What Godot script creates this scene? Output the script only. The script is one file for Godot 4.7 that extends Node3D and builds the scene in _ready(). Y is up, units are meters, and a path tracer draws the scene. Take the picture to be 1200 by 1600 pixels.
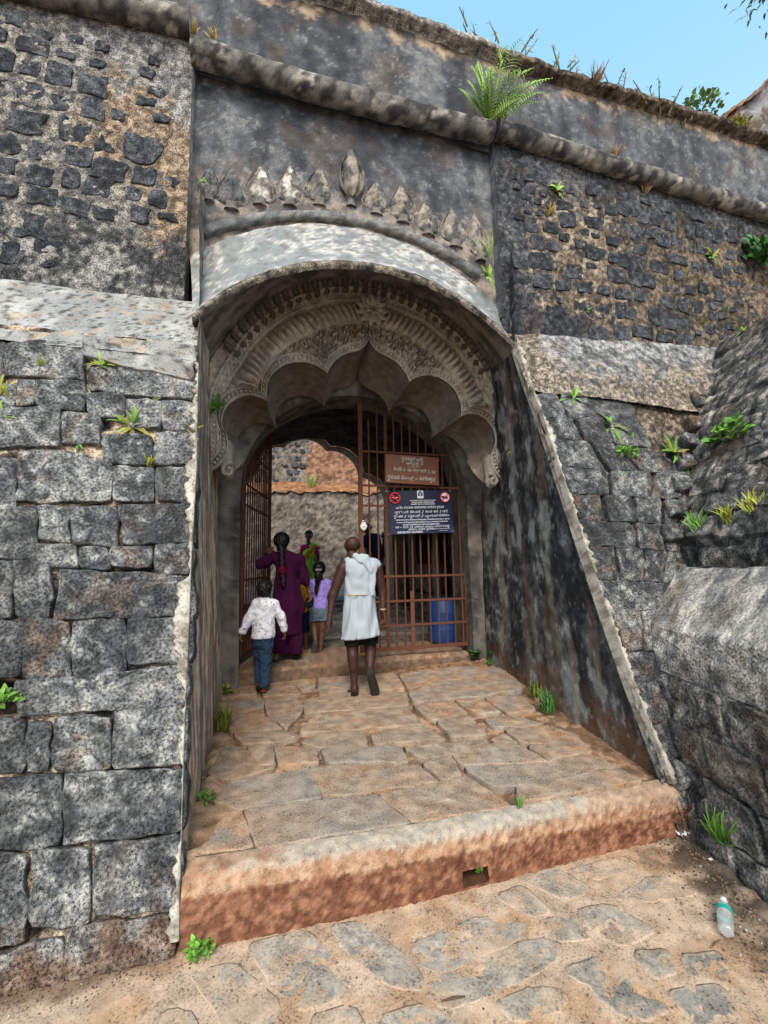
extends Node3D

var N := FastNoiseLite.new()    # fractal noise, 1 cycle per unit
var S := FastNoiseLite.new()    # single octave
var W := FastNoiseLite.new()    # cells
var rng := RandomNumberGenerator.new()
var M := {}
var used := {}


# ------------------------------------------------------------ mesh helpers
class MB:
	var v := PackedVector3Array()
	var c := PackedColorArray()
	var n := PackedVector3Array()
	var ix := PackedInt32Array()

	func p(pos: Vector3, col := Color.WHITE) -> int:
		v.append(pos)
		c.append(col)
		return v.size() - 1

	func tri(a: int, b: int, d: int) -> void:   # counter-clockwise seen from the front
		ix.append(a)
		ix.append(d)
		ix.append(b)

	func quad(a: int, b: int, d: int, e: int) -> void:
		tri(a, b, d)
		tri(a, d, e)

	func flat(a: Vector3, b: Vector3, d: Vector3, e: Vector3, col := Color.WHITE) -> void:
		quad(p(a, col), p(b, col), p(d, col), p(e, col))

	func box(at: Vector3, size: Vector3, b := Basis(), col := Color.WHITE) -> void:
		var h := size / 2
		for s in [-1.0, 1.0]:
			for k in 3:
				var u := Vector3.ZERO
				var w := Vector3.ZERO
				var o := Vector3.ZERO
				o[k] = h[k] * s
				u[(k + 1) % 3] = h[(k + 1) % 3]
				w[(k + 2) % 3] = h[(k + 2) % 3] * s
				flat(at + b * (o - u - w), at + b * (o + u - w), at + b * (o + u + w), at + b * (o - u + w), col)

	func tube(pts: Array, rad: Array, sides := 8, col := Color.WHITE) -> void:
		var last := -1
		for i in pts.size():
			var d: Vector3 = pts[mini(i + 1, pts.size() - 1)] - pts[maxi(i - 1, 0)]
			d = d.normalized()
			var u := d.cross(Vector3(0.31, 0.2, 0.93) if absf(d.z) < 0.9 else Vector3.RIGHT).normalized()
			var w := d.cross(u)
			var first := v.size()
			for k in sides:
				var a := TAU * k / sides
				p(pts[i] + (u * cos(a) + w * sin(a)) * rad[i], col)
			if last >= 0:
				for k in sides:
					quad(last + k, last + (k + 1) % sides, first + (k + 1) % sides, first + k)
			last = first
			if i == 0 or i == pts.size() - 1:
				var m := p(pts[i], col)
				for k in sides:
					if i == 0:
						tri(m, first + (k + 1) % sides, first + k)
					else:
						tri(m, first + k, first + (k + 1) % sides)

	func grid(nu: int, nv: int) -> void:   # joins the last (nu+1)*(nv+1) points
		var o := v.size() - (nu + 1) * (nv + 1)
		for j in nv:
			for i in nu:
				var a := o + j * (nu + 1) + i
				quad(a, a + 1, a + nu + 2, a + nu + 1)

	func mesh(smooth := true) -> ArrayMesh:
		var ar := []
		ar.resize(Mesh.ARRAY_MAX)
		if not smooth:
			var v2 := PackedVector3Array()
			var c2 := PackedColorArray()
			var n2 := PackedVector3Array()
			for i in range(0, ix.size(), 3):
				var a := v[ix[i]]
				var b := v[ix[i + 1]]
				var d := v[ix[i + 2]]
				var nn := (d - a).cross(b - a).normalized()
				for k in 3:
					v2.append(v[ix[i + k]])
					c2.append(c[ix[i + k]])
					n2.append(nn)
			ar[Mesh.ARRAY_VERTEX] = v2
			ar[Mesh.ARRAY_COLOR] = c2
			ar[Mesh.ARRAY_NORMAL] = n2
			var m := ArrayMesh.new()
			m.add_surface_from_arrays(Mesh.PRIMITIVE_TRIANGLES, ar)
			return m
		n.resize(v.size())
		n.fill(Vector3.ZERO)
		for i in range(0, ix.size(), 3):
			var a := ix[i]
			var b := ix[i + 1]
			var d := ix[i + 2]
			var nn := (v[d] - v[a]).cross(v[b] - v[a])
			n[a] += nn
			n[b] += nn
			n[d] += nn
		for i in n.size():
			n[i] = n[i].normalized() if n[i].length_squared() > 1e-20 else Vector3.UP
		ar[Mesh.ARRAY_VERTEX] = v
		ar[Mesh.ARRAY_COLOR] = c
		ar[Mesh.ARRAY_NORMAL] = n
		ar[Mesh.ARRAY_INDEX] = ix
		var m := ArrayMesh.new()
		m.add_surface_from_arrays(Mesh.PRIMITIVE_TRIANGLES, ar)
		return m


func numbered(called: String) -> String:
	if not used.has(called):
		used[called] = 0
		return called
	used[called] += 1
	return "%s_%03d" % [called, used[called]]


func part(called: String, mesh: Mesh, mat: Material, parent: Node3D) -> MeshInstance3D:
	var o := MeshInstance3D.new()
	if parent == self:
		o.name = numbered(called)
	else:
		var key := "%d/%s" % [parent.get_instance_id(), called]
		if used.has(key):
			used[key] += 1
			o.name = "%s_%03d" % [called, used[key]]
		else:
			used[key] = 0
			o.name = called
	o.mesh = mesh
	o.material_override = mat
	parent.add_child(o, true)
	return o


func tag(o: Node3D, label: String, category: String, group := "", kind := "") -> Node3D:
	o.set_meta("label", label)
	if category:
		o.set_meta("category", category)
	if group:
		o.set_meta("group", group)
	if kind:
		o.set_meta("kind", kind)
	return o


func thing(called: String, label: String, category: String, at := Vector3.ZERO, group := "", turn := 0.0) -> Node3D:
	var o := Node3D.new()
	o.name = numbered(called)
	add_child(o)
	o.position = at
	o.rotation.y = turn
	tag(o, label, category, group)
	return o


func lin(r: float, g: float, b: float, a := 1.0) -> Color:
	var c := Color(r, g, b).linear_to_srgb()
	c.a = a
	return c


func ss(a: float, b: float, x: float) -> float:
	return smoothstep(a, b, x)


func nz(p: Vector3, k: float) -> float:
	return N.get_noise_3d(p.x * k, p.y * k, p.z * k)


func sz(p: Vector3, k: float) -> float:
	return S.get_noise_3d(p.x * k, p.y * k, p.z * k)


func streak(p: Vector3, k: float) -> float:
	return N.get_noise_3d(p.x * k, p.y * k * 0.13, p.z * k)


func mixc(a: Color, b: Color, t: float) -> Color:
	return a.lerp(b, clampf(t, 0.0, 1.0))


# ------------------------------------------------------------ textures and materials
func noise_image(size: int, freq: float, octaves: int, seed_: int, type := FastNoiseLite.TYPE_SIMPLEX_SMOOTH) -> Image:
	var f := FastNoiseLite.new()
	f.noise_type = type
	f.seed = seed_
	f.frequency = freq / size
	f.fractal_octaves = octaves
	f.fractal_type = FastNoiseLite.FRACTAL_FBM if octaves > 1 else FastNoiseLite.FRACTAL_NONE
	return f.get_seamless_image(size, size)


func speckle(size: int, seed_: int, lo: float, hi: float, fine: float) -> Array:   # grey grain and its relief
	var a := noise_image(size, 14, 5, seed_)
	var b := noise_image(size, 70, 3, seed_ + 1)
	var d := noise_image(size, 160, 2, seed_ + 2)
	var ad := a.get_data()
	var bd := b.get_data()
	var dd := d.get_data()
	var col := PackedByteArray()
	var rel := PackedByteArray()
	col.resize(size * size)
	rel.resize(size * size)
	for i in size * size:
		var x := (ad[i] - 128) / 110.0
		var y := (bd[i] - 128) / 110.0
		var z := (dd[i] - 128) / 110.0
		var t := clampf(0.5 + 0.30 * x + 0.42 * y * fine + 0.42 * z * fine, 0.0, 1.0)
		t = t * t * (3.0 - 2.0 * t)
		col[i] = int(255.0 * lerpf(lo, hi, t))
		rel[i] = int(255.0 * clampf(0.5 + 0.28 * x + 0.22 * y + 0.12 * z, 0.0, 1.0))
	return [ImageTexture.create_from_image(Image.create_from_data(size, size, false, Image.FORMAT_L8, col)), ImageTexture.create_from_image(Image.create_from_data(size, size, false, Image.FORMAT_L8, rel))]


func mat(rough := 0.95, tex: Array = [], per_metre := 1.5, relief := 0.5, spec := 0.3, base := Color.WHITE, colored := true) -> StandardMaterial3D:
	var m := StandardMaterial3D.new()
	m.albedo_color = base
	m.vertex_color_use_as_albedo = colored
	m.roughness = rough
	m.metallic_specular = spec
	m.cull_mode = BaseMaterial3D.CULL_DISABLED
	if tex:
		m.albedo_texture = tex[0]
		m.uv1_triplanar = true
		m.uv1_world_triplanar = true
		m.uv1_scale = Vector3.ONE * per_metre
		m.uv1_triplanar_sharpness = 4.0
		if relief > 0.0:
			m.heightmap_enabled = true
			m.heightmap_texture = tex[1]
			m.heightmap_scale = relief
	return m


func crust(size: int, seed_: int, lo: float, hi: float, edge: float) -> Array:   # lichen crust over dark rock: sharp-edged blotches, pits and flecks
	var ad := noise_image(size, 13, 7, seed_).get_data()
	var bd := noise_image(size, 60, 5, seed_ + 1).get_data()
	var dd := noise_image(size, 190, 2, seed_ + 2).get_data()
	var col := PackedByteArray()
	var rel := PackedByteArray()
	col.resize(size * size)
	rel.resize(size * size)
	for i in size * size:
		var x := (ad[i] - 128) / 110.0
		var y := (bd[i] - 128) / 110.0
		var z := (dd[i] - 128) / 110.0
		var k := clampf((0.85 * x + 0.55 * y + 0.4 * z + edge) / (2.0 * edge), 0.0, 1.0)
		k = k * k * (3.0 - 2.0 * k)
		var v := lerpf(lo, hi, k) * (1.0 + 0.22 * z + 0.18 * y)
		if y + 0.6 * z < -0.62:
			v *= 0.55
		col[i] = int(255.0 * clampf(v, 0.04, 1.0))
		rel[i] = int(255.0 * clampf(0.42 + 0.2 * k + 0.22 * x + 0.14 * y + 0.06 * z, 0.0, 1.0))
	return [ImageTexture.create_from_image(Image.create_from_data(size, size, false, Image.FORMAT_L8, col)), ImageTexture.create_from_image(Image.create_from_data(size, size, false, Image.FORMAT_L8, rel))]


func soft(size: int, seed_: int, depth: float, pits: float) -> Array:   # fine-grained earth, plaster or worn stone
	var ad := noise_image(size, 9, 6, seed_).get_data()
	var bd := noise_image(size, 75, 4, seed_ + 1).get_data()
	var dd := noise_image(size, 260, 2, seed_ + 2).get_data()
	var col := PackedByteArray()
	var rel := PackedByteArray()
	col.resize(size * size)
	rel.resize(size * size)
	for i in size * size:
		var x := (ad[i] - 128) / 110.0
		var y := (bd[i] - 128) / 110.0
		var z := (dd[i] - 128) / 110.0
		var v := 0.86 + depth * (0.5 * x + 0.45 * y + 0.5 * z)
		if y + 0.5 * z + 0.3 * x < -pits:
			v *= 0.6
		col[i] = int(255.0 * clampf(v, 0.04, 1.0))
		rel[i] = int(255.0 * clampf(0.5 + 0.25 * x + 0.16 * y + 0.08 * z, 0.0, 1.0))
	return [ImageTexture.create_from_image(Image.create_from_data(size, size, false, Image.FORMAT_L8, col)), ImageTexture.create_from_image(Image.create_from_data(size, size, false, Image.FORMAT_L8, rel))]


func make_materials() -> void:
	var g1 := speckle(768, 11, 0.42, 1.0, 1.0)
	var g2 := speckle(512, 31, 0.66, 1.0, 0.8)
	var c1 := crust(1024, 51, 0.56, 0.88, 0.75)
	var c2 := crust(1024, 67, 0.52, 0.90, 0.75)
	var f1 := soft(1024, 83, 0.20, 0.72)
	var f2 := soft(768, 97, 0.13, 1.2)
	M.stone = mat(0.92, c1, 0.74, 0.5, 0.3)
	M.plaster = mat(0.95, f1, 0.66, 0.35, 0.25)
	M.mortar = mat(0.97, c2, 0.9, 0.7, 0.2)
	M.carved = mat(0.93, f1, 1.3, 0.2, 0.25)
	M.sand = mat(0.98, f1, 0.8, 0.25, 0.15)
	M.slab = mat(0.88, f1, 0.7, 0.35, 0.3)
	M.hood = mat(0.92, f2, 0.9, 0.12, 0.3)
	M.laterite = mat(0.97, f1, 1.5, 0.4, 0.15)
	M.wood = mat(0.9, g2, 1.5, 0.5, 0.2)
	M.rust = mat(0.75, g2, 6.0, 0.08, 0.4)
	M.paint = mat(0.5, g2, 5.0, 0.05, 0.5)
	M.skin = mat(0.55, g2, 9.0, 0.02, 0.4)
	M.cloth = mat(0.95, g2, 14.0, 0.05, 0.2)
	M.hair = mat(0.5, [], 1.0, 0.0, 0.35)
	M.rubber = mat(0.8, g2, 12.0, 0.05, 0.3)
	M.leaf = mat(0.55, [], 1.0, 0.0, 0.4)
	M.leaf.backlight = Color(0.35, 0.35, 0.2)
	M.dry = mat(0.9, [], 1.0, 0.0, 0.2)
	M.white = mat(0.6, [], 1.0, 0.0, 0.4)
	M.steel = mat(0.35, [], 1.0, 0.0, 0.6)
	M.steel.metallic = 0.7
	M.shirt = mat(0.95, printed(512, 5, lin(0.78, 0.78, 0.82), lin(0.10, 0.09, 0.27), 0.24), 2.2, 0.0, 0.2)
	M.lilac = mat(0.95, printed(256, 9, lin(0.34, 0.26, 0.72), lin(0.12, 0.08, 0.36), 0.2), 2.6, 0.0, 0.2)
	M.yellow = mat(0.95, printed(256, 15, lin(0.42, 0.22, 0.03), lin(0.05, 0.02, 0.01), 0.3), 4.0, 0.0, 0.2)
	var pet := StandardMaterial3D.new()
	pet.albedo_color = Color(0.93, 0.97, 1.0, 0.22)
	pet.transparency = BaseMaterial3D.TRANSPARENCY_ALPHA
	pet.roughness = 0.08
	pet.metallic_specular = 0.6
	pet.cull_mode = BaseMaterial3D.CULL_DISABLED
	M.bottle = pet


func printed(size: int, seed_: int, ground: Color, ink: Color, share: float) -> Array:   # small curling motifs on cloth
	var a := noise_image(size, 9, 1, seed_).get_data()
	var b := noise_image(size, 6, 2, seed_ + 3).get_data()
	var im := Image.create(size, size, false, Image.FORMAT_RGB8)
	for y in size:
		for x in size:
			var i := y * size + x
			var ring := absf(fposmod(a[i] / 255.0 * 4.0, 1.0) - 0.5)
			im.set_pixel(x, y, ink if ring < share * 0.55 and b[i] > 118 else ground)
	var tx := ImageTexture.create_from_image(im)
	return [tx, tx]


# ------------------------------------------------------------ surfaces
func patch(called: String, parent: Node3D, a: Vector3, b: Vector3, d: Vector3, e: Vector3, cell: float, disp: Callable, col: Callable, m: Material) -> MeshInstance3D:
	# a bilinear sheet a-b-d-e (counter-clockwise from the front), pushed along its normal and coloured point by point
	var mb := MB.new()
	patch_into(mb, a, b, d, e, cell, disp, col)
	return part(called, mb.mesh(), m, parent)


func patch_into(mb: MB, a: Vector3, b: Vector3, d: Vector3, e: Vector3, cell: float, disp: Callable, col: Callable) -> void:
	var nu := maxi(1, int(ceil(maxf(a.distance_to(b), e.distance_to(d)) / cell)))
	var nv := maxi(1, int(ceil(maxf(a.distance_to(e), b.distance_to(d)) / cell)))
	var n := (b - a + d - e).cross(e - a + d - b).normalized()
	for j in nv + 1:
		for i in nu + 1:
			var s := float(i) / nu
			var t := float(j) / nv
			var q := a.lerp(b, s).lerp(e.lerp(d, s), t)
			mb.p(q + n * disp.call(q), col.call(q))
	mb.grid(nu, nv)


func nodisp(_p: Vector3) -> float:
	return 0.0


# a rounded, uneven block whose outline is a polygon of points on a surface; n is the way it faces
func block(poly: Array, n: Vector3, height: float, deep: float, cell: float, rough: float, round_: float, col: Callable, flare := 1.0, rim_col: Variant = null) -> ArrayMesh:
	var mb := MB.new()
	var m := Vector3.ZERO
	for q in poly:
		m += q
	m /= poly.size()
	var rim := []
	var off := rng.randf() * 50.0
	for i in poly.size():
		var a: Vector3 = poly[i]
		var b: Vector3 = poly[(i + 1) % poly.size()]
		var k := maxi(2, int(round(a.distance_to(b) / (cell * 1.6))))
		for j in k:
			var t := float(j) / k
			var q := a.lerp(b, t)
			if j == 0:
				q = q.lerp(m, minf(0.3, round_ * 0.5 / maxf(q.distance_to(m), 0.01)))
			q += (q - m).normalized() * S.get_noise_3d(q.x * 9.0 + off, q.y * 9.0, q.z * 9.0) * rough * 1.6
			rim.append(q)
	var k := rim.size()
	var size := 0.0
	for q in rim:
		size = maxf(size, m.distance_to(q))
	var rings := [[flare, -deep], [1.0, height * 0.35]]
	var inner := maxi(2, int(size / (cell * 1.5)))
	var first_in := 1.0 - clampf(round_ / size, 0.03, 0.4)
	rings.append([1.0 - (1.0 - first_in) * 0.4, height * 0.85])
	for i in inner:
		rings.append([first_in * (1.0 - float(i) / inner), height])
	for r in rings.size():
		for i in k:
			var q: Vector3 = m.lerp(rim[i], rings[r][0])
			var h: float = rings[r][1]
			if r > 0:
				h += (N.get_noise_3d(q.x * 5.0 + off, q.y * 5.0, q.z * 5.0) * 1.5 + N.get_noise_3d(q.x * 15.0, q.y * 15.0 + off, q.z * 15.0) * 0.7) * rough
			q += n * h
			if rim_col != null and r < 3:
				mb.p(q, mixc((rim_col as Callable).call(q), col.call(q), 0.25 * r))
			else:
				mb.p(q, col.call(q))
	for r in rings.size() - 1:
		for i in k:
			var a := r * k + i
			var b := r * k + (i + 1) % k
			mb.quad(a, b, b + k, a + k)
	var c := mb.p(m + n * (height + S.get_noise_3d(m.x * 5.0 + off, m.y * 5.0, m.z * 5.0) * rough), col.call(m))
	for i in k:
		mb.tri((rings.size() - 1) * k + i, (rings.size() - 1) * k + (i + 1) % k, c)
	return mb.mesh()


# ------------------------------------------------------------ colours of weathered masonry (linear base colours)
const DARK := Color(0.022, 0.025, 0.030)
const SLATE := Color(0.062, 0.070, 0.082)
const GREY := Color(0.20, 0.21, 0.215)
const PALE := Color(0.42, 0.415, 0.39)
const WHITE := Color(0.62, 0.61, 0.57)
const BEIGE := Color(0.40, 0.31, 0.21)
const BROWN := Color(0.20, 0.125, 0.075)
const SOIL := Color(0.46, 0.235, 0.11)
var stone_tone := 0.0
var stone_warm := 0.0


func granite(p: Vector3) -> Color:
	var a := nz(p, 1.3)
	var b := nz(p, 5.0)
	var d := nz(p + Vector3(7, 3, 1), 19.0)
	var c := mixc(Color(0.085, 0.092, 0.102), Color(0.27, 0.287, 0.30), ss(-0.34, 0.26, b * 0.55 + d * 0.75 + a * 0.5 + stone_tone))
	c = mixc(c, Color(0.52, 0.52, 0.50), ss(0.12, 0.46, d * 0.9 + b * 0.45 + a * 0.3 + stone_tone * 0.6) * 0.85)
	c = mixc(c, Color(0.075, 0.08, 0.088), ss(0.12, 0.3, streak(p + Vector3(3, 0, 9), 2.1)) * 0.65)
	c = mixc(c, Color(0.33, 0.21, 0.13), ss(0.02, 0.3, nz(p + Vector3(20, 5, 5), 6.0)) * clampf(stone_warm, 0.0, 1.0))
	c = mixc(c, Color(0.26, 0.15, 0.09), ss(0.24, 0.04, p.y + 0.2 * b) * ss(-2.0, -2.6, p.z) * 0.8)
	return c


func cobble(p: Vector3) -> Color:
	var d := nz(p, 14.0)
	var c := mixc(Color(0.045, 0.052, 0.064), Color(0.155, 0.172, 0.20), ss(-0.3, 0.5, d + 0.5 * nz(p, 4.0) + stone_tone))
	return mixc(c, Color(0.3, 0.27, 0.22), ss(0.42, 0.6, nz(p + Vector3(5, 5, 5), 11.0)) * 0.6)


func joint(p: Vector3) -> Color:   # lime mortar between the large stones: pale where it survives, black where it is open
	var a := nz(p, 3.0) + 0.5 * nz(p, 11.0)
	var c := mixc(Color(0.04, 0.037, 0.034), Color(0.24, 0.2, 0.155), ss(-0.35, 0.0, a))
	return mixc(c, Color(0.66, 0.54, 0.395), ss(0.0, 0.18, a + 0.06))


func mortar_left(p: Vector3) -> Color:
	var a := nz(p, 1.1)
	var b := nz(p, 4.5)
	var d := nz(p, 15.0)
	var c := mixc(Color(0.19, 0.193, 0.2), Color(0.42, 0.40, 0.365), ss(-0.35, 0.35, b * 0.7 + d * 0.8 + a * 0.4))
	c = mixc(c, Color(0.6, 0.55, 0.47), ss(0.16, 0.4, d + b * 0.3) * 0.6)
	var top := ss(5.55, 5.8, p.y + 0.35 * b) * ss(-1.75, -1.35, p.x + 0.25 * a)
	c = mixc(c, mixc(Color(0.2, 0.2, 0.21), Color(0.44, 0.435, 0.42), ss(-0.3, 0.3, b + d * 0.6)), top)
	var raw := ss(-0.02, 0.1, 0.46 - absf(p.y - 5.45 + (p.x + 1.0) * 0.25 + 0.5 * b) + d * 0.15) * ss(-1.55, -1.3, p.x + 0.3 * b)
	raw = maxf(raw, ss(0.0, 0.1, 0.22 - absf(p.x + 0.72 + 0.2 * b) + d * 0.1) * ss(4.35, 4.6, p.y + 0.3 * b) * ss(5.6, 5.3, p.y))
	c = mixc(c, mixc(Color(0.30, 0.225, 0.165), Color(0.55, 0.43, 0.32), ss(-0.4, 0.4, d + b * 0.4)), raw * 0.95)
	var low := ss(4.62, 4.38, p.y + 0.3 * b)
	c = mixc(c, mixc(Color(0.10, 0.104, 0.112), Color(0.42, 0.42, 0.41), ss(-0.05, 0.45, b * 0.8 + d * 0.5 + a * 0.6)), low)
	return c


func mortar_right(p: Vector3) -> Color:
	var a := nz(p + Vector3(11, 2, 0), 0.9)
	var b := nz(p + Vector3(11, 2, 0), 4.0)
	var d := nz(p, 13.0)
	var ground := mixc(Color(0.085, 0.082, 0.083), Color(0.32, 0.25, 0.19), ss(-0.34, 0.34, b * 0.7 + d * 0.7 + a * 0.5 + 0.1))
	ground = mixc(ground, Color(0.62, 0.53, 0.41), ss(0.24, 0.4, nz(p + Vector3(1, 8, 0), 5.0) + d * 0.45 + a * 0.3) * ss(4.9, 3.1, p.x))
	ground = mixc(ground, Color(0.11, 0.10, 0.035), ss(0.1, 0.35, nz(p + Vector3(30, 8, 0), 2.2)) * ss(4.2, 5.2, p.x) * 0.6)
	var plain := ss(5.7, 5.95, p.y + (p.x - 2.5) * 0.02 + 0.7 * b) + ss(2.95, 2.75, p.x + 0.5 * b + 0.15 * d)
	plain = maxf(plain, ss(4.6, 4.45, p.y + 0.3 * b) * ss(3.75, 3.5, p.x + 0.4 * b))
	return mixc(ground, black_plaster(p), clampf(plain, 0.0, 1.0))


func black_plaster(p: Vector3) -> Color:
	var a := nz(p, 0.8)
	var s := streak(p, 3.0)
	var b := nz(p, 5.0)
	var d := nz(p, 18.0)
	var c := mixc(Color(0.062, 0.068, 0.08), Color(0.15, 0.163, 0.185), ss(-0.5, 0.5, s * 0.75 + b * 0.5 + a * 0.6 + d * 0.3))
	c = mixc(c, Color(0.24, 0.247, 0.255), ss(0.15, 0.6, b * 0.6 + d * 0.6 + a * 0.6 + s * 0.6) * 0.6)
	c = mixc(c, Color(0.13, 0.095, 0.07), ss(0.12, 0.45, nz(p + Vector3(40, 0, 3), 1.4) + s * 0.4) * 0.4)
	return mixc(c, Color(0.36, 0.357, 0.345), ss(0.36, 0.6, d + 0.4 * b + 0.4 * a) * 0.4)


func centre_plaster(p: Vector3) -> Color:
	var c := black_plaster(p)
	var b := nz(p, 4.0)
	var d := nz(p, 16.0)
	var low := ss(5.55, 5.2, p.y + 0.4 * b) * ss(-0.8, -0.2, 1.8 - absf(p.x - 0.9) + b * 0.6)
	c = mixc(c, mixc(Color(0.16, 0.15, 0.145), Color(0.5, 0.42, 0.35), ss(-0.25, 0.35, b + d * 0.5)), low * 0.75)
	return c


func parapet_col(p: Vector3) -> Color:
	var c := black_plaster(p + Vector3(0, 0, 9))
	var b := nz(p, 3.0)
	c = mixc(c, mixc(Color(0.13, 0.09, 0.065), Color(0.58, 0.44, 0.31), ss(-0.2, 0.35, b + 0.6 * nz(p, 12.0))), ss(7.28, 7.4, p.y + 0.22 * b + 0.1 * nz(p, 11.0)) * ss(-0.8, 0.6, p.x + b) * 0.7)
	return c


func pale_plaster(p: Vector3) -> Color:
	var a := nz(p, 1.0)
	var b := nz(p, 4.0)
	var d := nz(p, 14.0)
	var c := mixc(Color(0.34, 0.35, 0.355), Color(0.46, 0.465, 0.46), ss(-0.3, 0.3, b + a))
	c = mixc(c, Color(0.3, 0.29, 0.275), ss(0.1, 0.4, d * 0.8 + streak(p, 4.0) * 0.7 + a * 0.3) * 0.75)
	c = mixc(c, Color(0.05, 0.05, 0.05), ss(0.24, 0.36, d + b * 0.3) * 0.8)
	return mixc(c, Color(0.47, 0.36, 0.24), ss(0.25, 0.45, nz(p + Vector3(9, 1, 1), 5.0)) * 0.6)


func band_right(p: Vector3) -> Color:
	var b := nz(p, 4.0)
	var d := nz(p, 13.0)
	var c := mixc(Color(0.2, 0.2, 0.21), Color(0.52, 0.52, 0.525), ss(-0.35, 0.3, b * 0.6 + nz(Vector3(p.x * 1.6 + p.y * 1.6, p.y * 0.4 - p.x * 0.4, 0), 4.0) * 0.8))
	var worn := ss(0.0, 0.25, 3.78 - p.y + (p.x - 3.2) * 0.1 + 0.5 * b)
	worn = maxf(worn, ss(3.0, 2.7, p.x + 0.4 * b))
	return mixc(c, mixc(Color(0.24, 0.20, 0.165), Color(0.62, 0.55, 0.46), ss(-0.25, 0.4, nz(p, 21.0) * 0.8 + b * 0.5)), worn)


func hood_col(p: Vector3) -> Color:
	var a := nz(p, 1.2)
	var b := nz(p, 4.5)
	var d := nz(Vector3(p.x, p.y * 2.0, p.z), 13.0)
	var c := mixc(Color(0.27, 0.295, 0.31), Color(0.38, 0.405, 0.42), ss(-0.3, 0.3, b + a * 0.6))
	c = mixc(c, Color(0.60, 0.585, 0.55), ss(0.15, 0.22, d * 0.7 + b * 0.6 + a * 0.4 - 0.02))
	c = mixc(c, Color(0.2, 0.19, 0.18), ss(0.22, 0.27, nz(Vector3(p.x + 5, p.y * 2.2, p.z), 8.0) + a * 0.3) * 0.75)
	return c


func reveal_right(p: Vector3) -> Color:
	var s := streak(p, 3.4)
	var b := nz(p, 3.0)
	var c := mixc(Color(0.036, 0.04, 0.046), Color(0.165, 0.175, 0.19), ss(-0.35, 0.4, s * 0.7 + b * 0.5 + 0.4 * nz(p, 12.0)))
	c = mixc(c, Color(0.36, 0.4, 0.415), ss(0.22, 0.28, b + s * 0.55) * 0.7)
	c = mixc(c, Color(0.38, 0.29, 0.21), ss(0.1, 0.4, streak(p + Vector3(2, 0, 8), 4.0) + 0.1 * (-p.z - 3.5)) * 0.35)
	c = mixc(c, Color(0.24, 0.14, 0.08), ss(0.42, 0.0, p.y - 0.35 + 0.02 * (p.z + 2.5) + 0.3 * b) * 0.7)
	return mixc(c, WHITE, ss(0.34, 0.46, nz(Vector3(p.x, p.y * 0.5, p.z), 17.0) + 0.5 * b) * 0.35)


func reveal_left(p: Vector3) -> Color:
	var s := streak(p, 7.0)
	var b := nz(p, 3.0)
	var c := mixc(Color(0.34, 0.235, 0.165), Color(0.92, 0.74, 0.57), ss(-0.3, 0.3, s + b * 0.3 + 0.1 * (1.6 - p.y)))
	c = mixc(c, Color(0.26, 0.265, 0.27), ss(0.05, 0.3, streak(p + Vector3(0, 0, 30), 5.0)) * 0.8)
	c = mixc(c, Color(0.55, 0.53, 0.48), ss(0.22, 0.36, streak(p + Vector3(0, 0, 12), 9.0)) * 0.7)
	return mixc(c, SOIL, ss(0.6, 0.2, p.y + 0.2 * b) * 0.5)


func side_wall_col(p: Vector3) -> Color:
	var q := Vector3(p.z, p.y, p.x)
	var b := nz(q, 3.5)
	var d := nz(q, 12.0)
	var s := streak(q, 6.0)
	var c := mixc(Color(0.085, 0.086, 0.09), Color(0.34, 0.332, 0.322), ss(-0.36, 0.34, s * 0.3 + d * 0.7 + b * 0.6))
	c = mixc(c, Color(0.74, 0.68, 0.6), ss(0.14, 0.40, d * 0.8 + b * 0.6 + s * 0.15) * 0.8)
	return mixc(c, Color(0.22, 0.17, 0.12), ss(0.1, 0.35, nz(q, 1.5)) * 0.5)


func ledge_col(p: Vector3) -> Color:
	var q := Vector3(p.z, p.y * 0.5, p.x * 0.5)
	var c := mixc(Color(0.30, 0.30, 0.31), Color(0.66, 0.63, 0.59), ss(-0.3, 0.3, nz(q, 5.0) + 0.6 * nz(q, 16.0)))
	c = mixc(c, Color(0.92, 0.87, 0.79), ss(0.08, 0.28, nz(q + Vector3(4, 4, 4), 8.0) + 0.4 * nz(q, 22.0)) * ss(2.75, 2.4, p.x + p.z * 0.27 + 0.5 * nz(q, 3.0)))
	return mixc(c, Color(0.22, 0.16, 0.11), ss(0.05, 0.4, nz(q + Vector3(9, 0, 0), 3.0)) * 0.6)


func carved_col(p: Vector3) -> Color:
	var b := nz(p, 2.5)
	var d := nz(p, 12.0)
	var c := mixc(Color(0.47, 0.43, 0.375), Color(0.72, 0.66, 0.58), ss(-0.4, 0.4, b * 0.7 + d * 0.6))
	c = mixc(c, Color(0.38, 0.375, 0.37), ss(0.1, 0.4, nz(p + Vector3(4, 9, 0), 1.3)) * 0.6)
	return mixc(c, Color(0.42, 0.27, 0.16), ss(0.15, 0.4, nz(p + Vector3(14, 9, 0), 1.8) + 0.25 * ss(2.0, 2.8, p.x)) * 0.5)


func arch_wall_col(p: Vector3) -> Color:
	var b := nz(p, 3.0)
	var c := mixc(Color(0.13, 0.122, 0.115), Color(0.38, 0.355, 0.315), ss(-0.35, 0.4, streak(p, 4.0) + b * 0.6))
	return mixc(c, Color(0.36, 0.31, 0.25), ss(0.25, 0.45, nz(p, 9.0) + b * 0.3) * 0.7)


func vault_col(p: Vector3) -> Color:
	return mixc(Color(0.03, 0.027, 0.024), Color(0.13, 0.115, 0.10), ss(-0.4, 0.4, nz(p, 2.5) + 0.5 * nz(p, 9.0)))


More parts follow.
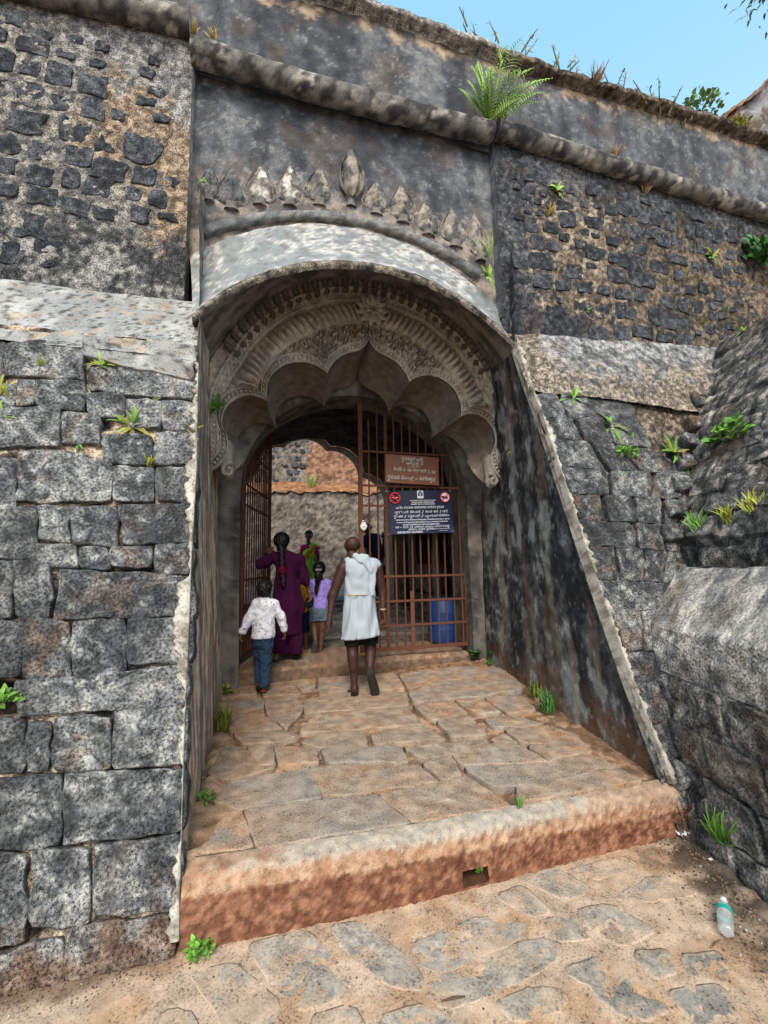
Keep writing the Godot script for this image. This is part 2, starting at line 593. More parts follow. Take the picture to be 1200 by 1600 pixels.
func back_wall_col(p: Vector3) -> Color:
	var b := nz(p, 1.6)
	var d := nz(p, 6.0)
	var c := mixc(Color(0.10, 0.088, 0.08), Color(0.30, 0.255, 0.215), ss(-0.4, 0.4, b * 0.5 + d * 0.5 + 0.6 * nz(p, 15.0)))
	return mixc(c, Color(0.32, 0.29, 0.25), ss(0.22, 0.45, nz(p, 9.0) + b * 0.3) * 0.7)


func brick_rubble_col(p: Vector3) -> Color:
	var d := nz(p, 6.0)
	return mixc(Color(0.16, 0.085, 0.06), Color(0.42, 0.24, 0.155), ss(-0.35, 0.4, d + 0.5 * nz(p, 2.0)))


func soil_col(p: Vector3) -> Color:
	return mixc(Color(0.27, 0.12, 0.06), Color(0.45, 0.24, 0.13), ss(-0.4, 0.4, nz(p, 3.0) + 0.5 * nz(p, 12.0)))


func sand_col(p: Vector3) -> Color:
	var a := nz(p, 0.9)
	var b := nz(p, 4.0)
	var c := mixc(Color(0.58, 0.385, 0.25), Color(0.66, 0.505, 0.38), ss(-0.35, 0.35, b + a * 0.8))
	c = mixc(c, Color(0.56, 0.43, 0.33), ss(0.0, 0.35, nz(p + Vector3(3, 0, 5), 2.0)) * 0.6)
	var foot_dark := ss(0.25, -0.1, absf(p.x - 2.62 - 0.28 * (-p.z - 2.4)) - 0.14 + 0.35 * b) * ss(-1.0, -1.5, p.z) * ss(1.8, 2.2, p.x)  # darker ground along the foot of the right wall
	c = mixc(c, Color(0.085, 0.07, 0.058), foot_dark * 0.9)
	c = mixc(c, Color(0.20, 0.13, 0.09), ss(-0.06, 0.02, 0.05 - absf(p.z + 2.45 + 0.0 * p.x) + 0.06 * b) * ss(-0.25, -0.4, p.x) * 0.8)  # contact shade painted along the left wall's foot
	return mixc(c, Color(0.16, 0.12, 0.09), ss(0.46, 0.54, nz(p, 24.0)) * 0.6)


func ramp_sand_col(p: Vector3) -> Color:
	var b := nz(p, 5.0)
	var c := mixc(Color(0.36, 0.215, 0.13), Color(0.55, 0.36, 0.235), ss(-0.3, 0.3, b))
	return mixc(c, Color(0.17, 0.12, 0.085), ss(-0.05, 0.3, nz(p, 10.0) + 0.12) * 0.8 * ss(-0.1, 0.25, p.x))


func flag_col(p: Vector3) -> Color:
	var b := nz(p, 3.0)
	var d := nz(p, 11.0)
	var base := mixc(Color(0.34, 0.275, 0.215), Color(0.45, 0.375, 0.305), ss(-0.3, 0.3, d + stone_tone))
	base = mixc(base, Color(0.31, 0.305, 0.285), ss(0.0, 0.16, stone_tone) * 0.6)
	var dust := ss(0.75, 0.1, absf(p.x + 0.3) + 0.5 * b) + ss(-3.6, -5.0, p.z) * 0.45 + ss(1.2, 2.4, p.x) * 0.5 + 0.5 + stone_warm
	return mixc(base, mixc(Color(0.47, 0.265, 0.15), Color(0.53, 0.36, 0.24), ss(-0.3, 0.3, d)), clampf(dust * (0.42 + 0.9 * b), 0.0, 0.92))


func pave_col(p: Vector3) -> Color:
	var b := nz(p, 4.0)
	var d := nz(p, 14.0)
	var c := mixc(Color(0.43, 0.38, 0.32), Color(0.55, 0.49, 0.42), ss(-0.35, 0.35, d + b * 0.5 + stone_tone))
	c = mixc(c, Color(0.2, 0.205, 0.205), ss(0.15, 0.35, nz(p, 18.0) * 0.8 + b * 0.3 + stone_warm) * 0.6)
	return mixc(c, Color(0.61, 0.45, 0.325), ss(-0.1, 0.3, nz(p + Vector3(2, 0, 2), 3.0) + 0.5 * d - 0.06 - stone_warm) * 0.8)


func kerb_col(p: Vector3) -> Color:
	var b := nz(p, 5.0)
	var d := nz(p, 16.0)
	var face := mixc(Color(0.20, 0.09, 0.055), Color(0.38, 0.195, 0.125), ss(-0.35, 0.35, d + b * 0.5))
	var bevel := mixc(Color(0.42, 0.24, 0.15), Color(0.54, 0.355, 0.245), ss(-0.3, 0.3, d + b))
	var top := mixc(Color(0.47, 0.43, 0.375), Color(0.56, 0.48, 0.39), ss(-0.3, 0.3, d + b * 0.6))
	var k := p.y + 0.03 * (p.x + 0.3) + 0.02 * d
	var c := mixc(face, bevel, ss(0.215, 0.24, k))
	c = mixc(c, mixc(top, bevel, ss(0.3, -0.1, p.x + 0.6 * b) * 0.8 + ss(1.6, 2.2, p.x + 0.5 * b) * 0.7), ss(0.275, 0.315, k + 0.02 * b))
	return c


func rough_disp(p: Vector3) -> float:
	return nz(p, 1.2) * 0.035 + nz(p, 5.0) * 0.018 + nz(p, 16.0) * 0.008


func cobble_bed_disp(p: Vector3) -> float:
	return nz(p, 1.5) * 0.010 + nz(p, 6.0) * 0.012 + nz(p, 18.0) * 0.008


func smooth_disp(p: Vector3) -> float:
	return nz(p, 0.8) * 0.02 + nz(p, 4.0) * 0.007 + nz(p, 15.0) * 0.003


func chisel_disp(p: Vector3) -> float:
	return nz(p, 6.0) * 0.016 + nz(p, 22.0) * 0.011


func masonry_disp(p: Vector3) -> float:   # courses that show through the weathering of the side wall
	var q := Vector3(p.z * 1.0, p.y, p.x)
	var row := p.y / 0.27 + 0.25 * nz(q, 1.2)
	var e := absf(fposmod(row, 1.0) - 0.5) * 2.0
	var along := p.z / 0.46 + 0.37 * floorf(row) + 0.3 * nz(q, 1.1)
	var f := absf(fposmod(along, 1.0) - 0.5) * 2.0
	return 0.03 * nz(q, 2.0) + 0.02 * nz(q, 8.0) - 0.03 * maxf(ss(0.78, 1.0, e), ss(0.88, 1.0, f))


# ------------------------------------------------------------ figures: capsules joined by a smooth minimum, meshed as surface nets
func cap(a: Vector3, b: Vector3, ra: float, rb := -1.0, squash := 1.0) -> Array:
	var d := b - a
	return [a, d, maxf(d.length_squared(), 1e-9), ra, rb if rb >= 0.0 else ra, squash]


func field(pr: Array, p: Vector3) -> float:
	var q: Vector3 = p - pr[0]
	var h := clampf(q.dot(pr[1]) / pr[2], 0.0, 1.0)
	q -= pr[1] * h
	var z: float = pr[5]
	if z < 0.0:
		q.y /= -z
	elif z != 1.0:
		q.z /= z
	return q.length() - lerpf(pr[3], pr[4], h)


func nets(mb: MB, prims: Array, cell: float, k: float, cuts: Array = [], wob := 0.0, fold := Vector3(16, 5, 16), col := Color.WHITE) -> void:
	var lo := Vector3.INF
	var hi := -Vector3.INF
	for pr in prims:
		var r: float = maxf(pr[3], pr[4]) + cell * 2.0 + wob
		for e in [pr[0], pr[0] + pr[1]]:
			lo = lo.min(e - Vector3.ONE * r)
			hi = hi.max(e + Vector3.ONE * r)
	var B := 4
	var nb := Vector3i(((hi - lo) / (cell * B)).ceil())
	var nx := nb.x * B + 1
	var ny := nb.y * B + 1
	var nzz := nb.z * B + 1
	var val := PackedFloat32Array()
	val.resize(nx * ny * nzz)
	val.fill(9.0)
	var blocks := []
	var half := cell * B * 0.5
	for bz in nb.z:
		for by in nb.y:
			for bx in nb.x:
				var c := lo + Vector3(bx + 0.5, by + 0.5, bz + 0.5) * cell * B
				var near := []
				var best := 9.0
				var ds := []
				for pr in prims:
					var d := field(pr, c)
					ds.append(d)
					best = minf(best, d)
				if best > half * 3.2 + wob or best < -half * 2.4 - wob - k - 0.02:
					if best > 0.0 or cuts.is_empty():
						if best < 0.0:
							for z in B + 1:
								for y in B + 1:
									for x in B + 1:
										var at := ((bz * B + z) * ny + by * B + y) * nx + bx * B + x
										if val[at] > 8.0:
											val[at] = -0.0625
						continue
				for i in prims.size():
					if ds[i] < best + half * 5.0 + k:
						near.append(prims[i])
				blocks.append(Vector3i(bx, by, bz))
				for z in B + 1:
					for y in B + 1:
						for x in B + 1:
							var at := ((bz * B + z) * ny + by * B + y) * nx + bx * B + x
							if val[at] < 8.0 and val[at] != -0.0625:
								continue
							var p := lo + Vector3(bx * B + x, by * B + y, bz * B + z) * cell
							var d := 9.0
							for pr in near:
								var e := field(pr, p)
								var h := maxf(k - absf(d - e), 0.0)
								d = minf(d, e) - h * h / (k * 4.0)
							if wob > 0.0:
								d += S.get_noise_3d(p.x * fold.x, p.y * fold.y, p.z * fold.z) * wob
							for cut in cuts:
								d = maxf(d, cut.x * p.x + cut.y * p.y + cut.z * p.z - cut.w)
							val[at] = d
	var made := {}
	var step := [1, nx, nx * ny]
	for b in blocks:
		for z in B:
			for y in B:
				for x in B:
					var at: int = ((b.z * B + z) * ny + b.y * B + y) * nx + b.x * B + x
					var sum := Vector3.ZERO
					var cnt := 0
					for e in 12:
						var ax := e / 4
						var u: int = (ax + 1) % 3
						var w: int = (ax + 2) % 3
						var o := Vector3.ZERO
						var i0 := at
						if e & 1:
							o[u] = 1.0
							i0 += step[u]
						if e & 2:
							o[w] = 1.0
							i0 += step[w]
						var v0 := val[i0]
						var v1 := val[i0 + step[ax]]
						if (v0 < 0.0) != (v1 < 0.0) and v0 < 8.0 and v1 < 8.0:
							o[ax] = v0 / (v0 - v1)
							sum += o
							cnt += 1
					if cnt:
						made[at] = mb.p(lo + (Vector3(b.x * B + x, b.y * B + y, b.z * B + z) + sum / cnt) * cell, col)
	for at in made:
		for ax in 3:
			var u: int = step[(ax + 1) % 3]
			var w: int = step[(ax + 2) % 3]
			var v0 := val[at]
			var v1 := val[at + step[ax]]
			if (v0 < 0.0) == (v1 < 0.0):
				continue
			if made.has(at - u) and made.has(at - w) and made.has(at - u - w):
				if v0 < 0.0:
					mb.quad(made[at - u - w], made[at - w], made[at], made[at - u])
				else:
					mb.quad(made[at - u - w], made[at - u], made[at], made[at - w])


func clothes(called: String, o: Node3D, prims: Array, cuts: Array, m: Material, col: Color, wob := 0.006, fold := Vector3(16, 5, 16), cell := 0.014, k := 0.05) -> MeshInstance3D:
	var mb := MB.new()
	nets(mb, prims, cell, k, cuts, wob, fold, col)
	return part(called, mb.mesh(), m, o)


func hand(mb: MB, wrist: Vector3, dir: Vector3, palm: Vector3, thumb: Vector3, s: float, curl: float, col: Color) -> void:
	# palm: the way the palm faces; thumb: the side on which the thumb sits
	dir = dir.normalized()
	thumb = (thumb - dir * thumb.dot(dir)).normalized()
	palm = (palm - dir * palm.dot(dir) - thumb * palm.dot(thumb)).normalized()
	var k := wrist + dir * 0.085 * s
	var pr := [cap(wrist - dir * 0.03 * s, wrist + dir * 0.02 * s, 0.026 * s, 0.024 * s)]
	for i in 4:
		pr.append(cap(wrist + dir * 0.012 * s + thumb * (1.5 - i) * 0.012 * s, k + thumb * (1.5 - i) * 0.0195 * s, 0.016 * s, 0.0115 * s))
	var lens := [0.072, 0.080, 0.074, 0.058]
	for i in 4:
		var a: Vector3 = k + thumb * (1.5 - i) * 0.0205 * s
		var d1 := (dir + palm * curl * 0.6 + thumb * (1.5 - i) * 0.07).normalized()
		var d2 := (dir + palm * curl * 1.9 + thumb * (1.5 - i) * 0.05).normalized()
		var b: Vector3 = a + d1 * lens[i] * 0.5 * s
		pr.append(cap(a, b, 0.0095 * s, 0.0085 * s))
		pr.append(cap(b, b + d2 * lens[i] * 0.5 * s, 0.0085 * s, 0.007 * s))
	var t0 := wrist + dir * 0.025 * s + thumb * 0.024 * s
	var t1 := t0 + (dir * 0.7 + thumb * 0.6 + palm * 0.35).normalized() * 0.038 * s
	pr.append(cap(t0, t1, 0.013 * s, 0.0105 * s))
	pr.append(cap(t1, t1 + (dir * 0.95 + thumb * 0.2 + palm * 0.4).normalized() * 0.03 * s, 0.0105 * s, 0.008 * s))
	nets(mb, pr, 0.0045, 0.008, [], 0.0, Vector3.ONE, col)


func head(mb: MB, at: Vector3, face: Vector3, s: float, col: Color) -> void:   # at: middle of the head; face: the way it looks
	var f := face.normalized()
	var r := f.cross(Vector3.UP).normalized()
	var up := Vector3.UP
	var pr := [cap(at + up * 0.025 * s - f * 0.015 * s, at + up * 0.02 * s + f * 0.02 * s, 0.082 * s), cap(at - up * 0.03 * s + f * 0.02 * s, at - up * 0.075 * s + f * 0.045 * s, 0.062 * s, 0.042 * s)]
	pr.append(cap(at - up * 0.005 * s + f * 0.09 * s, at - up * 0.028 * s + f * 0.112 * s, 0.010 * s, 0.014 * s))
	pr.append(cap(at - up * 0.062 * s + f * 0.088 * s - r * 0.018 * s, at - up * 0.062 * s + f * 0.088 * s + r * 0.018 * s, 0.009 * s))
	for q in [-1.0, 1.0]:
		pr.append(cap(at + up * 0.022 * s + f * 0.082 * s + r * q * 0.018 * s, at + up * 0.02 * s + f * 0.072 * s + r * q * 0.045 * s, 0.012 * s))
		pr.append(cap(at + up * 0.018 * s + r * q * 0.082 * s - f * 0.01 * s, at - up * 0.022 * s + r * q * 0.080 * s, 0.015 * s, 0.010 * s))
	nets(mb, pr, 0.006, 0.018, [], 0.0, Vector3.ONE, col)


func eyes(o: Node3D, at: Vector3, face: Vector3, s: float) -> void:
	var f := face.normalized()
	var r := f.cross(Vector3.UP).normalized()
	for q in [-1.0, 1.0]:
		var mb := MB.new()
		nets(mb, [cap(at + f * 0.081 * s + r * q * 0.031 * s, at + f * 0.081 * s + r * q * 0.034 * s, 0.012 * s)], 0.004, 0.004, [], 0.0, Vector3.ONE, Color(0.25, 0.22, 0.2))
		part("eye", mb.mesh(), M.white, o)


# ------------------------------------------------------------ plants
func leaf_mesh(base: Vector3, dir: Vector3, up: Vector3, length: float, width: float, droop: float, col: Color, lobes := 0.0) -> ArrayMesh:
	var mb := MB.new()
	leaf_into(mb, base, dir, up, length, width, droop, col, lobes)
	return mb.mesh()


func leaf_into(mb: MB, base: Vector3, dir: Vector3, up: Vector3, length: float, width: float, droop: float, col: Color, lobes := 0.0, segs := 9) -> void:
	dir = dir.normalized()
	var side := dir.cross(up).normalized()
	up = side.cross(dir)
	for i in segs + 1:
		var t := float(i) / segs
		var w := width * 0.5 * sin(PI * pow(t, 0.72)) + 0.002
		if lobes > 0.0:
			w *= 1.0 - lobes * float(i % 2)
		var m := base + dir * length * t * (1.0 - droop * 0.25 * t) + up * length * (0.18 * t - droop * t * t)
		var tone := mixc(col, col * 1.35, t)
		mb.p(m - side * w + up * w * 0.35, tone)
		mb.p(m, tone * 0.9)
		mb.p(m + side * w + up * w * 0.35, tone)
	mb.grid(2, segs)


func weed(label: String, at: Vector3, n: Vector3, size: float, count: int, col: Color, wide := 0.3, upright := 0.4, lobes := 0.0, called := "wall_weed") -> Node3D:
	var o := thing(called, label, "plant", at, "weeds rooted in the old masonry")
	rng.seed = hash(label)
	var up := Vector3.UP
	var u := n.cross(up).normalized()
	if u.length() < 0.5:
		u = Vector3.RIGHT
	var w := u.cross(n).normalized()
	for i in count + 3:
		var a := TAU * (i + rng.randf() * 1.3) / count
		var tier := rng.randf()
		var d := u * cos(a) + w * sin(a) + n * lerpf(0.1, 1.1, tier) + up * upright * rng.randf_range(0.1, 1.2)
		var l := size * rng.randf_range(0.32, 1.0) * 0.62 * (1.1 - 0.35 * tier)
		var c := col * rng.randf_range(0.6, 1.2)
		if rng.randf() < 0.14:
			c = Color(0.26, 0.22, 0.05) * rng.randf_range(0.6, 1.0)
		part("leaf", leaf_mesh(-n * 0.01 + Vector3(rng.randf_range(-1, 1), rng.randf_range(-1, 1), 0) * size * 0.03, d, n + up * 0.5 + Vector3(rng.randf_range(-0.5, 0.5), 0, rng.randf_range(-0.3, 0.3)), l, l * wide * 0.8 * rng.randf_range(0.6, 1.35), rng.randf_range(0.15, 0.85), c, maxf(lobes, 0.12)), M.leaf, o)
	return o


func tuft(label: String, at: Vector3, n: Vector3, size: float, count: int, col: Color, called := "grass_tuft", spread := 0.5) -> Node3D:
	var mb := MB.new()
	rng.seed = hash(label)
	for i in count:
		var d := Vector3(rng.randf_range(-1, 1), rng.randf_range(0.3, 1.4), rng.randf_range(-1, 1)) * Vector3(spread, 1, spread) + n * 0.35
		var b := Vector3(rng.randf_range(-1, 1), rng.randf_range(-0.3, 0.3), rng.randf_range(-1, 1)) * size * 0.22
		b -= n * b.dot(n)
		leaf_into(mb, b - n * 0.005, d, n + Vector3(0.1, 0.2, 0.05), size * rng.randf_range(0.45, 1.0), size * 0.03 + 0.002, rng.randf_range(0.1, 0.6), col * rng.randf_range(0.7, 1.3), 0.0, 4)
	var o := part(called, mb.mesh(), M.leaf, self)
	o.position = at
	tag(o, label, "grass", "grass tufts in joints and corners")
	return o


func clump(label: String, at: Vector3, n: Vector3, size: float, count: int, leafsize: float, col: Color, called := "leafy_clump") -> Node3D:
	var mb := MB.new()
	rng.seed = hash(label)
	for i in count:
		var q := Vector3(rng.randfn(), absf(rng.randfn()), rng.randfn()).normalized() * size * 0.5 * pow(rng.randf(), 0.4)
		if q.dot(n) < 0.0:
			q -= n * q.dot(n) * 1.7
		leaf_into(mb, q, q + Vector3(rng.randf_range(-1, 1), rng.randf_range(-0.4, 1), rng.randf_range(-1, 1)) * size * 0.4, n + Vector3(rng.randf_range(-1, 1), 0.6, rng.randf_range(-1, 1)) * 0.6, leafsize * rng.randf_range(0.6, 1.1), leafsize * 0.55, 0.3, col * rng.randf_range(0.6, 1.4), 0.0, 4)
	var o := part(called, mb.mesh(), M.leaf, self)
	o.position = at
	tag(o, label, "plant", "leafy clumps at wall feet and edges")
	return o


func stalk(label: String, at: Vector3, h: float, lean: Vector3, col: Color, leaves: int) -> Node3D:
	var o := thing("dry_stalk", label, "weed", at, "thin weeds along the parapet top")
	rng.seed = hash(label)
	var mb := MB.new()
	var tips := []
	for k in 3 + int(h * 2):
		var d := Vector3(rng.randf_range(-0.5, 0.5), 1.0, rng.randf_range(-0.3, 0.3)) + lean
		var l := h * rng.randf_range(0.35, 1.0)
		var b := Vector3(rng.randf_range(-0.1, 0.1), -0.03, rng.randf_range(-0.06, 0.06))
		var pts := []
		for i in 5:
			var t := i / 4.0
			pts.append(b + d * l * t + Vector3(lean.x, -0.2, 0) * l * t * t * 0.5)
			if i > 1:
				tips.append(pts[-1])
		mb.tube(pts, [0.010, 0.009, 0.008, 0.006, 0.004], 4, col * rng.randf_range(0.7, 1.2))
	part("stem", mb.mesh(), M.dry, o)
	var lb := MB.new()
	for i in leaves:
		var q: Vector3 = tips[rng.randi() % tips.size()]
		leaf_into(lb, q, Vector3(rng.randf_range(-1, 1), rng.randf_range(-0.2, 1), rng.randf_range(-0.5, 0.5)), Vector3(0.2, 0.6, 1), rng.randf_range(0.03, 0.08), 0.018, 0.2, col * rng.randf_range(1.0, 1.8), 0.0, 3)
	if leaves:
		part("foliage", lb.mesh(), M.leaf, o)
	return o


# ------------------------------------------------------------ curves for the arches
func arc3(a: Vector2, m: Vector2, b: Vector2, n: int) -> Array:   # n points from a towards b through m, without b
	var d := 2.0 * (a.x * (m.y - b.y) + m.x * (b.y - a.y) + b.x * (a.y - m.y))
	var o := Vector2((a.length_squared() * (m.y - b.y) + m.length_squared() * (b.y - a.y) + b.length_squared() * (a.y - m.y)) / d, (a.length_squared() * (b.x - m.x) + m.length_squared() * (a.x - b.x) + b.length_squared() * (m.x - a.x)) / d)
	var t0 := (a - o).angle()
	var tm := wrapf((m - o).angle() - t0, -PI, PI)
	var t1 := wrapf((b - o).angle() - t0, -PI, PI)
	if signf(tm) != signf(t1):
		t1 += TAU * signf(tm)
	var r := (a - o).length()
	var out := []
	for i in n:
		out.append(o + Vector2.from_angle(t0 + t1 * i / n) * r)
	return out


func resample(pts: Array, step: float) -> Array:
	var out := [pts[0]]
	var left := step
	for i in pts.size() - 1:
		var a: Vector2 = pts[i]
		var b: Vector2 = pts[i + 1]
		var l := a.distance_to(b)
		var t := 0.0
		while l - t >= left:
			t += left
			out.append(a.lerp(b, t / l))
			left = step
		left -= l - t
	out.append(pts[-1])
	return out


# ------------------------------------------------------------ the place
func left_z(y: float) -> float:
	return -2.45 - 0.27 * y


func right_z(y: float) -> float:
	return -2.40 - 0.33 * y


func ramp_y(x: float, z: float) -> float:
	return 0.31 + maxf(0.0, -2.5 - z) * (0.045 + 0.042 * (x + 0.3) / 3.0)


func cm(text: String) -> PackedFloat32Array:
	var out := PackedFloat32Array()
	for q in text.split(","):
		out.append(float(q) / 100.0)
	return out


func stones(o: Node3D, rows: Array, zf: Callable, n: Vector3, cell: float, high: float, rough: float) -> void:
	for row in rows:
		var q := cm(row)
		var poly := []
		var mid := Vector2((q[0] + q[2] + q[4] + q[6]) / 4.0, (q[1] + q[3] + q[5] + q[7]) / 4.0)
		for i in range(q.size() / 2 - 1, -1, -1):
			poly.append(Vector3(q[i * 2] + clampf((q[i * 2] - mid.x) * 0.06, -0.004, 0.004), q[i * 2 + 1] + clampf((q[i * 2 + 1] - mid.y) * 0.06, -0.004, 0.004), zf.call(q[i * 2 + 1])))
		stone_tone = rng.randf_range(-0.2, 0.18)
		stone_warm = rng.randf_range(-1.2, 0.55)
		part("stone", block(poly, n, high * rng.randf_range(0.5, 1.35), 0.12, cell, rough, 0.018, granite), M.stone, o)


func cobbles(o: Node3D, rows: Array, z: float) -> void:
	for row in rows:
		var q := cm(row)
		var poly := []
		for d in [Vector2(-1, -1), Vector2(0.1, -1.08), Vector2(1, -1), Vector2(1.06, 0.1), Vector2(1, 1), Vector2(-0.1, 1.06), Vector2(-1, 1)]:
			var e: Vector2 = d + Vector2(rng.randf_range(-0.2, 0.2), rng.randf_range(-0.2, 0.2))
			poly.append(Vector3(q[0] + e.x * q[2] * 0.52 + e.y * q[3] * 0.06, q[1] + e.y * q[3] * 0.50, z))
		stone_tone = rng.randf_range(-0.2, 0.2)
		part("stone", block(poly, Vector3(0, 0, 1), rng.randf_range(0.004, 0.016), 0.08, 0.03, 0.010, 0.012, cobble), M.stone, o)


func fillers(rows: Array, area: Rect2, w: float, h: float) -> Array:   # smaller stones coursed between the larger ones
	var out := []
	var big := []
	for row in rows:
		big.append(cm(row))
	var y := area.position.y
	while y < area.end.y:
		var x := area.position.x + rng.randf() * w
		while x < area.end.x:
			var free := rng.randf() < 0.85
			for q in big:
				if absf(q[0] - x) < q[2] * 0.62 + w * 0.36 and absf(q[1] - y) < q[3] * 0.6 + h * 0.34:
					free = false
			if free:
				out.append("%.1f,%.1f,%.1f,%.1f" % [x * 100.0, (y + rng.randf_range(-0.02, 0.02)) * 100.0, w * rng.randf_range(50.0, 80.0), h * rng.randf_range(50.0, 75.0)])
			x += w * rng.randf_range(0.85, 1.2)
		y += h
	return out


func sweep_x(mb: MB, x0: float, x1: float, step: float, profile: Array, bend: Callable, col: Callable) -> void:
	# profile: points (z, y) from the lower back round the front to the top; bend(x) moves it
	var nu := int(ceil((x1 - x0) / step))
	for j in profile.size():
		for i in nu + 1:
			var x := lerpf(x0, x1, float(i) / nu)
			var b: Vector3 = bend.call(x)
			var q := Vector3(x, profile[j].y, profile[j].x) + b
			var c := Vector3.ZERO
			for w in profile:
				c += Vector3(0, w.y, w.x) / profile.size()
			var out := (Vector3(0, profile[j].y, profile[j].x) - c).normalized()
			q += out * (nz(q, 3.0) * 0.012 + nz(q, 12.0) * 0.007)
			mb.p(q, col.call(q))
	mb.grid(nu, profile.size() - 1)


func bend_none(_x: float) -> Vector3:
	return Vector3.ZERO


func bend_roll_a(x: float) -> Vector3:
	return Vector3(0, 6.50 + 0.07 * (x + 2.0), -3.79)


func bend_roll_b(x: float) -> Vector3:
	return Vector3(0, 6.37 - 0.045 * sin(PI * (x + 0.65) / 3.0), -3.83)


func bend_roll_c(x: float) -> Vector3:
	return Vector3(0, 6.39 - 0.032 * (x - 2.42), -3.80)


func bend_coping(x: float) -> Vector3:
	return Vector3(0, 7.46 + 0.03 * sin(x * 1.3) + 0.04 * N.get_noise_1d(x * 3.0), -3.93 + 0.02 * N.get_noise_1d(x * 2.0 + 40.0))


func roll_col(p: Vector3) -> Color:
	var c := mixc(Color(0.06, 0.06, 0.063), Color(0.23, 0.225, 0.21), ss(-0.3, 0.35, nz(p, 5.0) + 0.5 * nz(p, 16.0)))
	return mixc(c, Color(0.42, 0.40, 0.37), ss(0.16, 0.4, nz(p + Vector3(7, 7, 7), 6.0)) * ss(-0.02, 0.08, nz(p, 2.0) + 0.1))


func coping_col(p: Vector3) -> Color:
	var b := nz(p, 3.0)
	var d := nz(p, 12.0)
	var c := mixc(Color(0.30, 0.29, 0.28), Color(0.62, 0.60, 0.56), ss(-0.3, 0.3, d + b * 0.6))
	var earth := mixc(Color(0.09, 0.075, 0.062), Color(0.32, 0.265, 0.21), ss(-0.3, 0.4, d + b * 0.5))
	return mixc(c, earth, ss(2.4, 3.0, p.x + 0.8 * b))


func circle_profile(r: float, n: int) -> Array:
	var out := []
	for i in n + 1:
		var a := -TAU * 0.32 + TAU * 0.64 * i / n
		out.append(Vector2(cos(a) * r, sin(a) * r))
	return out


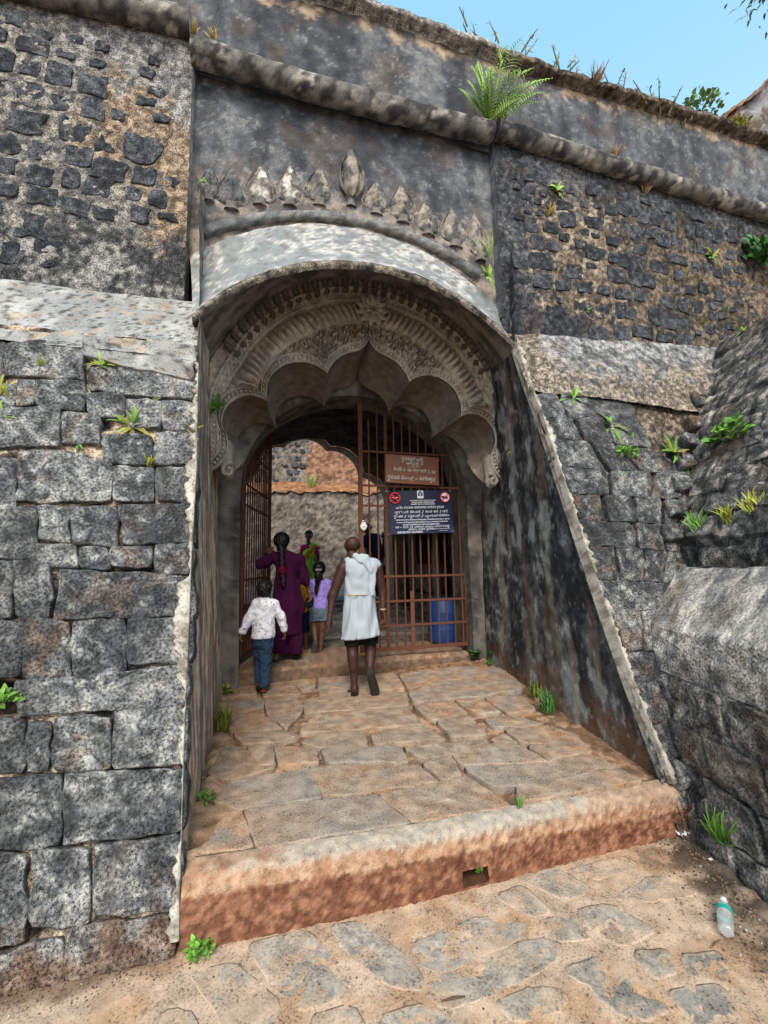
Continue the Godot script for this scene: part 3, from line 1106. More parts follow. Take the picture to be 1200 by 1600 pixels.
func build_fort_wall() -> void:
	var o := thing("fort_wall", "tall black-stained fort wall above the gateway with roll moulding and parapet", "wall", Vector3.ZERO)
	patch("wall_face", o, Vector3(-2.8, 3.85, -3.85), Vector3(-0.62, 3.85, -3.85), Vector3(-0.62, 6.62, -3.85), Vector3(-2.8, 6.55, -3.85), 0.019, cobble_bed_disp, mortar_left, M.mortar)
	var mid := MB.new()
	var low := hood_top(150)
	for j in 101:
		for i in 151:
			var t := j / 100.0
			var q := Vector3(low[i].x, lerpf(low[i].y - 0.06, 6.5, t), -3.95)
			q.x = lerpf(q.x, lerpf(-0.66, 2.46, i / 150.0), ss(0.0, 0.1, t))
			q.z += smooth_disp(q)
			mid.p(q, centre_plaster(q))
	mid.grid(150, 100)
	part("wall_face", mid.mesh(), M.plaster, o)
	patch("wall_face", o, Vector3(2.40, 3.95, -3.85), Vector3(7.6, 4.1, -3.85), Vector3(7.6, 6.3, -3.85), Vector3(2.40, 6.5, -3.85), 0.023, cobble_bed_disp, mortar_right, M.mortar)
	patch("wall_return", o, Vector3(-0.62, 3.8, -3.83), Vector3(-0.61, 3.8, -4.0), Vector3(-0.61, 6.5, -4.0), Vector3(-0.62, 6.5, -3.83), 0.03, nodisp, pale_plaster, M.plaster)
	patch("wall_return", o, Vector3(2.40, 4.28, -4.0), Vector3(2.40, 4.28, -3.83), Vector3(2.40, 6.5, -3.83), Vector3(2.40, 6.5, -4.0), 0.03, nodisp, black_plaster, M.plaster)
	patch("parapet", o, Vector3(-2.8, 6.3, -3.93), Vector3(8.2, 6.2, -3.93), Vector3(8.2, 7.46, -3.93), Vector3(-2.8, 7.46, -3.93), 0.026, smooth_disp, parapet_col, M.plaster)
	for k in [[-3.0, -0.645, 0.115, bend_roll_a], [-0.635, 2.37, 0.115, bend_roll_b], [2.41, 7.8, 0.105, bend_roll_c]]:
		var mb := MB.new()
		sweep_x(mb, k[0], k[1], 0.03, circle_profile(k[2], 14), k[3], roll_col)
		var ends := MB.new()
		for x in [k[0], k[1]]:
			var b: Vector3 = k[3].call(x)
			var m := mb.p(Vector3(x, 0, 0) + b, roll_col(b))
			var ring := []
			for w in circle_profile(k[2], 14):
				ring.append(mb.p(Vector3(x, w.y, w.x) + b, roll_col(b)))
			for i in 14:
				mb.tri(m, ring[i + 1], ring[i])
		part("roll_moulding", mb.mesh(), M.plaster, o)
	var mb := MB.new()
	sweep_x(mb, -3.0, 8.2, 0.03, [Vector2(0.0, -0.05), Vector2(0.03, -0.02), Vector2(0.10, -0.01), Vector2(0.115, 0.01), Vector2(0.115, 0.05), Vector2(0.10, 0.075), Vector2(0.03, 0.09), Vector2(-0.3, 0.12), Vector2(-0.9, 0.12)], bend_coping, coping_col)
	part("coping", mb.mesh(), M.mortar, o)
	mb = MB.new()
	mb.box(Vector3(2.7, 6.25, -4.45), Vector3(11.0, 2.4, 0.8), Basis(), SLATE)
	mb.box(Vector3(-1.75, 2.5, -4.95), Vector3(2.1, 5.2, 2.0), Basis(), SLATE)
	mb.box(Vector3(5.6, 2.4, -4.95), Vector3(5.2, 5.2, 2.0), Basis(), SLATE)
	part("wall_core", mb.mesh(false), M.plaster, o)
	rng.seed = 4
	var left: Array = ["-197,625,15,13", "-183,604,21,16", "-185,583,15,16", "-164,583,19,22", "-184,559,18,23", "-139,581,23,19", "-162,557,15,15", "-137,559,16,21", "-119,558,11,11", "-183,533,24,19", "-151,536,22,20", "-100,532,27,25", "-127,532,14,22", "-194,511,13,15", "-174,511,13,15", "-145,513,17,19", "-124,507,24,18", "-97,507,16,16", "-77,506,11,11", "-171,489,18,16", "-150,492,12,15", "-130,488,19,15", "-106,489,14,12", "-86,488,13,14", "-169,472,18,15", "-146,467,17,17", "-125,466,17,11", "-99,470,14,15", "-194,492,12,12", "-193,472,14,12", "-79,473,15,7", "-202,583,13,19", "-205,606,8,13", "-202,560,8,15", "-173,445,21,20", "-162,423,21,22", "-187,420,11,18", "-211,532,15,17", "-205,451,18,18", "-210,507,14,16", "-207,483,12,16"]
	var right: Array = ["288,521,18,17", "306,520,14,12", "262,494,22,17", "291,499,26,20", "263,474,20,14", "291,476,24,17", "319,476,19,14", "335,494,18,17", "346,477,18,13", "363,522,26,15", "414,520,33,18", "390,500,24,17", "417,499,16,17", "437,501,20,17", "397,478,19,13", "424,479,18,12", "461,477,16,14", "488,477,15,19", "509,479,12,14", "442,457,21,21", "472,452,33,17", "500,499,15,13", "484,516,17,13", "455,522,24,17", "465,558,19,18", "487,561,15,15", "445,562,15,14", "383,560,17,12", "363,559,20,15", "424,558,18,19", "458,582,11,18", "476,580,17,15", "508,578,14,18", "528,582,18,17", "553,582,18,20", "578,586,17,17", "416,589,32,19", "437,582,18,16", "392,583,17,16", "366,602,17,14", "472,604,19,13", "525,603,20,17", "525,559,14,17", "544,558,14,12", "572,560,15,15", "593,560,15,17", "582,540,13,12", "563,537,14,15", "546,498,14,15", "526,453,16,13", "511,529,14,16", "493,537,15,11", "360,452,23,17", "393,457,15,18", "359,425,23,17", "390,429,23,17", "423,435,28,16", "452,434,21,13", "481,433,26,14", "370,478,17,12", "330,555,19,18", "307,542,16,15", "283,537,15,12", "328,573,19,12", "389,542,17,12", "389,521,14,12", "429,539,18,12", "478,536,15,11", "443,607,18,13", "510,609,20,13", "344,529,16,12", "609,600,17,14", "614,574,17,14", "338,453,16,14", "520,505,16,13", "531,533,14,13", "546,529,12,13", "406,455,14,12", "410,566,14,13"]
	cobbles(o, left, -3.85)
	cobbles(o, right, -3.85)
	cobbles(o, fillers(left, Rect2(-2.25, 4.7, 1.45, 1.5), 0.19, 0.135), -3.85)
	cobbles(o, fillers(right, Rect2(2.62, 4.45, 3.5, 1.55), 0.165, 0.125), -3.85)


func build_battered_walls() -> void:
	var o := thing("battered_wall", "leaning wall of big dark granite blocks ending in a white plaster corner by the kerb", "wall", Vector3.ZERO)
	var n := Vector3(0, 0.27, 1).normalized()
	var back := n * -0.030
	patch("mortar_bed", o, Vector3(-2.4, -0.1, left_z(-0.1)) + back, Vector3(-0.335, -0.1, left_z(-0.1)) + back, Vector3(-0.44, 3.4, left_z(3.4)) + back, Vector3(-2.4, 3.4, left_z(3.4)) + back, 0.017, bed_disp, bed_col, M.mortar)
	rng.seed = 21
	stones(o, ["-159,322,-137,328,-133,300,-155,297", "-137,327,-115,327,-111,299,-133,300", "-183,322,-160,323,-154,293,-176,290", "-110,312,-93,312,-91,292,-107,292", "-93,313,-44,308,-43,292,-91,291", "-148,297,-138,298,-135,278,-145,277", "-138,297,-110,299,-107,277,-135,277", "-109,290,-86,291,-84,273,-106,273", "-85,288,-64,288,-62,267,-82,267", "-64,289,-43,289,-41,266,-62,267", "-176,290,-148,292,-145,277,-172,275", "-172,273,-122,279,-117,251,-166,247", "-120,275,-99,276,-96,253,-117,254", "-96,262,-66,262,-64,241,-93,240", "-66,265,-41,266,-39,242,-64,241", "-166,245,-138,242,-133,212,-159,211", "-139,247,-115,249,-109,215,-133,215", "-115,249,-88,242,-85,216,-110,215", "-87,239,-64,239,-62,217,-84,217", "-63,240,-38,241,-37,217,-61,217", "-158,210,-123,212,-118,182,-152,183", "-122,212,-106,212,-103,191,-119,193", "-106,213,-81,213,-78,189,-102,190", "-80,214,-38,216,-36,191,-77,190", "-119,190,-99,190,-97,177,-117,178", "-98,189,-83,189,-81,176,-96,176", "-82,189,-60,189,-59,176,-81,177", "-59,190,-37,191,-36,171,-58,173", "-152,181,-118,181,-118,180,-152,181", "-152,181,-129,180,-123,150,-146,152", "-128,181,-111,181,-106,150,-123,151", "-106,176,-35,170,-34,148,-102,149", "-145,150,-119,149,-114,122,-140,124", "-119,150,-97,149,-92,119,-114,121", "-96,149,-70,148,-66,121,-92,121", "-69,148,-35,148,-34,123,-66,124", "-116,120,-35,122,-34,102,-113,104", "-136,105,-109,103,-105,79,-131,82", "-108,102,-98,101,-95,79,-104,80", "-97,102,-71,100,-68,76,-93,78", "-70,103,-35,102,-33,74,-67,76", "-130,80,-89,77,-85,48,-124,52", "-88,77,-33,73,-31,46,-84,49", "-124,51,-99,48,-93,15,-116,17", "-97,49,-73,46,-69,18,-92,20", "-72,47,-33,45,-30,16,-68,20", "-116,14,-79,15,-76,-5,-113,0", "-79,18,-33,15,-32,0,-77,0", "-219,322,-185,322,-185,290,-219,290", "-240,322,-221,322,-221,290,-240,290", "-212,290,-178,290,-178,275,-212,275", "-240,290,-214,290,-214,275,-240,275", "-208,273,-174,273,-174,247,-208,247", "-240,273,-210,273,-210,247,-240,247", "-202,245,-168,245,-168,211,-202,211", "-240,245,-204,245,-204,211,-240,211", "-194,210,-160,210,-160,183,-194,183", "-240,210,-196,210,-196,183,-240,183", "-188,181,-154,181,-154,181,-188,181", "-236,181,-190,181,-190,181,-236,181", "-188,181,-154,181,-154,152,-188,152", "-236,181,-190,181,-190,152,-236,152", "-181,150,-147,150,-147,124,-181,124", "-229,150,-183,150,-183,124,-229,124", "-240,150,-231,150,-231,124,-240,124", "-172,105,-138,105,-138,82,-172,82", "-220,105,-174,105,-174,82,-220,82", "-240,105,-222,105,-222,82,-240,82", "-166,80,-132,80,-132,52,-166,52", "-214,80,-168,80,-168,52,-214,52", "-240,80,-216,80,-216,52,-240,52", "-160,51,-126,51,-126,17,-160,17", "-208,51,-162,51,-162,17,-208,17", "-238,51,-210,51,-210,17,-238,17", "-152,14,-118,14,-118,0,-152,0", "-200,14,-154,14,-154,0,-200,0", "-230,14,-202,14,-202,0,-230,0", "-240,14,-232,14,-232,0,-240,0"], left_z, n, 0.026, 0.016, 0.0095)
	patch("plaster_band", o, Vector3(-2.6, 3.27, left_z(3.27) + 0.02), Vector3(-0.44, 3.22, left_z(3.22) + 0.03), Vector3(-0.46, 3.98, -3.82), Vector3(-2.6, 3.94, -3.82), 0.02, smooth_disp, pale_plaster, M.plaster)
	var flap := []
	for q in [[-1.17, 3.34], [-1.15, 3.18], [-1.0, 3.15], [-0.88, 3.11], [-0.7, 3.1], [-0.44, 3.05], [-0.45, 3.36]]:
		flap.append(Vector3(q[0], q[1], left_z(q[1])))
	part("plaster_flap", block(flap, n, 0.03, 0.05, 0.025, 0.008, 0.012, pale_plaster), M.plaster, o)
	plaster_edge(o, [Vector3(-0.315, 0.06, left_z(0.06)), Vector3(-0.345, 0.8, left_z(0.8)), Vector3(-0.37, 1.6, left_z(1.6)), Vector3(-0.385, 2.4, left_z(2.4)), Vector3(-0.42, 3.2, left_z(3.2))], Vector3(-1, 0, 0), n, 0.055)
	o = thing("battered_wall", "leaning wall of coursed granite blocks between the black alcove side and the boulder ledge", "wall", Vector3.ZERO)
	n = Vector3(0, 0.33, 1).normalized()
	back = n * -0.026
	patch("mortar_bed", o, Vector3(2.6, -0.05, right_z(-0.05)) + back, Vector3(3.6, -0.05, right_z(-0.05)) + back, Vector3(5.6, 3.6, right_z(3.6)) + back, Vector3(2.43, 3.6, right_z(3.6)) + back, 0.022, rough_disp, worn_bed, M.mortar)
	rng.seed = 33
	stones(o, ["247,332,272,335,276,307,250,306", "277,336,355,346,361,308,280,307", "250,306,281,307,282,283,250,284", "286,307,315,307,316,283,287,283", "320,308,361,308,362,281,321,282", "250,284,288,283,298,256,250,256", "293,283,316,283,334,256,304,256", "321,282,362,281,396,257,341,256", "250,256,298,256,291,231,253,232", "304,256,350,257,332,230,296,231", "357,257,396,257,368,230,338,230", "253,232,282,231,280,208,254,209", "287,231,315,231,309,207,284,208", "320,231,347,230,337,206,313,207", "353,230,368,230,355,206,342,206", "254,209,306,207,301,185,255,188", "310,207,338,206,329,183,305,185", "343,206,355,206,343,182,333,183", "255,188,278,186,272,160,254,161", "282,186,307,184,295,158,275,159", "311,184,330,183,313,157,299,158", "334,183,343,182,324,156,317,157", "254,161,324,156,302,136,258,139", "258,139,284,138,274,109,258,110", "286,137,302,136,284,108,275,108", "258,110,284,108,283,88,259,89", "259,89,283,88,278,62,262,64", "262,64,278,62,276,43,262,44", "262,44,276,43,273,26,265,26", "265,26,273,26,272,15,266,15"], right_z, n, 0.03, 0.02, 0.009)
	patch("plaster_band", o, Vector3(2.42, 3.36, right_z(3.36) + 0.03), Vector3(4.7, 3.27, right_z(3.27) + 0.03), Vector3(5.6, 4.3, -3.80), Vector3(2.42, 4.08, -3.80), 0.022, rough_disp, band_right, M.mortar)
	plaster_edge(o, [Vector3(2.625, 0.3, right_z(0.3)), Vector3(2.56, 0.88, right_z(0.88)), Vector3(2.53, 1.36, right_z(1.36)), Vector3(2.51, 1.9, right_z(1.9)), Vector3(2.495, 2.4, right_z(2.4)), Vector3(2.48, 3.0, right_z(3.0)), Vector3(2.44, 3.5, right_z(3.5)), Vector3(2.43, 3.9, right_z(3.9))], Vector3(1, 0, 0), n, 0.05)


func missing_block(p: Vector3) -> float:   # the gap where a block has fallen out
	return ss(-1.632, -1.632 + 0.02, p.x) * ss(-1.158 + 0.02, -1.158 - 0.02, p.x + 0.03 * nz(p, 9.0)) * ss(1.035 - 0.01, 1.035 + 0.02, p.y) * ss(1.207 + 0.01, 1.207 - 0.02, p.y)


func bed_disp(p: Vector3) -> float:
	return rough_disp(p) * 0.7 - 0.24 * missing_block(p)


func bed_col(p: Vector3) -> Color:
	return mixc(joint(p), Color(0.05, 0.04, 0.033), missing_block(p))  # the hole's inner shade is painted in as well as modelled


func worn_bed(p: Vector3) -> Color:
	var c := granite(p)
	var d := nz(p, 12.0) + 0.5 * nz(p, 4.0)
	return mixc(c, mixc(Color(0.14, 0.10, 0.075), Color(0.5, 0.42, 0.33), ss(0.0, 0.4, d)), ss(2.2, 3.0, p.y + 0.6 * nz(p, 2.0)) * 0.8)


func edge_col(p: Vector3) -> Color:
	return mixc(Color(0.58, 0.55, 0.49), Color(0.24, 0.21, 0.17), ss(-0.05, 0.35, nz(p, 9.0) + 0.5 * nz(p, 25.0)) * 0.9)


func plaster_edge(o: Node3D, pts: Array, inward: Vector3, n: Vector3, width: float) -> void:   # ragged lime plaster along a corner
	var mb := MB.new()
	var rows := 0
	for i in pts.size() - 1:
		var a: Vector3 = pts[i]
		var b: Vector3 = pts[i + 1]
		var k := int(a.distance_to(b) / 0.02)
		for j in k + (1 if i == pts.size() - 2 else 0):
			var q := a.lerp(b, float(j) / k)
			var w := width * (0.55 + 1.1 * nz(q, 2.2) + 0.7 * nz(q, 9.0) + 0.7 * nz(q, 30.0))
			w = clampf(w, 0.004, width * 1.6)
			for s in [[-0.03, -0.08], [-0.03, 0.02], [0.0, 0.036], [0.4, 0.038], [0.8, 0.036], [1.0, 0.024], [1.02, -0.05]]:
				var t: Vector3 = q + inward * (w * s[0]) + n * (s[1] + 0.005 * nz(q, 30.0))
				mb.p(t, edge_col(t))
			rows += 1
	mb.grid(6, rows - 1)
	part("plaster_edge", mb.mesh(), M.plaster, o)


func build_side_wall() -> void:
	# the wall that comes forward on the right: it stands below, leans away above a plastered ledge
	var o := thing("buttress_wall", "rough dark leaning wall with a smooth boulder-like ledge at the picture's edge", "wall", Vector3.ZERO)
	var dir := Vector3(-0.27, 0.0, 1.0)
	var prof := [Vector3(2.69, -0.1, -2.42), Vector3(2.84, 0.95, -2.70), Vector3(2.86, 1.08, -2.74), Vector3(2.92, 1.24, -2.80), Vector3(3.42, 1.67, -2.95), Vector3(3.49, 1.70, -2.98), Vector3(3.53, 1.93, -3.04), Vector3(4.43, 3.25, -3.47), Vector3(5.24, 4.25, -3.80), Vector3(6.2, 5.5, -4.0)]
	var names := ["wall_foot", "", "", "ledge", "ledge_top", "dark_course", "wall_face", "", ""]
	var far := []
	for q in prof:
		far.append(q + dir * (0.2 - q.z))
	var mb := MB.new()
	patch_into(mb, prof[0], far[0], far[1], prof[1], 0.026, masonry_disp, side_wall_col)
	part("wall_foot", mb.mesh(), M.stone, o)
	mb = MB.new()
	# the ledge is one rounded mass
	var pts := [prof[1], prof[2], prof[3], prof[4], prof[5]]
	var nu := 110
	var nv := 44
	for j in nv + 1:
		for i in nu + 1:
			var s := float(i) / nu
			var t := float(j) / nv * 4.0
			var k := mini(int(t), 3)
			var f := t - k
			var a: Vector3 = pts[k]
			var b: Vector3 = pts[k + 1]
			var q := a.lerp(b, f) + dir * (0.2 - a.lerp(b, f).z) * s
			var swell := 0.05 * sin(PI * float(j) / nv) + 0.04 * nz(q, 1.6) + 0.012 * nz(q, 7.0) + 0.006 * nz(q, 20.0)
			mb.p(q + Vector3(-0.7, 0.7, 0) * swell, ledge_col(q))
	mb.grid(nu, nv)
	part("ledge", mb.mesh(), M.stone, o)
	mb = MB.new()
	patch_into(mb, prof[5], far[5], far[6], prof[6], 0.026, masonry_disp, dark_course_col)
	part("dark_course", mb.mesh(), M.stone, o)
	mb = MB.new()
	patch_into(mb, prof[6], far[6], far[7], prof[7], 0.026, masonry_disp, side_wall_col)
	part("wall_face", mb.mesh(), M.stone, o)
	mb = MB.new()
	patch_into(mb, prof[7], far[7], far[8], prof[8], 0.03, masonry_disp, side_wall_col)
	part("wall_face", mb.mesh(), M.stone, o)
	# loose blocks in the crease between the two walls
	rng.seed = 8
	for q in [[2.72, 0.35, 0.13, 0.18], [2.79, 0.58, 0.12, 0.16], [2.83, 0.85, 0.11, 0.18], [3.42, 1.98, 0.2, 0.16], [3.58, 2.2, 0.22, 0.15], [3.78, 2.45, 0.2, 0.17], [3.93, 2.68, 0.22, 0.17], [4.12, 2.92, 0.2, 0.16], [4.3, 3.14, 0.2, 0.15], [4.52, 3.42, 0.24, 0.18]]:
		var poly := []
		for k in [[-0.5, -0.5], [0.5, -0.45], [0.55, 0.4], [-0.45, 0.5]]:
			poly.append(Vector3(q[0] + k[0] * q[2], q[1] + k[1] * q[3], right_z(q[1] + k[1] * q[3]) + 0.02))
		stone_tone = rng.randf_range(-0.15, 0.1)
		stone_warm = rng.randf_range(-0.6, 0.7)
		part("stone", block(poly, Vector3(-0.3, 0.4, 1).normalized(), 0.06, 0.15, 0.03, 0.015, 0.03, granite), M.stone, o)
	# courses of blocks that show in the leaning face and in the foot
	for face in [[prof[6], prof[8], 13, 0.43], [prof[0], prof[1], 4, 0.36]]:
		var lo: Vector3 = face[0]
		var hi: Vector3 = face[1]
		var up := hi - lo
		var nn := dir.cross(up).normalized()
		var rows: int = face[2]
		for r in rows:
			var along := 0.05 + 0.22 * (r % 2)
			while along < 2.1:
				var l: float = face[3] * rng.randf_range(0.7, 1.25)
				var t0 := (r + 0.06 + rng.randf_range(-0.05, 0.05)) / rows
				var t1 := (r + 0.94 + rng.randf_range(-0.05, 0.05)) / rows
				var poly := []
				for c in [[t0, along], [t0, along + l - 0.03], [t1, along + l - 0.03], [t1, along]]:
					poly.append(lo + up * c[0] + dir * c[1] + nn * 0.0)
				stone_tone = rng.randf_range(-0.16, 0.06)
				if rng.randf() < 0.86:
					part("stone", block(poly, nn, rng.randf_range(0.022, 0.042), 0.12, 0.04, 0.013, 0.022, side_wall_col), M.stone, o)
				along += l


func dark_course_col(p: Vector3) -> Color:
	return mixc(side_wall_col(p), DARK * 1.5, 0.45)


func rim_curve(n: int) -> Array:
	var out := []
	for q in arc3(Vector2(-0.50, 3.60), Vector2(0.97, 4.36), Vector2(2.44, 3.86), n):
		out.append(q)
	out.append(Vector2(2.44, 3.86))
	return out


func hood_top(n: int) -> Array:
	var out := arc3(Vector2(-0.60, 4.46), Vector2(0.85, 5.03), Vector2(2.46, 4.36), n)
	out.append(Vector2(2.46, 4.36))
	return out


func rim_z(x: float) -> float:
	return -3.47 - 0.08 * (x + 0.5)


func outer_pt(t: float) -> Vector2:   # the alcove's vault at the carved arch, t from 0 at the left to 1
	var a := lerpf(PI * 0.855, PI * 0.165, t)
	return Vector2(1.16 + 1.80 * cos(a), 2.9 + 2.06 * sin(a))


func lip_col(p: Vector3) -> Color:
	return mixc(Color(0.36, 0.32, 0.27), Color(0.10, 0.09, 0.08), ss(-0.1, 0.3, nz(p, 7.0)))


func build_gateway() -> void:
	var o := thing("gateway", "arched fort gateway with plaster hood, carved cusped arch and lotus buds", "gateway", Vector3.ZERO)
	# side faces of the alcove
	patch("alcove_side", o, Vector3(-0.315, -0.1, -2.455), Vector3(-0.29, -0.1, -5.6), Vector3(-0.5, 3.8, -5.6), Vector3(-0.455, 3.8, -3.5), 0.022, smooth_disp, reveal_left, M.plaster)
	patch("alcove_side", o, Vector3(-0.455, 3.75, -3.46), Vector3(-0.5, 3.75, -5.6), Vector3(-0.5, 5.0, -5.6), Vector3(-0.5, 5.0, -3.7), 0.03, smooth_disp, arch_wall_col, M.plaster)
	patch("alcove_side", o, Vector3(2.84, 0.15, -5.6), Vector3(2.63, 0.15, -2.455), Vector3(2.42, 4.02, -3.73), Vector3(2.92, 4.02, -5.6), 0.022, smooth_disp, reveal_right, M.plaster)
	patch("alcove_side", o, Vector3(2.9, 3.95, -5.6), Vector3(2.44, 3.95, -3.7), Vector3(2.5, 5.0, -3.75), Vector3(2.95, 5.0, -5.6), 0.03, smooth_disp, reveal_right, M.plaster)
	# hood: the curved plaster canopy
	var mb := MB.new()
	var nu := 130
	var rim := rim_curve(nu)
	var top := hood_top(nu)
	var nv := 30
	for j in nv + 1:
		for i in nu + 1:
			var t := float(j) / nv
			var a := Vector3(rim[i].x, rim[i].y + 0.075, rim_z(rim[i].x))
			var b := Vector3(top[i].x, top[i].y, -3.93)
			var q := a.lerp(b, t)
			q.z -= 0.05 * sin(PI * t)
			q += Vector3(0, 0.4, 1).normalized() * (nz(q, 2.0) * 0.012 + nz(q, 9.0) * 0.006)
			mb.p(q, hood_col(q))
	mb.grid(nu, nv)
	part("hood", mb.mesh(), M.hood, o)
	mb = MB.new()
	for j in 5:
		for i in nu + 1:
			var q := Vector3(rim[i].x, rim[i].y + 0.02 * j, rim_z(rim[i].x) + [-0.012, 0.006, 0.012, 0.008, -0.006][j])
			q += Vector3(0, 0, 1) * (nz(q, 9.0) * 0.012)
			mb.p(q, lip_col(q))
	mb.grid(nu, 4)
	part("hood_lip", mb.mesh(), M.mortar, o)
	mb = MB.new()
	for j in 13:
		for i in nu + 1:
			var s := float(i) / nu
			var t := j / 12.0
			var a := Vector3(rim[i].x, rim[i].y, rim_z(rim[i].x) - 0.012)
			var e := outer_pt(s)
			var q := a.lerp(Vector3(e.x, e.y + 0.02, -4.66), t)
			q.y += 0.14 * sin(PI * minf(1.0, t * 1.2)) * sin(PI * s)
			mb.p(q, arch_wall_col(q))
	mb.grid(nu, 12)
	part("alcove_vault", mb.mesh(), M.plaster, o)
	# string course over the hood
	mb = MB.new()
	var line := arc3(Vector2(-0.50, 4.70), Vector2(0.72, 5.10), Vector2(2.20, 4.76), 70)
	line.append(Vector2(2.20, 4.76))
	var sec := [Vector2(-0.05, 0.0), Vector2(-0.05, 0.06), Vector2(-0.02, 0.085), Vector2(0.02, 0.08), Vector2(0.045, 0.055), Vector2(0.05, 0.0)]
	for w in sec:
		for i in line.size():
			var d: Vector2 = (line[mini(i + 1, line.size() - 1)] - line[maxi(i - 1, 0)]).normalized()
			var q2: Vector2 = line[i] + Vector2(-d.y, d.x) * w.x
			var q := Vector3(q2.x, q2.y, -3.955 + w.y * 0.8)
			q += Vector3(0, 0, 1) * nz(q, 8.0) * 0.02
			mb.p(q, hood_col(q) * 0.55)
	mb.grid(line.size() - 1, sec.size() - 1)
	part("string_course", mb.mesh(), M.plaster, o)
	# lotus buds in relief
	rng.seed = 3
	var idx := 0
	for row in ["-46,520,17,31", "-27,519,24,37", "-2,529,24,38", "25,535,24,39", "53,541,25,38", "84,557,23,57", "110,542,25,35", "138,541,26,39", "165,530,27,34", "196,526,28,40", "224,521,22,50"]:
		var q := cm(row)
		var bud := part("lotus_bud", bud_mesh(q, idx == 5, idx), M.plaster, o)
		if idx == 5:
			bud.set_meta("label", "tallest pointed bud over the arch's crown")
		idx += 1
	build_cusped_arch(o)
	build_gate_arch(o)


func bud_mesh(q: PackedFloat32Array, tall: bool, idx: int) -> ArrayMesh:
	var mb := MB.new()
	var w := q[2] * (0.66 if not tall else 0.56)
	var h := q[3] * 0.98
	var y0 := q[1] - q[3] * 0.42
	var lean := (q[0] - 0.95) * -0.03 if idx > 5 else 0.0
	var bare := idx in [2, 3]
	var nu := 34
	var nv := 44
	for j in nv + 1:
		for i in nu + 1:
			var t := float(j) / nv
			var s := float(i) / nu * 2.0 - 1.0
			var e := pow(clampf(t * 0.98 + 0.015, 0.0, 1.0), 0.56)
			var half := w * (pow(sin(PI * e), 0.5) if t < 0.29 else sin(PI * e) * (1.0 - 0.08 * sin(PI * t)))
			if tall:
				half = w * pow(sin(PI * pow(clampf(t * 0.98 + 0.015, 0.0, 1.0), 0.7)), 0.8)
			var k := 1.0 - absf(s)
			var lift := 0.06 * pow(clampf(1.0 - s * s, 0.0, 1.0), 0.35) * pow(sin(PI * clampf(t * 0.93 + 0.05, 0, 1)), 0.4)
			lift -= 0.03 * ss(0.10, 0.2, k) * ss(0.42, 0.28, k) * ss(0.06, 0.16, t) * ss(0.92, 0.75, t)
			lift += 0.025 * ss(0.14, 0.0, absf(s)) * ss(0.9, 0.5, t)
			if tall:
				lift += 0.04 * absf(sin(s * 5.0)) * ss(1.0, 0.3, t)
			var p := Vector3(q[0] + half * s + lean * t * 1.4, y0 + h * t, -3.965)
			p.z += lift * (1.5 if tall else 1.0) + nz(p, 9.0) * 0.022 + nz(p, 22.0) * 0.010
			var c := mixc(Color(0.13, 0.135, 0.14), Color(0.40, 0.36, 0.315), ss(-0.3, 0.35, nz(p, 6.0) + (0.12 if tall else 0.0)))
			if bare:
				c = mixc(c, Color(0.72, 0.70, 0.65), ss(-0.05, 0.12, nz(p + Vector3(idx, 0, 0), 7.0) + 0.28 - 0.5 * absf(s) - 0.25 * t))
			elif idx < 2:
				c = mixc(c, SLATE * 1.8, 0.6)
			mb.p(p, c)
	mb.grid(nu, nv)
	# the little foot under the bud
	var f := w * 0.42
	for j in 7:
		for i in 9:
			var t := j / 6.0
			var s := i / 4.0 - 1.0
			var ww := f * (1.15 - 0.3 * sin(PI * t))
			var p := Vector3(q[0] + ww * s, y0 - q[3] * 0.13 + q[3] * 0.18 * t, -3.965 + 0.06 * sqrt(maxf(0.0, 1.0 - s * s)))
			p.z += nz(p, 14.0) * 0.015
			mb.p(p, Color(0.22, 0.21, 0.20))
	mb.grid(8, 6)
	return mb.mesh()


func cusped_curve() -> Array:   # inner edge of the carved arch, left to right
	var half := []
	half += arc3(Vector2(-0.42, 2.70), Vector2(-0.31, 2.82), Vector2(-0.30, 3.05), 10)
	half += arc3(Vector2(-0.30, 3.05), Vector2(-0.16, 3.47), Vector2(0.085, 3.44), 20)
	half += arc3(Vector2(0.085, 3.44), Vector2(0.30, 3.875), Vector2(0.70, 3.80), 26)
	half += arc3(Vector2(0.70, 3.80), Vector2(0.80, 3.97), Vector2(0.98, 4.08), 10)
	half += arc3(Vector2(0.98, 4.08), Vector2(1.095, 4.14), Vector2(1.165, 4.25), 8)
	var out := half.duplicate()
	out.append(Vector2(1.165, 4.25))
	for i in half.size():
		var q: Vector2 = half[half.size() - 1 - i]
		out.append(Vector2(2.33 - q.x, q.y))
	return resample(out, 0.0065)


func scroll(u: float, v: float) -> float:   # a vine of curling tendrils; u along the arch, v across it, in metres
	var cell := 0.19
	var row := floorf(v / cell)
	u += 0.095 * fposmod(row, 2.0)
	var i := floorf(u / cell)
	var flip := 1.0 if fposmod(i + row, 2.0) < 0.5 else -1.0
	var c := Vector2((fposmod(u, cell) - cell * 0.5), fposmod(v, cell) - cell * 0.5 + 0.012 * flip)
	var r := c.length()
	var a := atan2(c.y, c.x) * flip
	if r < 0.075:
		var f := fposmod(r / 0.042 - a / TAU, 1.0)
		return 1.0 - 2.0 * pow(absf(f - 0.5) * 2.0, 1.6) + 0.5 * ss(0.014, 0.0, r)
	var fan := cos(a * 7.0 + (r - 0.075) * 34.0 * flip)
	return 0.15 + 0.75 * fan


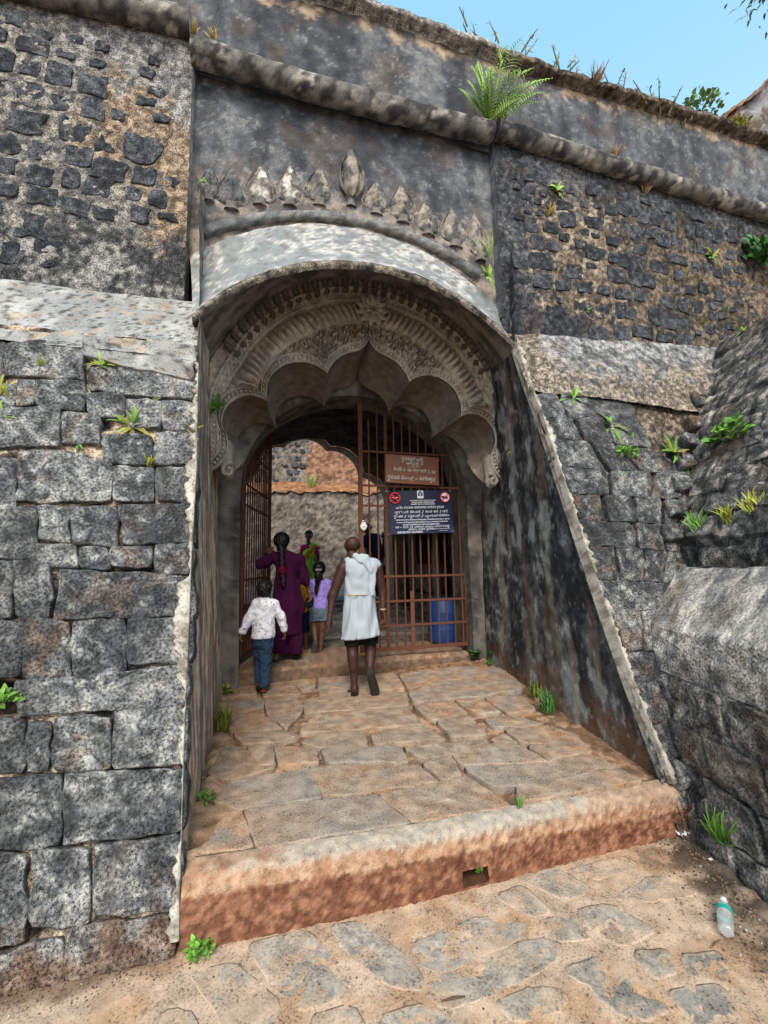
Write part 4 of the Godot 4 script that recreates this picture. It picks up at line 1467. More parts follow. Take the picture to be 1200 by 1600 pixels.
func build_cusped_arch(o: Node3D) -> void:
	var inner := cusped_curve()
	var n := inner.size()
	var mb := MB.new()
	var nv := 112
	var len_s := 0.0
	var z0 := -4.6
	var cols := n - 1
	var grid_pts := []
	for j in nv + 1:
		len_s = 0.0
		for i in n:
			if i:
				len_s += inner[i].distance_to(inner[i - 1])
			var q: Vector2 = inner[i]
			var d := q - Vector2(1.165, 2.75)
			var ang := atan2(d.y, d.x)
			var e := Vector2(1.16 + 1.80 * cos(ang), 2.9 + 2.06 * sin(ang))
			if d.y < 0.25:
				e = Vector2(-0.62 if q.x < 1.0 else 2.95, q.y + 0.22)
			var t := pow(float(j) / nv, 0.92)
			var p := q.lerp(e, t)
			var from_in := q.distance_to(p)
			var from_out := e.distance_to(p)
			var so := ang * 1.95
			var h := 0.0
			if from_in < 0.03:
				h = 0.022 * sqrt(maxf(0.0, 1.0 - pow((from_in - 0.015) / 0.016, 2.0)))
			elif from_in < 0.085:
				var bead := absf(sin(len_s * PI / 0.045))
				var v := sin(PI * (from_in - 0.03) / 0.055)
				h = 0.002 + 0.017 * v * (1.0 if bead > 0.42 else 0.15)
			elif from_in < 0.105:
				h = 0.02
			elif from_out > 0.56:
				var v := (from_in - 0.105)
				h = 0.006 + 0.030 * scroll(so, v) * ss(0.105, 0.13, from_in)
			elif from_out > 0.535:
				h = 0.034
			elif from_out > 0.30:
				var v := (from_out - 0.30) / 0.235
				var u := so + 0.10 * pow(v, 1.6) * (1.0 if ang > PI / 2 else -1.0)
				h = 0.006 + 0.042 * pow(absf(sin(u * PI / 0.085)), 0.6) * pow(sin(PI * clampf(v, 0.0, 1.0)), 0.4) + 0.02 * v
			elif from_out > 0.27:
				h = 0.045
			elif from_out > 0.18:
				var v := (from_out - 0.18) / 0.09
				var u := so / 0.06
				h = 0.03 + 0.012 * maxf(absf(sin((u + v) * PI)), absf(sin((u - v) * PI)))
			elif from_out > 0.15:
				h = 0.06
			else:
				h = 0.045
			h *= 1.0 + 0.35 * nz(Vector3(p.x, p.y, 1), 2.0)
			var w := Vector3(p.x, p.y, z0 + h * 2.1 + 0.004 * nz(Vector3(p.x, p.y, 0), 20.0))
			mb.p(w, carved_col(w))
	mb.grid(cols, nv)
	var face := part("cusped_arch", mb.mesh(), M.carved, o)
	face.set_meta("label", "carved scrollwork arch with five cusped lobes")
	# soffit of the lobes
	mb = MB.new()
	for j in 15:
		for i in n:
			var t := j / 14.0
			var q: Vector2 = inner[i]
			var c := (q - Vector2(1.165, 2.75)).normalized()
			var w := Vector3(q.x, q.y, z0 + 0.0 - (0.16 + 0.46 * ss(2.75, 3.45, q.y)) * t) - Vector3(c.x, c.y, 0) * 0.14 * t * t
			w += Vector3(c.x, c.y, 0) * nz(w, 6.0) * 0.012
			mb.p(w, mixc(carved_col(w), Color(0.13, 0.105, 0.085), 0.72))  # underside shade painted in: carved colour pulled towards dark brown
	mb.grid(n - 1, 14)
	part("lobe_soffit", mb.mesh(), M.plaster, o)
	# brackets under the hood
	for i in 31:
		var t := (i + 0.5) / 31.0
		var e := outer_pt(lerpf(0.03, 0.97, t))
		var c := (e - Vector2(1.16, 2.9)).normalized()
		var r := Vector3(c.x, c.y, 0)
		var s := Vector3(-c.y, c.x, 0)
		var b := MB.new()
		var pts := []
		for k in 8:
			var f := k / 7.0
			pts.append(Vector3(e.x, e.y, z0 + 0.02 + 0.17 * f + 0.03 * sin(f * 6.0)) - r * (0.19 - 0.15 * f * f))
		b.tube(pts, [0.016, 0.03, 0.036, 0.03, 0.026, 0.034, 0.036, 0.02], 8, Color(0.16, 0.14, 0.12))
		part("bracket", b.mesh(), M.carved, face)
	# flower at the crown
	rng.seed = 12
	for s in [-1.0, 1.0]:
		var b := MB.new()
		var lumps := []
		for k in 15:
			var f := k / 14.0
			var a := 1.3 + f * 6.4
			var rr := 0.07 * (1.0 - 0.8 * f)
			lumps.append(cap(Vector3(1.165 + s * (1.44 - rr * cos(a)), 2.70 + rr * sin(a) * 1.1, z0 + 0.03 + 0.05 * f), Vector3(1.165 + s * (1.44 - rr * cos(a + 0.4) * 0.95), 2.70 + rr * sin(a + 0.4) * 1.05, z0 + 0.03 + 0.05 * f), 0.022 * (1.0 - 0.3 * f)))
		lumps.append(cap(Vector3(1.165 + s * 1.46, 2.68, z0 - 0.04), Vector3(1.165 + s * 1.49, 2.95, z0 - 0.06), 0.06, 0.09))
		nets(b, lumps, 0.013, 0.012, [], 0.006, Vector3(20, 20, 20), Color(0.36, 0.33, 0.29))
		part("scroll_end", b.mesh(), M.carved, face)
	for ring in 3:
		var k: int = [11, 9, 5][ring]
		for i in k:
			var a: float = TAU * (i + 0.5 * ring) / k
			var d := Vector3(cos(a), sin(a), 0.35 + 0.5 * ring)
			part("flower_petal", petal_mesh(Vector3(1.175, 4.52, z0 + 0.12 + 0.04 * ring), d, [0.20, 0.15, 0.08][ring]), M.carved, face)


func petal_mesh(base: Vector3, dir: Vector3, length: float) -> ArrayMesh:
	var mb := MB.new()
	dir = dir.normalized()
	var side := dir.cross(Vector3(0, 0, 1)).normalized()
	var up := side.cross(dir)
	for i in 9:
		var t := i / 8.0
		var w := length * 0.24 * sin(PI * pow(t * 0.98 + 0.01, 0.8)) * (1.0 + 0.12 * sin(t * 20.0))
		for k in 5:
			var s := k / 2.0 - 1.0
			mb.p(base + dir * length * t + side * w * s + up * (length * 0.16 * sin(PI * t) * (1.0 - 0.5 * s * s) - length * 0.12 * t * t), Color(0.62, 0.57, 0.50))
	mb.grid(4, 8)
	return mb.mesh()


func gate_curve(grow: float) -> Array:   # left foot, over the crown, right foot
	var out := [Vector2(-0.17 - grow, 0.35), Vector2(-0.19 - grow, 2.62)]
	for i in range(1, 60):
		var a := PI - PI * i / 60.0
		out.append(Vector2(1.225 + (1.415 + grow) * cos(a), 2.62 + (1.26 + grow) * pow(sin(a), 0.92)))
	out += [Vector2(2.64 + grow, 2.62), Vector2(2.67 + grow, 0.35)]
	return resample(out, 0.03)


func build_gate_arch(o: Node3D) -> void:
	var c := gate_curve(0.0)
	var n := c.size()
	var z0 := -5.3
	var mb := MB.new()
	for j in 17:
		for i in n:
			var q: Vector2 = c[i]
			var d := Vector2(q.x - 1.225, maxf(q.y - 2.62, 0.0)).normalized()
			var t := j / 16.0
			var w := Vector3(q.x, q.y, z0) + Vector3(d.x, d.y, 0) * 0.95 * t
			if t < 0.12:
				w.z -= 0.02 * (1.0 - t / 0.12)
			w.z += rough_disp(w) * 0.6
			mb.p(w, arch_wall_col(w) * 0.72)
	mb.grid(n - 1, 16)
	part("gate_arch", mb.mesh(), M.plaster, o)
	mb = MB.new()
	for j in 9:
		for i in n:
			var w := Vector3(c[i].x, c[i].y, z0 - 0.02 - 0.5 * j / 8.0)
			w += Vector3(0, 1, 0) * rough_disp(w) * 0.3
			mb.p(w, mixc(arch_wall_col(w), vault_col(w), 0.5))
	mb.grid(n - 1, 8)
	part("arch_soffit", mb.mesh(), M.plaster, o)
	# barrel vault of the passage behind, open to a guard recess on the right
	var v := gate_curve(0.5)
	mb = MB.new()
	var m := v.size()
	var cut := int(m * 0.79)
	for j in 41:
		for i in cut + 1:
			var z := lerpf(z0 - 0.5, -9.05, j / 40.0)
			var w := Vector3(v[i].x, v[i].y, z)
			w += Vector3(0, -1, 0) * rough_disp(w) * ss(2.6, 2.9, w.y)
			mb.p(w, vault_col(w))
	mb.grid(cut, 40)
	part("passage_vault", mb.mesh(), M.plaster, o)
	mb = MB.new()
	for k in [[Vector3(2.85, 0.3, -6.0), Vector3(2.89, 0.3, -5.78), 2.8]]:
		patch_into(mb, Vector3(2.87, 0.3, -6.4), Vector3(2.87, 0.3, -5.7), Vector3(2.89, 2.9, -5.7), Vector3(2.89, 2.9, -6.4), 0.05, rough_disp, vault_col)
	patch_into(mb, Vector3(2.85, 0.3, -6.4), Vector3(4.5, 0.3, -6.4), Vector3(4.5, 3.1, -6.4), Vector3(2.85, 3.1, -6.4), 0.1, rough_disp, vault_col)
	patch_into(mb, Vector3(4.5, 0.3, -9.1), Vector3(4.5, 0.3, -6.4), Vector3(4.5, 3.1, -6.4), Vector3(4.5, 3.1, -9.1), 0.1, rough_disp, vault_col)
	patch_into(mb, Vector3(4.6, 3.0, -6.3), Vector3(2.8, 2.7, -6.3), Vector3(2.8, 2.7, -9.1), Vector3(4.6, 3.0, -9.1), 0.1, rough_disp, vault_col)
	patch_into(mb, Vector3(2.95, 0.3, -8.95), Vector3(4.5, 0.3, -8.95), Vector3(4.5, 3.1, -8.95), Vector3(2.95, 3.1, -8.95), 0.1, rough_disp, vault_col)
	patch_into(mb, Vector3(2.83, 0.92, -6.4), Vector3(4.5, 0.92, -6.4), Vector3(4.5, 0.92, -9.0), Vector3(2.83, 0.92, -9.0), 0.08, rough_disp, back_wall_col)
	patch_into(mb, Vector3(2.83, 0.4, -9.0), Vector3(2.83, 0.4, -6.4), Vector3(2.83, 0.92, -6.4), Vector3(2.83, 0.92, -9.0), 0.06, rough_disp, back_wall_col)
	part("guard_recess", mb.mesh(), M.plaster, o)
	# outer skin over the passage keeps the daylight out
	mb = MB.new()
	mb.box(Vector3(2.0, 5.3, -7.3), Vector3(7.0, 0.4, 4.4), Basis(), SLATE)
	mb.box(Vector3(-1.2, 2.6, -7.4), Vector3(1.4, 5.4, 3.4), Basis(), SLATE)
	mb.box(Vector3(5.1, 2.6, -7.4), Vector3(0.9, 5.4, 3.4), Basis(), SLATE)
	part("passage_core", mb.mesh(false), M.plaster, o)
	# cusped arch at the far end, seen from inside
	var half := arc3(Vector2(-0.22, 2.75), Vector2(-0.15, 3.52), Vector2(0.03, 3.70), 10)
	half += arc3(Vector2(0.03, 3.70), Vector2(0.14, 4.14), Vector2(0.52, 4.24), 14)
	half += arc3(Vector2(0.52, 4.24), Vector2(0.98, 4.46), Vector2(1.44, 4.22), 16)
	half += arc3(Vector2(1.44, 4.22), Vector2(1.95, 4.08), Vector2(2.15, 3.68), 14)
	half += arc3(Vector2(2.15, 3.68), Vector2(2.55, 3.5), Vector2(2.72, 2.9), 12)
	half = [Vector2(-0.25, 0.4)] + half + [Vector2(2.72, 2.9), Vector2(2.78, 0.4)]
	half = resample(half, 0.03)
	mb = MB.new()
	for j in 9:
		for i in half.size():
			var t := j / 8.0
			var q: Vector2 = half[i]
			var d := q - Vector2(1.2, 2.4)
			var e := q + Vector2(signf(d.x) * (1.0 if q.y < 2.9 else 0.0), 0) if q.y < 2.9 else Vector2(1.2, 2.4) + d.normalized() * 3.2
			var w := Vector3(lerpf(q.x, e.x, t), lerpf(q.y, e.y, t), -9.02)
			w.z += rough_disp(w)
			mb.p(w, mixc(back_wall_col(w), Color(0.33, 0.27, 0.21), 0.5))
	mb.grid(half.size() - 1, 8)
	part("rear_arch", mb.mesh(), M.plaster, o)
	mb = MB.new()
	for j in 7:
		for i in half.size():
			var w := Vector3(half[i].x, half[i].y, -9.02 - 0.6 * j / 6.0)
			mb.p(w + Vector3(0, 0.05 * j / 6.0, 0), Color(0.36, 0.3, 0.24) * (0.9 + 0.4 * nz(w, 6.0)))
	mb.grid(half.size() - 1, 6)
	part("rear_soffit", mb.mesh(), M.plaster, o)


# ------------------------------------------------------------ ground, ramp, kerb, courtyard
func ground_disp(p: Vector3) -> float:
	return 0.0025 * nz(p, 3.0) + 0.0025 * nz(p, 10.0) + 0.003 * nz(p, 30.0) + 0.05 * ss(0.22, 0.0, absf(p.x - 2.62 - 0.28 * (-p.z - 2.4))) * ss(2.0, 2.3, p.x) * (0.5 + nz(p, 6.0))


func build_ground() -> void:
	var mb := MB.new()
	patch_into(mb, Vector3(-1.7, 0, -0.9), Vector3(3.4, 0, -0.9), Vector3(3.4, 0, -2.95), Vector3(-1.7, 0, -2.95), 0.0155, ground_disp, sand_col)
	patch_into(mb, Vector3(-40, -0.012, 60), Vector3(40, -0.012, 60), Vector3(40, -0.012, -0.85), Vector3(-40, -0.012, -0.85), 1.5, nodisp, sand_col)
	patch_into(mb, Vector3(-300, -0.05, 300), Vector3(300, -0.05, 300), Vector3(300, -0.05, -300), Vector3(-300, -0.05, -300), 60.0, nodisp, soil_col)
	var g := part("ground", mb.mesh(), M.sand, self)
	tag(g, "sandy orange ground with worn paving stones showing through", "", "", "structure")
	rng.seed = 71
	for row in ["0,-240,25,-242,38,-221,38,-205,19,-203,10,-216", "38,-240,53,-238,69,-211,71,-197,58,-201,42,-224", "73,-219,110,-224,129,-213,117,-206,80,-201,72,-210", "71,-197,95,-205,132,-204,132,-193,105,-187,76,-186", "95,-183,114,-185,125,-179,120,-173,99,-173", "130,-187,151,-188,154,-180,152,-170,160,-161,144,-160,136,-168,135,-178", "158,-213,177,-213,185,-193,164,-189,158,-199", "166,-186,182,-183,177,-172,163,-172", "164,-167,188,-163,182,-151,161,-152", "142,-244,169,-245,176,-223,158,-222", "125,-235,143,-238,146,-217,133,-217", "183,-215,217,-223,226,-205,204,-206", "-24,-232,-7,-233,12,-208,8,-197,-7,-201", "23,-199,40,-199,43,-186,24,-190", "-34,-218,-24,-217,-15,-202,-32,-207", "49,-191,69,-191,77,-179,63,-177,48,-182", "176,-241,214,-241,215,-231,184,-229", "137,-214,155,-212,154,-197,136,-201", "184,-179,203,-175,198,-164,179,-167"]:
		var q := cm(row)
		var poly := []
		var mx := 0.0
		var mz := 0.0
		for i in q.size() / 2:
			mx += q[i * 2] / (q.size() / 2)
			mz += q[i * 2 + 1] / (q.size() / 2)
		for i in range(q.size() / 2 - 1, -1, -1):
			poly.append(Vector3(q[i * 2] * 1.1 - mx * 0.1, 0.0, q[i * 2 + 1] * 1.1 - mz * 0.1))
		stone_tone = rng.randf_range(-0.12, 0.12)
		stone_warm = rng.randf_range(-0.25, 0.2)
		if q[0] > 1.25 and q[1] > -1.95:
			stone_warm = 0.4
		part("paving_stone", block(poly, Vector3.UP, 0.002, 0.02, 0.02, 0.0035, 0.04, pave_col, 1.08, sand_col), M.slab, g)


func ramp_at(x: float, z: float, h := 0.0) -> Vector3:
	return Vector3(x, ramp_y(x, z) + h, z)


func build_ramp() -> void:
	var mb := MB.new()
	var nu := 150
	var nv := 150
	for j in nv + 1:
		for i in nu + 1:
			var x := lerpf(-0.42, 2.95, float(i) / nu)
			var z := lerpf(-2.60, -5.6, float(j) / nv)
			var w := ramp_at(x, z)
			w.y += 0.012 * nz(w, 2.0) + 0.008 * nz(w, 8.0) + 0.004 * nz(w, 25.0) + 0.05 * ss(0.12, 0.0, minf(x + 0.3, 2.75 - x)) * (0.4 + nz(w, 5.0)) - 0.034
			mb.p(w, ramp_sand_col(w))
	mb.grid(nu, nv)
	var o := part("ramp", mb.mesh(), M.sand, self)
	tag(o, "sloping paved ramp of cracked flagstones dusted with orange earth", "", "", "structure")
	rng.seed = 55
	for row in ["-27,-263,-15,-295,-6,-296,1,-261", "-5,-296,74,-288,85,-254,3,-259", "76,-288,138,-293,149,-254,87,-255", "-15,-332,38,-335,41,-297,-5,-297,-23,-311", "39,-335,111,-316,117,-292,60,-293,42,-297", "140,-320,159,-335,196,-320,201,-294,142,-305", "141,-303,200,-292,189,-268,149,-276", "115,-317,139,-319,135,-293,120,-292", "110,-342,175,-337,175,-331,140,-322,119,-321", "49,-359,108,-344,106,-320,51,-335", "15,-374,46,-361,45,-339,17,-345", "-5,-381,14,-376,15,-346,3,-348", "36,-377,56,-389,88,-382,85,-353,51,-361", "92,-372,115,-379,138,-375,146,-348,90,-356", "36,-396,54,-431,137,-416,139,-379,89,-384,39,-393", "10,-488,39,-485,46,-452,42,-434,26,-406,11,-445", "-32,-499,9,-489,9,-446,-31,-456", "-25,-449,11,-440,23,-407,-18,-413", "-16,-409,22,-403,36,-387,16,-381,-8,-386", "47,-469,98,-475,149,-452,141,-421,45,-434", "152,-453,201,-473,275,-446,265,-423,217,-419,149,-427", "145,-419,185,-418,185,-387,152,-382,147,-390", "187,-417,214,-414,215,-380,192,-381", "217,-414,257,-411,248,-377,219,-375", "152,-379,184,-380,181,-343,152,-348", "193,-371,222,-371,237,-348,213,-348,193,-356", "199,-347,239,-344,228,-312,201,-323", "-34,-583,2,-573,2,-509,-28,-511", "5,-568,37,-563,46,-490,9,-496", "38,-538,67,-538,64,-507,49,-500", "71,-536,122,-520,157,-518,151,-465,99,-480,63,-470", "161,-511,196,-515,243,-512,284,-489,277,-450,203,-476,156,-463", "-30,-348,-21,-389,-7,-381,14,-342,-15,-334", "179,-336,196,-344,197,-324", "202,-319,227,-311,229,-296,204,-294", "180,-294,241,-293,243,-275,214,-276,162,-273", "161,-270,211,-273,242,-271,245,-255,218,-255,184,-255,154,-255", "242,-339,248,-321,243,-297,219,-296,205,-295,212,-312"]:
		var q := cm(row)
		var poly := []
		var mx := 0.0
		var mz := 0.0
		for i in q.size() / 2:
			mx += q[i * 2] / (q.size() / 2)
			mz += q[i * 2 + 1] / (q.size() / 2)
		for i in q.size() / 2:
			q[i * 2] += clampf((q[i * 2] - mx) * 0.03, -0.010, 0.010)
			q[i * 2 + 1] += clampf((q[i * 2 + 1] - mz) * 0.04, -0.012, 0.012)
		for i in range(q.size() / 2 - 1, -1, -1):
			poly.append(ramp_at(q[i * 2], minf(q[i * 2 + 1], -2.575 + 0.012 * q[i * 2]), -0.012))
		stone_tone = rng.randf_range(-0.2, 0.2)
		stone_warm = rng.randf_range(-0.5, 0.35)
		part("flagstone", block(poly, Vector3(rng.randf_range(-0.03, 0.03), 1, rng.randf_range(0.0, 0.04)).normalized(), rng.randf_range(0.012, 0.026), 0.05, 0.03, 0.006, 0.014, flag_col), M.slab, o)


func kerb_pt(x: float, v: Vector2) -> Vector3:
	var drop := 0.028 * (x + 0.3)
	var y := v.y - drop * ss(0.02, 0.2, v.y) * ss(0.33, 0.24, v.y)
	var p := Vector3(x, y, v.x + 0.05 * (x + 0.3) / 3.0 * ss(0.22, 0.3, v.y) + 0.02 * sin(x * 2.1))
	var d := nz(p, 4.0) * 0.010 + nz(p, 13.0) * 0.011 + nz(p, 34.0) * 0.013 + 0.012 * absf(nz(p + Vector3(5, 5, 5), 18.0))
	return p + Vector3(0, 0.5, 0.9) * d * (0.45 if v.y > 0.29 else 1.0)


func build_kerb() -> void:
	var prof := []
	for j in 23:
		prof.append(Vector2(-2.445 - 0.006 * j / 22.0, -0.05 + 0.283 * j / 22.0))
	for j in range(1, 9):
		prof.append(Vector2(-2.451 - 0.05 * j / 8.0, 0.233 + 0.058 * j / 8.0))
	for j in range(1, 9):
		prof.append(Vector2(-2.501 - 0.11 * j / 8.0, 0.291 + 0.020 * sin(PI * 0.5 * j / 8.0)))
	prof.append(Vector2(-2.62, 0.27))
	var mb := MB.new()
	var x0 := -0.315
	var x1 := 2.70
	var nu := 290
	for j in prof.size():
		for i in nu + 1:
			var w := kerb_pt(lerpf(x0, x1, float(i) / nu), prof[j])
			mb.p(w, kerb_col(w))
	var hole := [int((1.10 - x0) / (x1 - x0) * nu), int((1.26 - x0) / (x1 - x0) * nu), 5, 13]
	for j in prof.size() - 1:
		for i in nu:
			if i >= hole[0] and i < hole[1] and j >= hole[2] and j < hole[3]:
				continue
			var a := j * (nu + 1) + i
			mb.quad(a, a + 1, a + nu + 2, a + nu + 1)
	var o := thing("kerb_stone", "long reddish stone kerb with a square drain hole at the ramp's foot", "kerb")
	part("kerb_body", mb.mesh(), M.laterite, o)
	mb = MB.new()
	var c := []
	for k in [[hole[0], hole[2]], [hole[1], hole[2]], [hole[1], hole[3]], [hole[0], hole[3]]]:
		c.append(kerb_pt(lerpf(x0, x1, float(k[0]) / nu), prof[k[1]]))
	for k in 4:
		var a: Vector3 = c[k]
		var b: Vector3 = c[(k + 1) % 4]
		mb.flat(a, b, b + Vector3(0, 0, -0.3), a + Vector3(0, 0, -0.3), Color(0.14, 0.07, 0.045))
	mb.flat(c[0] + Vector3(0, 0, -0.3), c[1] + Vector3(0, 0, -0.3), c[2] + Vector3(0, 0, -0.3), c[3] + Vector3(0, 0, -0.3), Color(0.05, 0.03, 0.02))
	part("drain_hole", mb.mesh(false), M.laterite, o)
	for s in [x0, x1]:
		mb = MB.new()
		var m := mb.p(Vector3(s, 0.1, -2.6), Color(0.2, 0.1, 0.06))
		var ring := []
		for q in prof:
			ring.append(mb.p(kerb_pt(s, q), Color(0.22, 0.11, 0.07)))
		for i in ring.size() - 1:
			mb.tri(m, ring[i], ring[i + 1])
		part("kerb_end", mb.mesh(), M.laterite, o)
	# threshold of the gate
	rng.seed = 6
	mb = MB.new()
	nu = 110
	var tp := [Vector2(-5.36, 0.30), Vector2(-5.365, 0.40), Vector2(-5.37, 0.50), Vector2(-5.385, 0.575), Vector2(-5.42, 0.602), Vector2(-5.5, 0.616), Vector2(-5.7, 0.63), Vector2(-6.0, 0.635), Vector2(-6.35, 0.635)]
	for j in tp.size():
		for i in nu + 1:
			var x := lerpf(-0.30, 2.88, float(i) / nu)
			var w := Vector3(x, tp[j].y, tp[j].x + 0.02 * sin(x * 2.0))
			w += Vector3(0, 0.6, 0.8) * (nz(w, 3.0) * 0.025 + nz(w, 11.0) * 0.016) * (0.4 if j > 4 else 1.0)
			w.z -= 0.05 * ss(0.9, 1.1, x) * ss(0.66, 0.3, w.y)
			mb.p(w, mixc(ramp_sand_col(w), flag_col(w), 0.45) * (0.95 if j > 3 else 0.55))  # riser painted darker than the tread, shade put into the colour
	mb.grid(nu, tp.size() - 1)
	var t := part("threshold_step", mb.mesh(), M.laterite, self)
	tag(t, "worn reddish threshold step under the iron gate", "step")


func build_court() -> void:
	var mb := MB.new()
	patch_into(mb, Vector3(-0.4, 0.63, -6.3), Vector3(2.9, 0.63, -6.3), Vector3(2.9, 0.66, -7.0), Vector3(-0.4, 0.66, -7.0), 0.05, smooth_disp, back_wall_col)
	patch_into(mb, Vector3(-9, 1.02, -9.9), Vector3(14, 1.02, -9.9), Vector3(14, 1.2, -13.6), Vector3(-9, 1.2, -13.6), 0.09, rough_disp, court_col)
	var f := part("courtyard_floor", mb.mesh(), M.slab, self)
	tag(f, "grey flagged floor of the courtyard behind the gate", "", "", "structure")
	rng.seed = 90
	var s := thing("stone_steps", "low grey stone steps rising through the dim passage", "steps")
	for k in 7:
		var z := -6.9 - 0.44 * k
		var y := 0.66 + 0.055 * k
		for i in 4:
			var x0 := -0.35 + 0.82 * i + rng.randf_range(-0.1, 0.1) * float(i > 0)
			var x1 := -0.35 + 0.82 * (i + 1) - 0.02
			if i == 3:
				x1 = 2.84
			var poly := [Vector3(x0, y, z), Vector3(x1, y, z + rng.randf_range(-0.03, 0.03)), Vector3(x1, y, z - 0.44), Vector3(x0, y, z - 0.44)]
			stone_tone = rng.randf_range(-0.1, 0.1)
			part("step_slab", block(poly, Vector3.UP, 0.05, 0.15, 0.06, 0.01, 0.02, court_col), M.slab, s)
	# the walls across the courtyard
	var o := thing("court_wall", "mottled grey-brown retaining wall seen through the open gate", "wall")
	patch("wall_face", o, Vector3(-9, 0.9, -13.4), Vector3(13, 0.9, -13.4), Vector3(13, 4.12, -13.7), Vector3(-9, 4.02, -13.7), 0.055, rubble_disp, back_wall_col, M.plaster)
	patch("earth_ledge", o, Vector3(-9, 3.95, -13.62), Vector3(13, 4.1, -13.62), Vector3(13, 4.75, -15.7), Vector3(-9, 4.6, -15.7), 0.08, rubble_disp, soil_col, M.sand)
	o = thing("court_wall", "upper terrace wall of dark blocks and reddish rubble above the earth ledge", "wall")
	patch("wall_face", o, Vector3(-9, 4.4, -15.5), Vector3(1.75, 4.4, -15.5), Vector3(1.85, 6.6, -15.7), Vector3(-9, 6.5, -15.7), 0.07, rubble_disp, back_wall_col, M.plaster)
	patch("rubble_face", o, Vector3(1.6, 4.3, -15.3), Vector3(12, 4.4, -15.5), Vector3(12, 7.6, -16.0), Vector3(1.7, 7.0, -15.9), 0.07, rubble_disp, brick_rubble_col, M.plaster)
	rng.seed = 45
	for r in 7:
		for i in 9:
			var x := -0.9 + 0.3 * i + 0.14 * (r % 2)
			var y := 4.75 + 0.26 * r
			if x > 1.6:
				continue
			var poly := []
			for q in [[-0.5, -0.5], [0.5, -0.5], [0.5, 0.5], [-0.5, 0.5]]:
				poly.append(Vector3(x + q[0] * rng.randf_range(0.2, 0.26), y + q[1] * rng.randf_range(0.16, 0.2), -15.5 - 0.09 * (y - 4.4)))
			stone_tone = rng.randf_range(0.0, 0.25)
			part("stone", block(poly, Vector3(0, 0, 1), 0.03, 0.1, 0.06, 0.02, 0.05, cobble), M.stone, o)
	clump("green weeds on the terrace wall beyond the far arch", Vector3(1.05, 6.45, -15.45), Vector3(0, 0.3, 1), 0.9, 150, 0.16, Color(0.10, 0.2, 0.03))
	tuft("pale grass on the earth ledge beyond the gate", Vector3(1.6, 4.2, -13.8), Vector3.UP, 0.5, 60, Color(0.2, 0.26, 0.06))
	# timber and stone in the guard recess
	for k in [[2.86, -9.15, 3.0, 0.13, "tall weathered post at the passage's far corner"], [2.87, -8.1, 2.7, 0.15, "thick weathered post beside the stacked block"], [2.89, -7.0, 2.75, 0.11, "thin post nearest to the blue barrel"]]:
		var b := MB.new()
		var pts := []
		var rad := []
		for i in 12:
			var y: float = 0.9 + (k[2] - 0.9) * i / 11.0
			pts.append(Vector3(k[0] + 0.02 * sin(y * 3.0 + k[1]), y, k[1]))
			rad.append(k[3] * (0.62 + 0.08 * sin(y * 5.0)))
		b.tube(pts, rad, 9, Color(0.26, 0.235, 0.2))
		tag(part("stone_post", b.mesh(), M.wood, self), k[4], "post", "posts in the guard recess")
	stone_tone = 0.1
	var blk := thing("stone_block", "squat stone block leaning among the posts", "block")
	for q in [[0.92, 1.25], [1.28, 1.75]]:
		part("stone", block([Vector3(2.86, q[0], -7.3), Vector3(2.86, q[0], -8.0), Vector3(2.88, q[1], -8.0), Vector3(2.88, q[1], -7.3)], Vector3(-1, 0, 0), 0.04, 0.3, 0.05, 0.02, 0.05, back_wall_col), M.wood, blk)
	# blue barrel
	var bar := thing("barrel", "blue plastic barrel behind the closed gate leaf", "barrel", Vector3(2.62, 0.64, -6.15))
	var lb := MB.new()
	var prof := [[0.0, 0.0], [0.19, 0.0], [0.215, 0.03], [0.22, 0.16], [0.228, 0.18], [0.228, 0.21], [0.22, 0.23], [0.22, 0.4], [0.228, 0.42], [0.228, 0.45], [0.218, 0.47], [0.205, 0.58], [0.18, 0.60]]
	for q in prof:
		for i in 29:
			var a := TAU * i / 28
			lb.p(Vector3(cos(a) * q[0], q[1], sin(a) * q[0]), Color(0.016, 0.075, 0.30))
	lb.grid(28, prof.size() - 1)
	part("barrel_body", lb.mesh(), M.paint, bar)
	lb = MB.new()
	for q in [[0.0, 0.592], [0.185, 0.592], [0.195, 0.60], [0.195, 0.62], [0.18, 0.625], [0.17, 0.61], [0.0, 0.61]]:
		for i in 29:
			var a := TAU * i / 28
			lb.p(Vector3(cos(a) * q[0], q[1], sin(a) * q[0]), Color(0.02, 0.09, 0.36))
	lb.grid(28, 6)
	part("barrel_lid", lb.mesh(), M.paint, bar)


func court_col(p: Vector3) -> Color:
	return mixc(Color(0.12, 0.115, 0.11), Color(0.36, 0.34, 0.31), ss(-0.35, 0.35, nz(p, 3.0) * 0.6 + 0.6 * nz(p, 11.0) + 0.1))


func rubble_disp(p: Vector3) -> float:
	return nz(p, 1.0) * 0.12 + nz(p, 3.5) * 0.07 + nz(p, 11.0) * 0.03


# ------------------------------------------------------------ the iron gate
const RUST := Color(0.165, 0.062, 0.036)


func bar_mesh(a: Vector3, b: Vector3, w: float, d: float, col: Color) -> ArrayMesh:
	var mb := MB.new()
	var y := (b - a).normalized()
	var z := Vector3(0, 0, 1)
	mb.box((a + b) / 2, Vector3(w, a.distance_to(b), d), Basis(y.cross(z).normalized(), y, z), col)
	return mb.mesh(false)


func leaf_top(x: float) -> float:   # height of the gate's arch over the hinge side (0) to the meeting stile (1.44)
	var s := clampf((1.45 - x) / 1.43, 0.0, 1.0)
	return 2.7 + 1.2 * pow(maxf(0.0, 1.0 - s * s), 0.46)


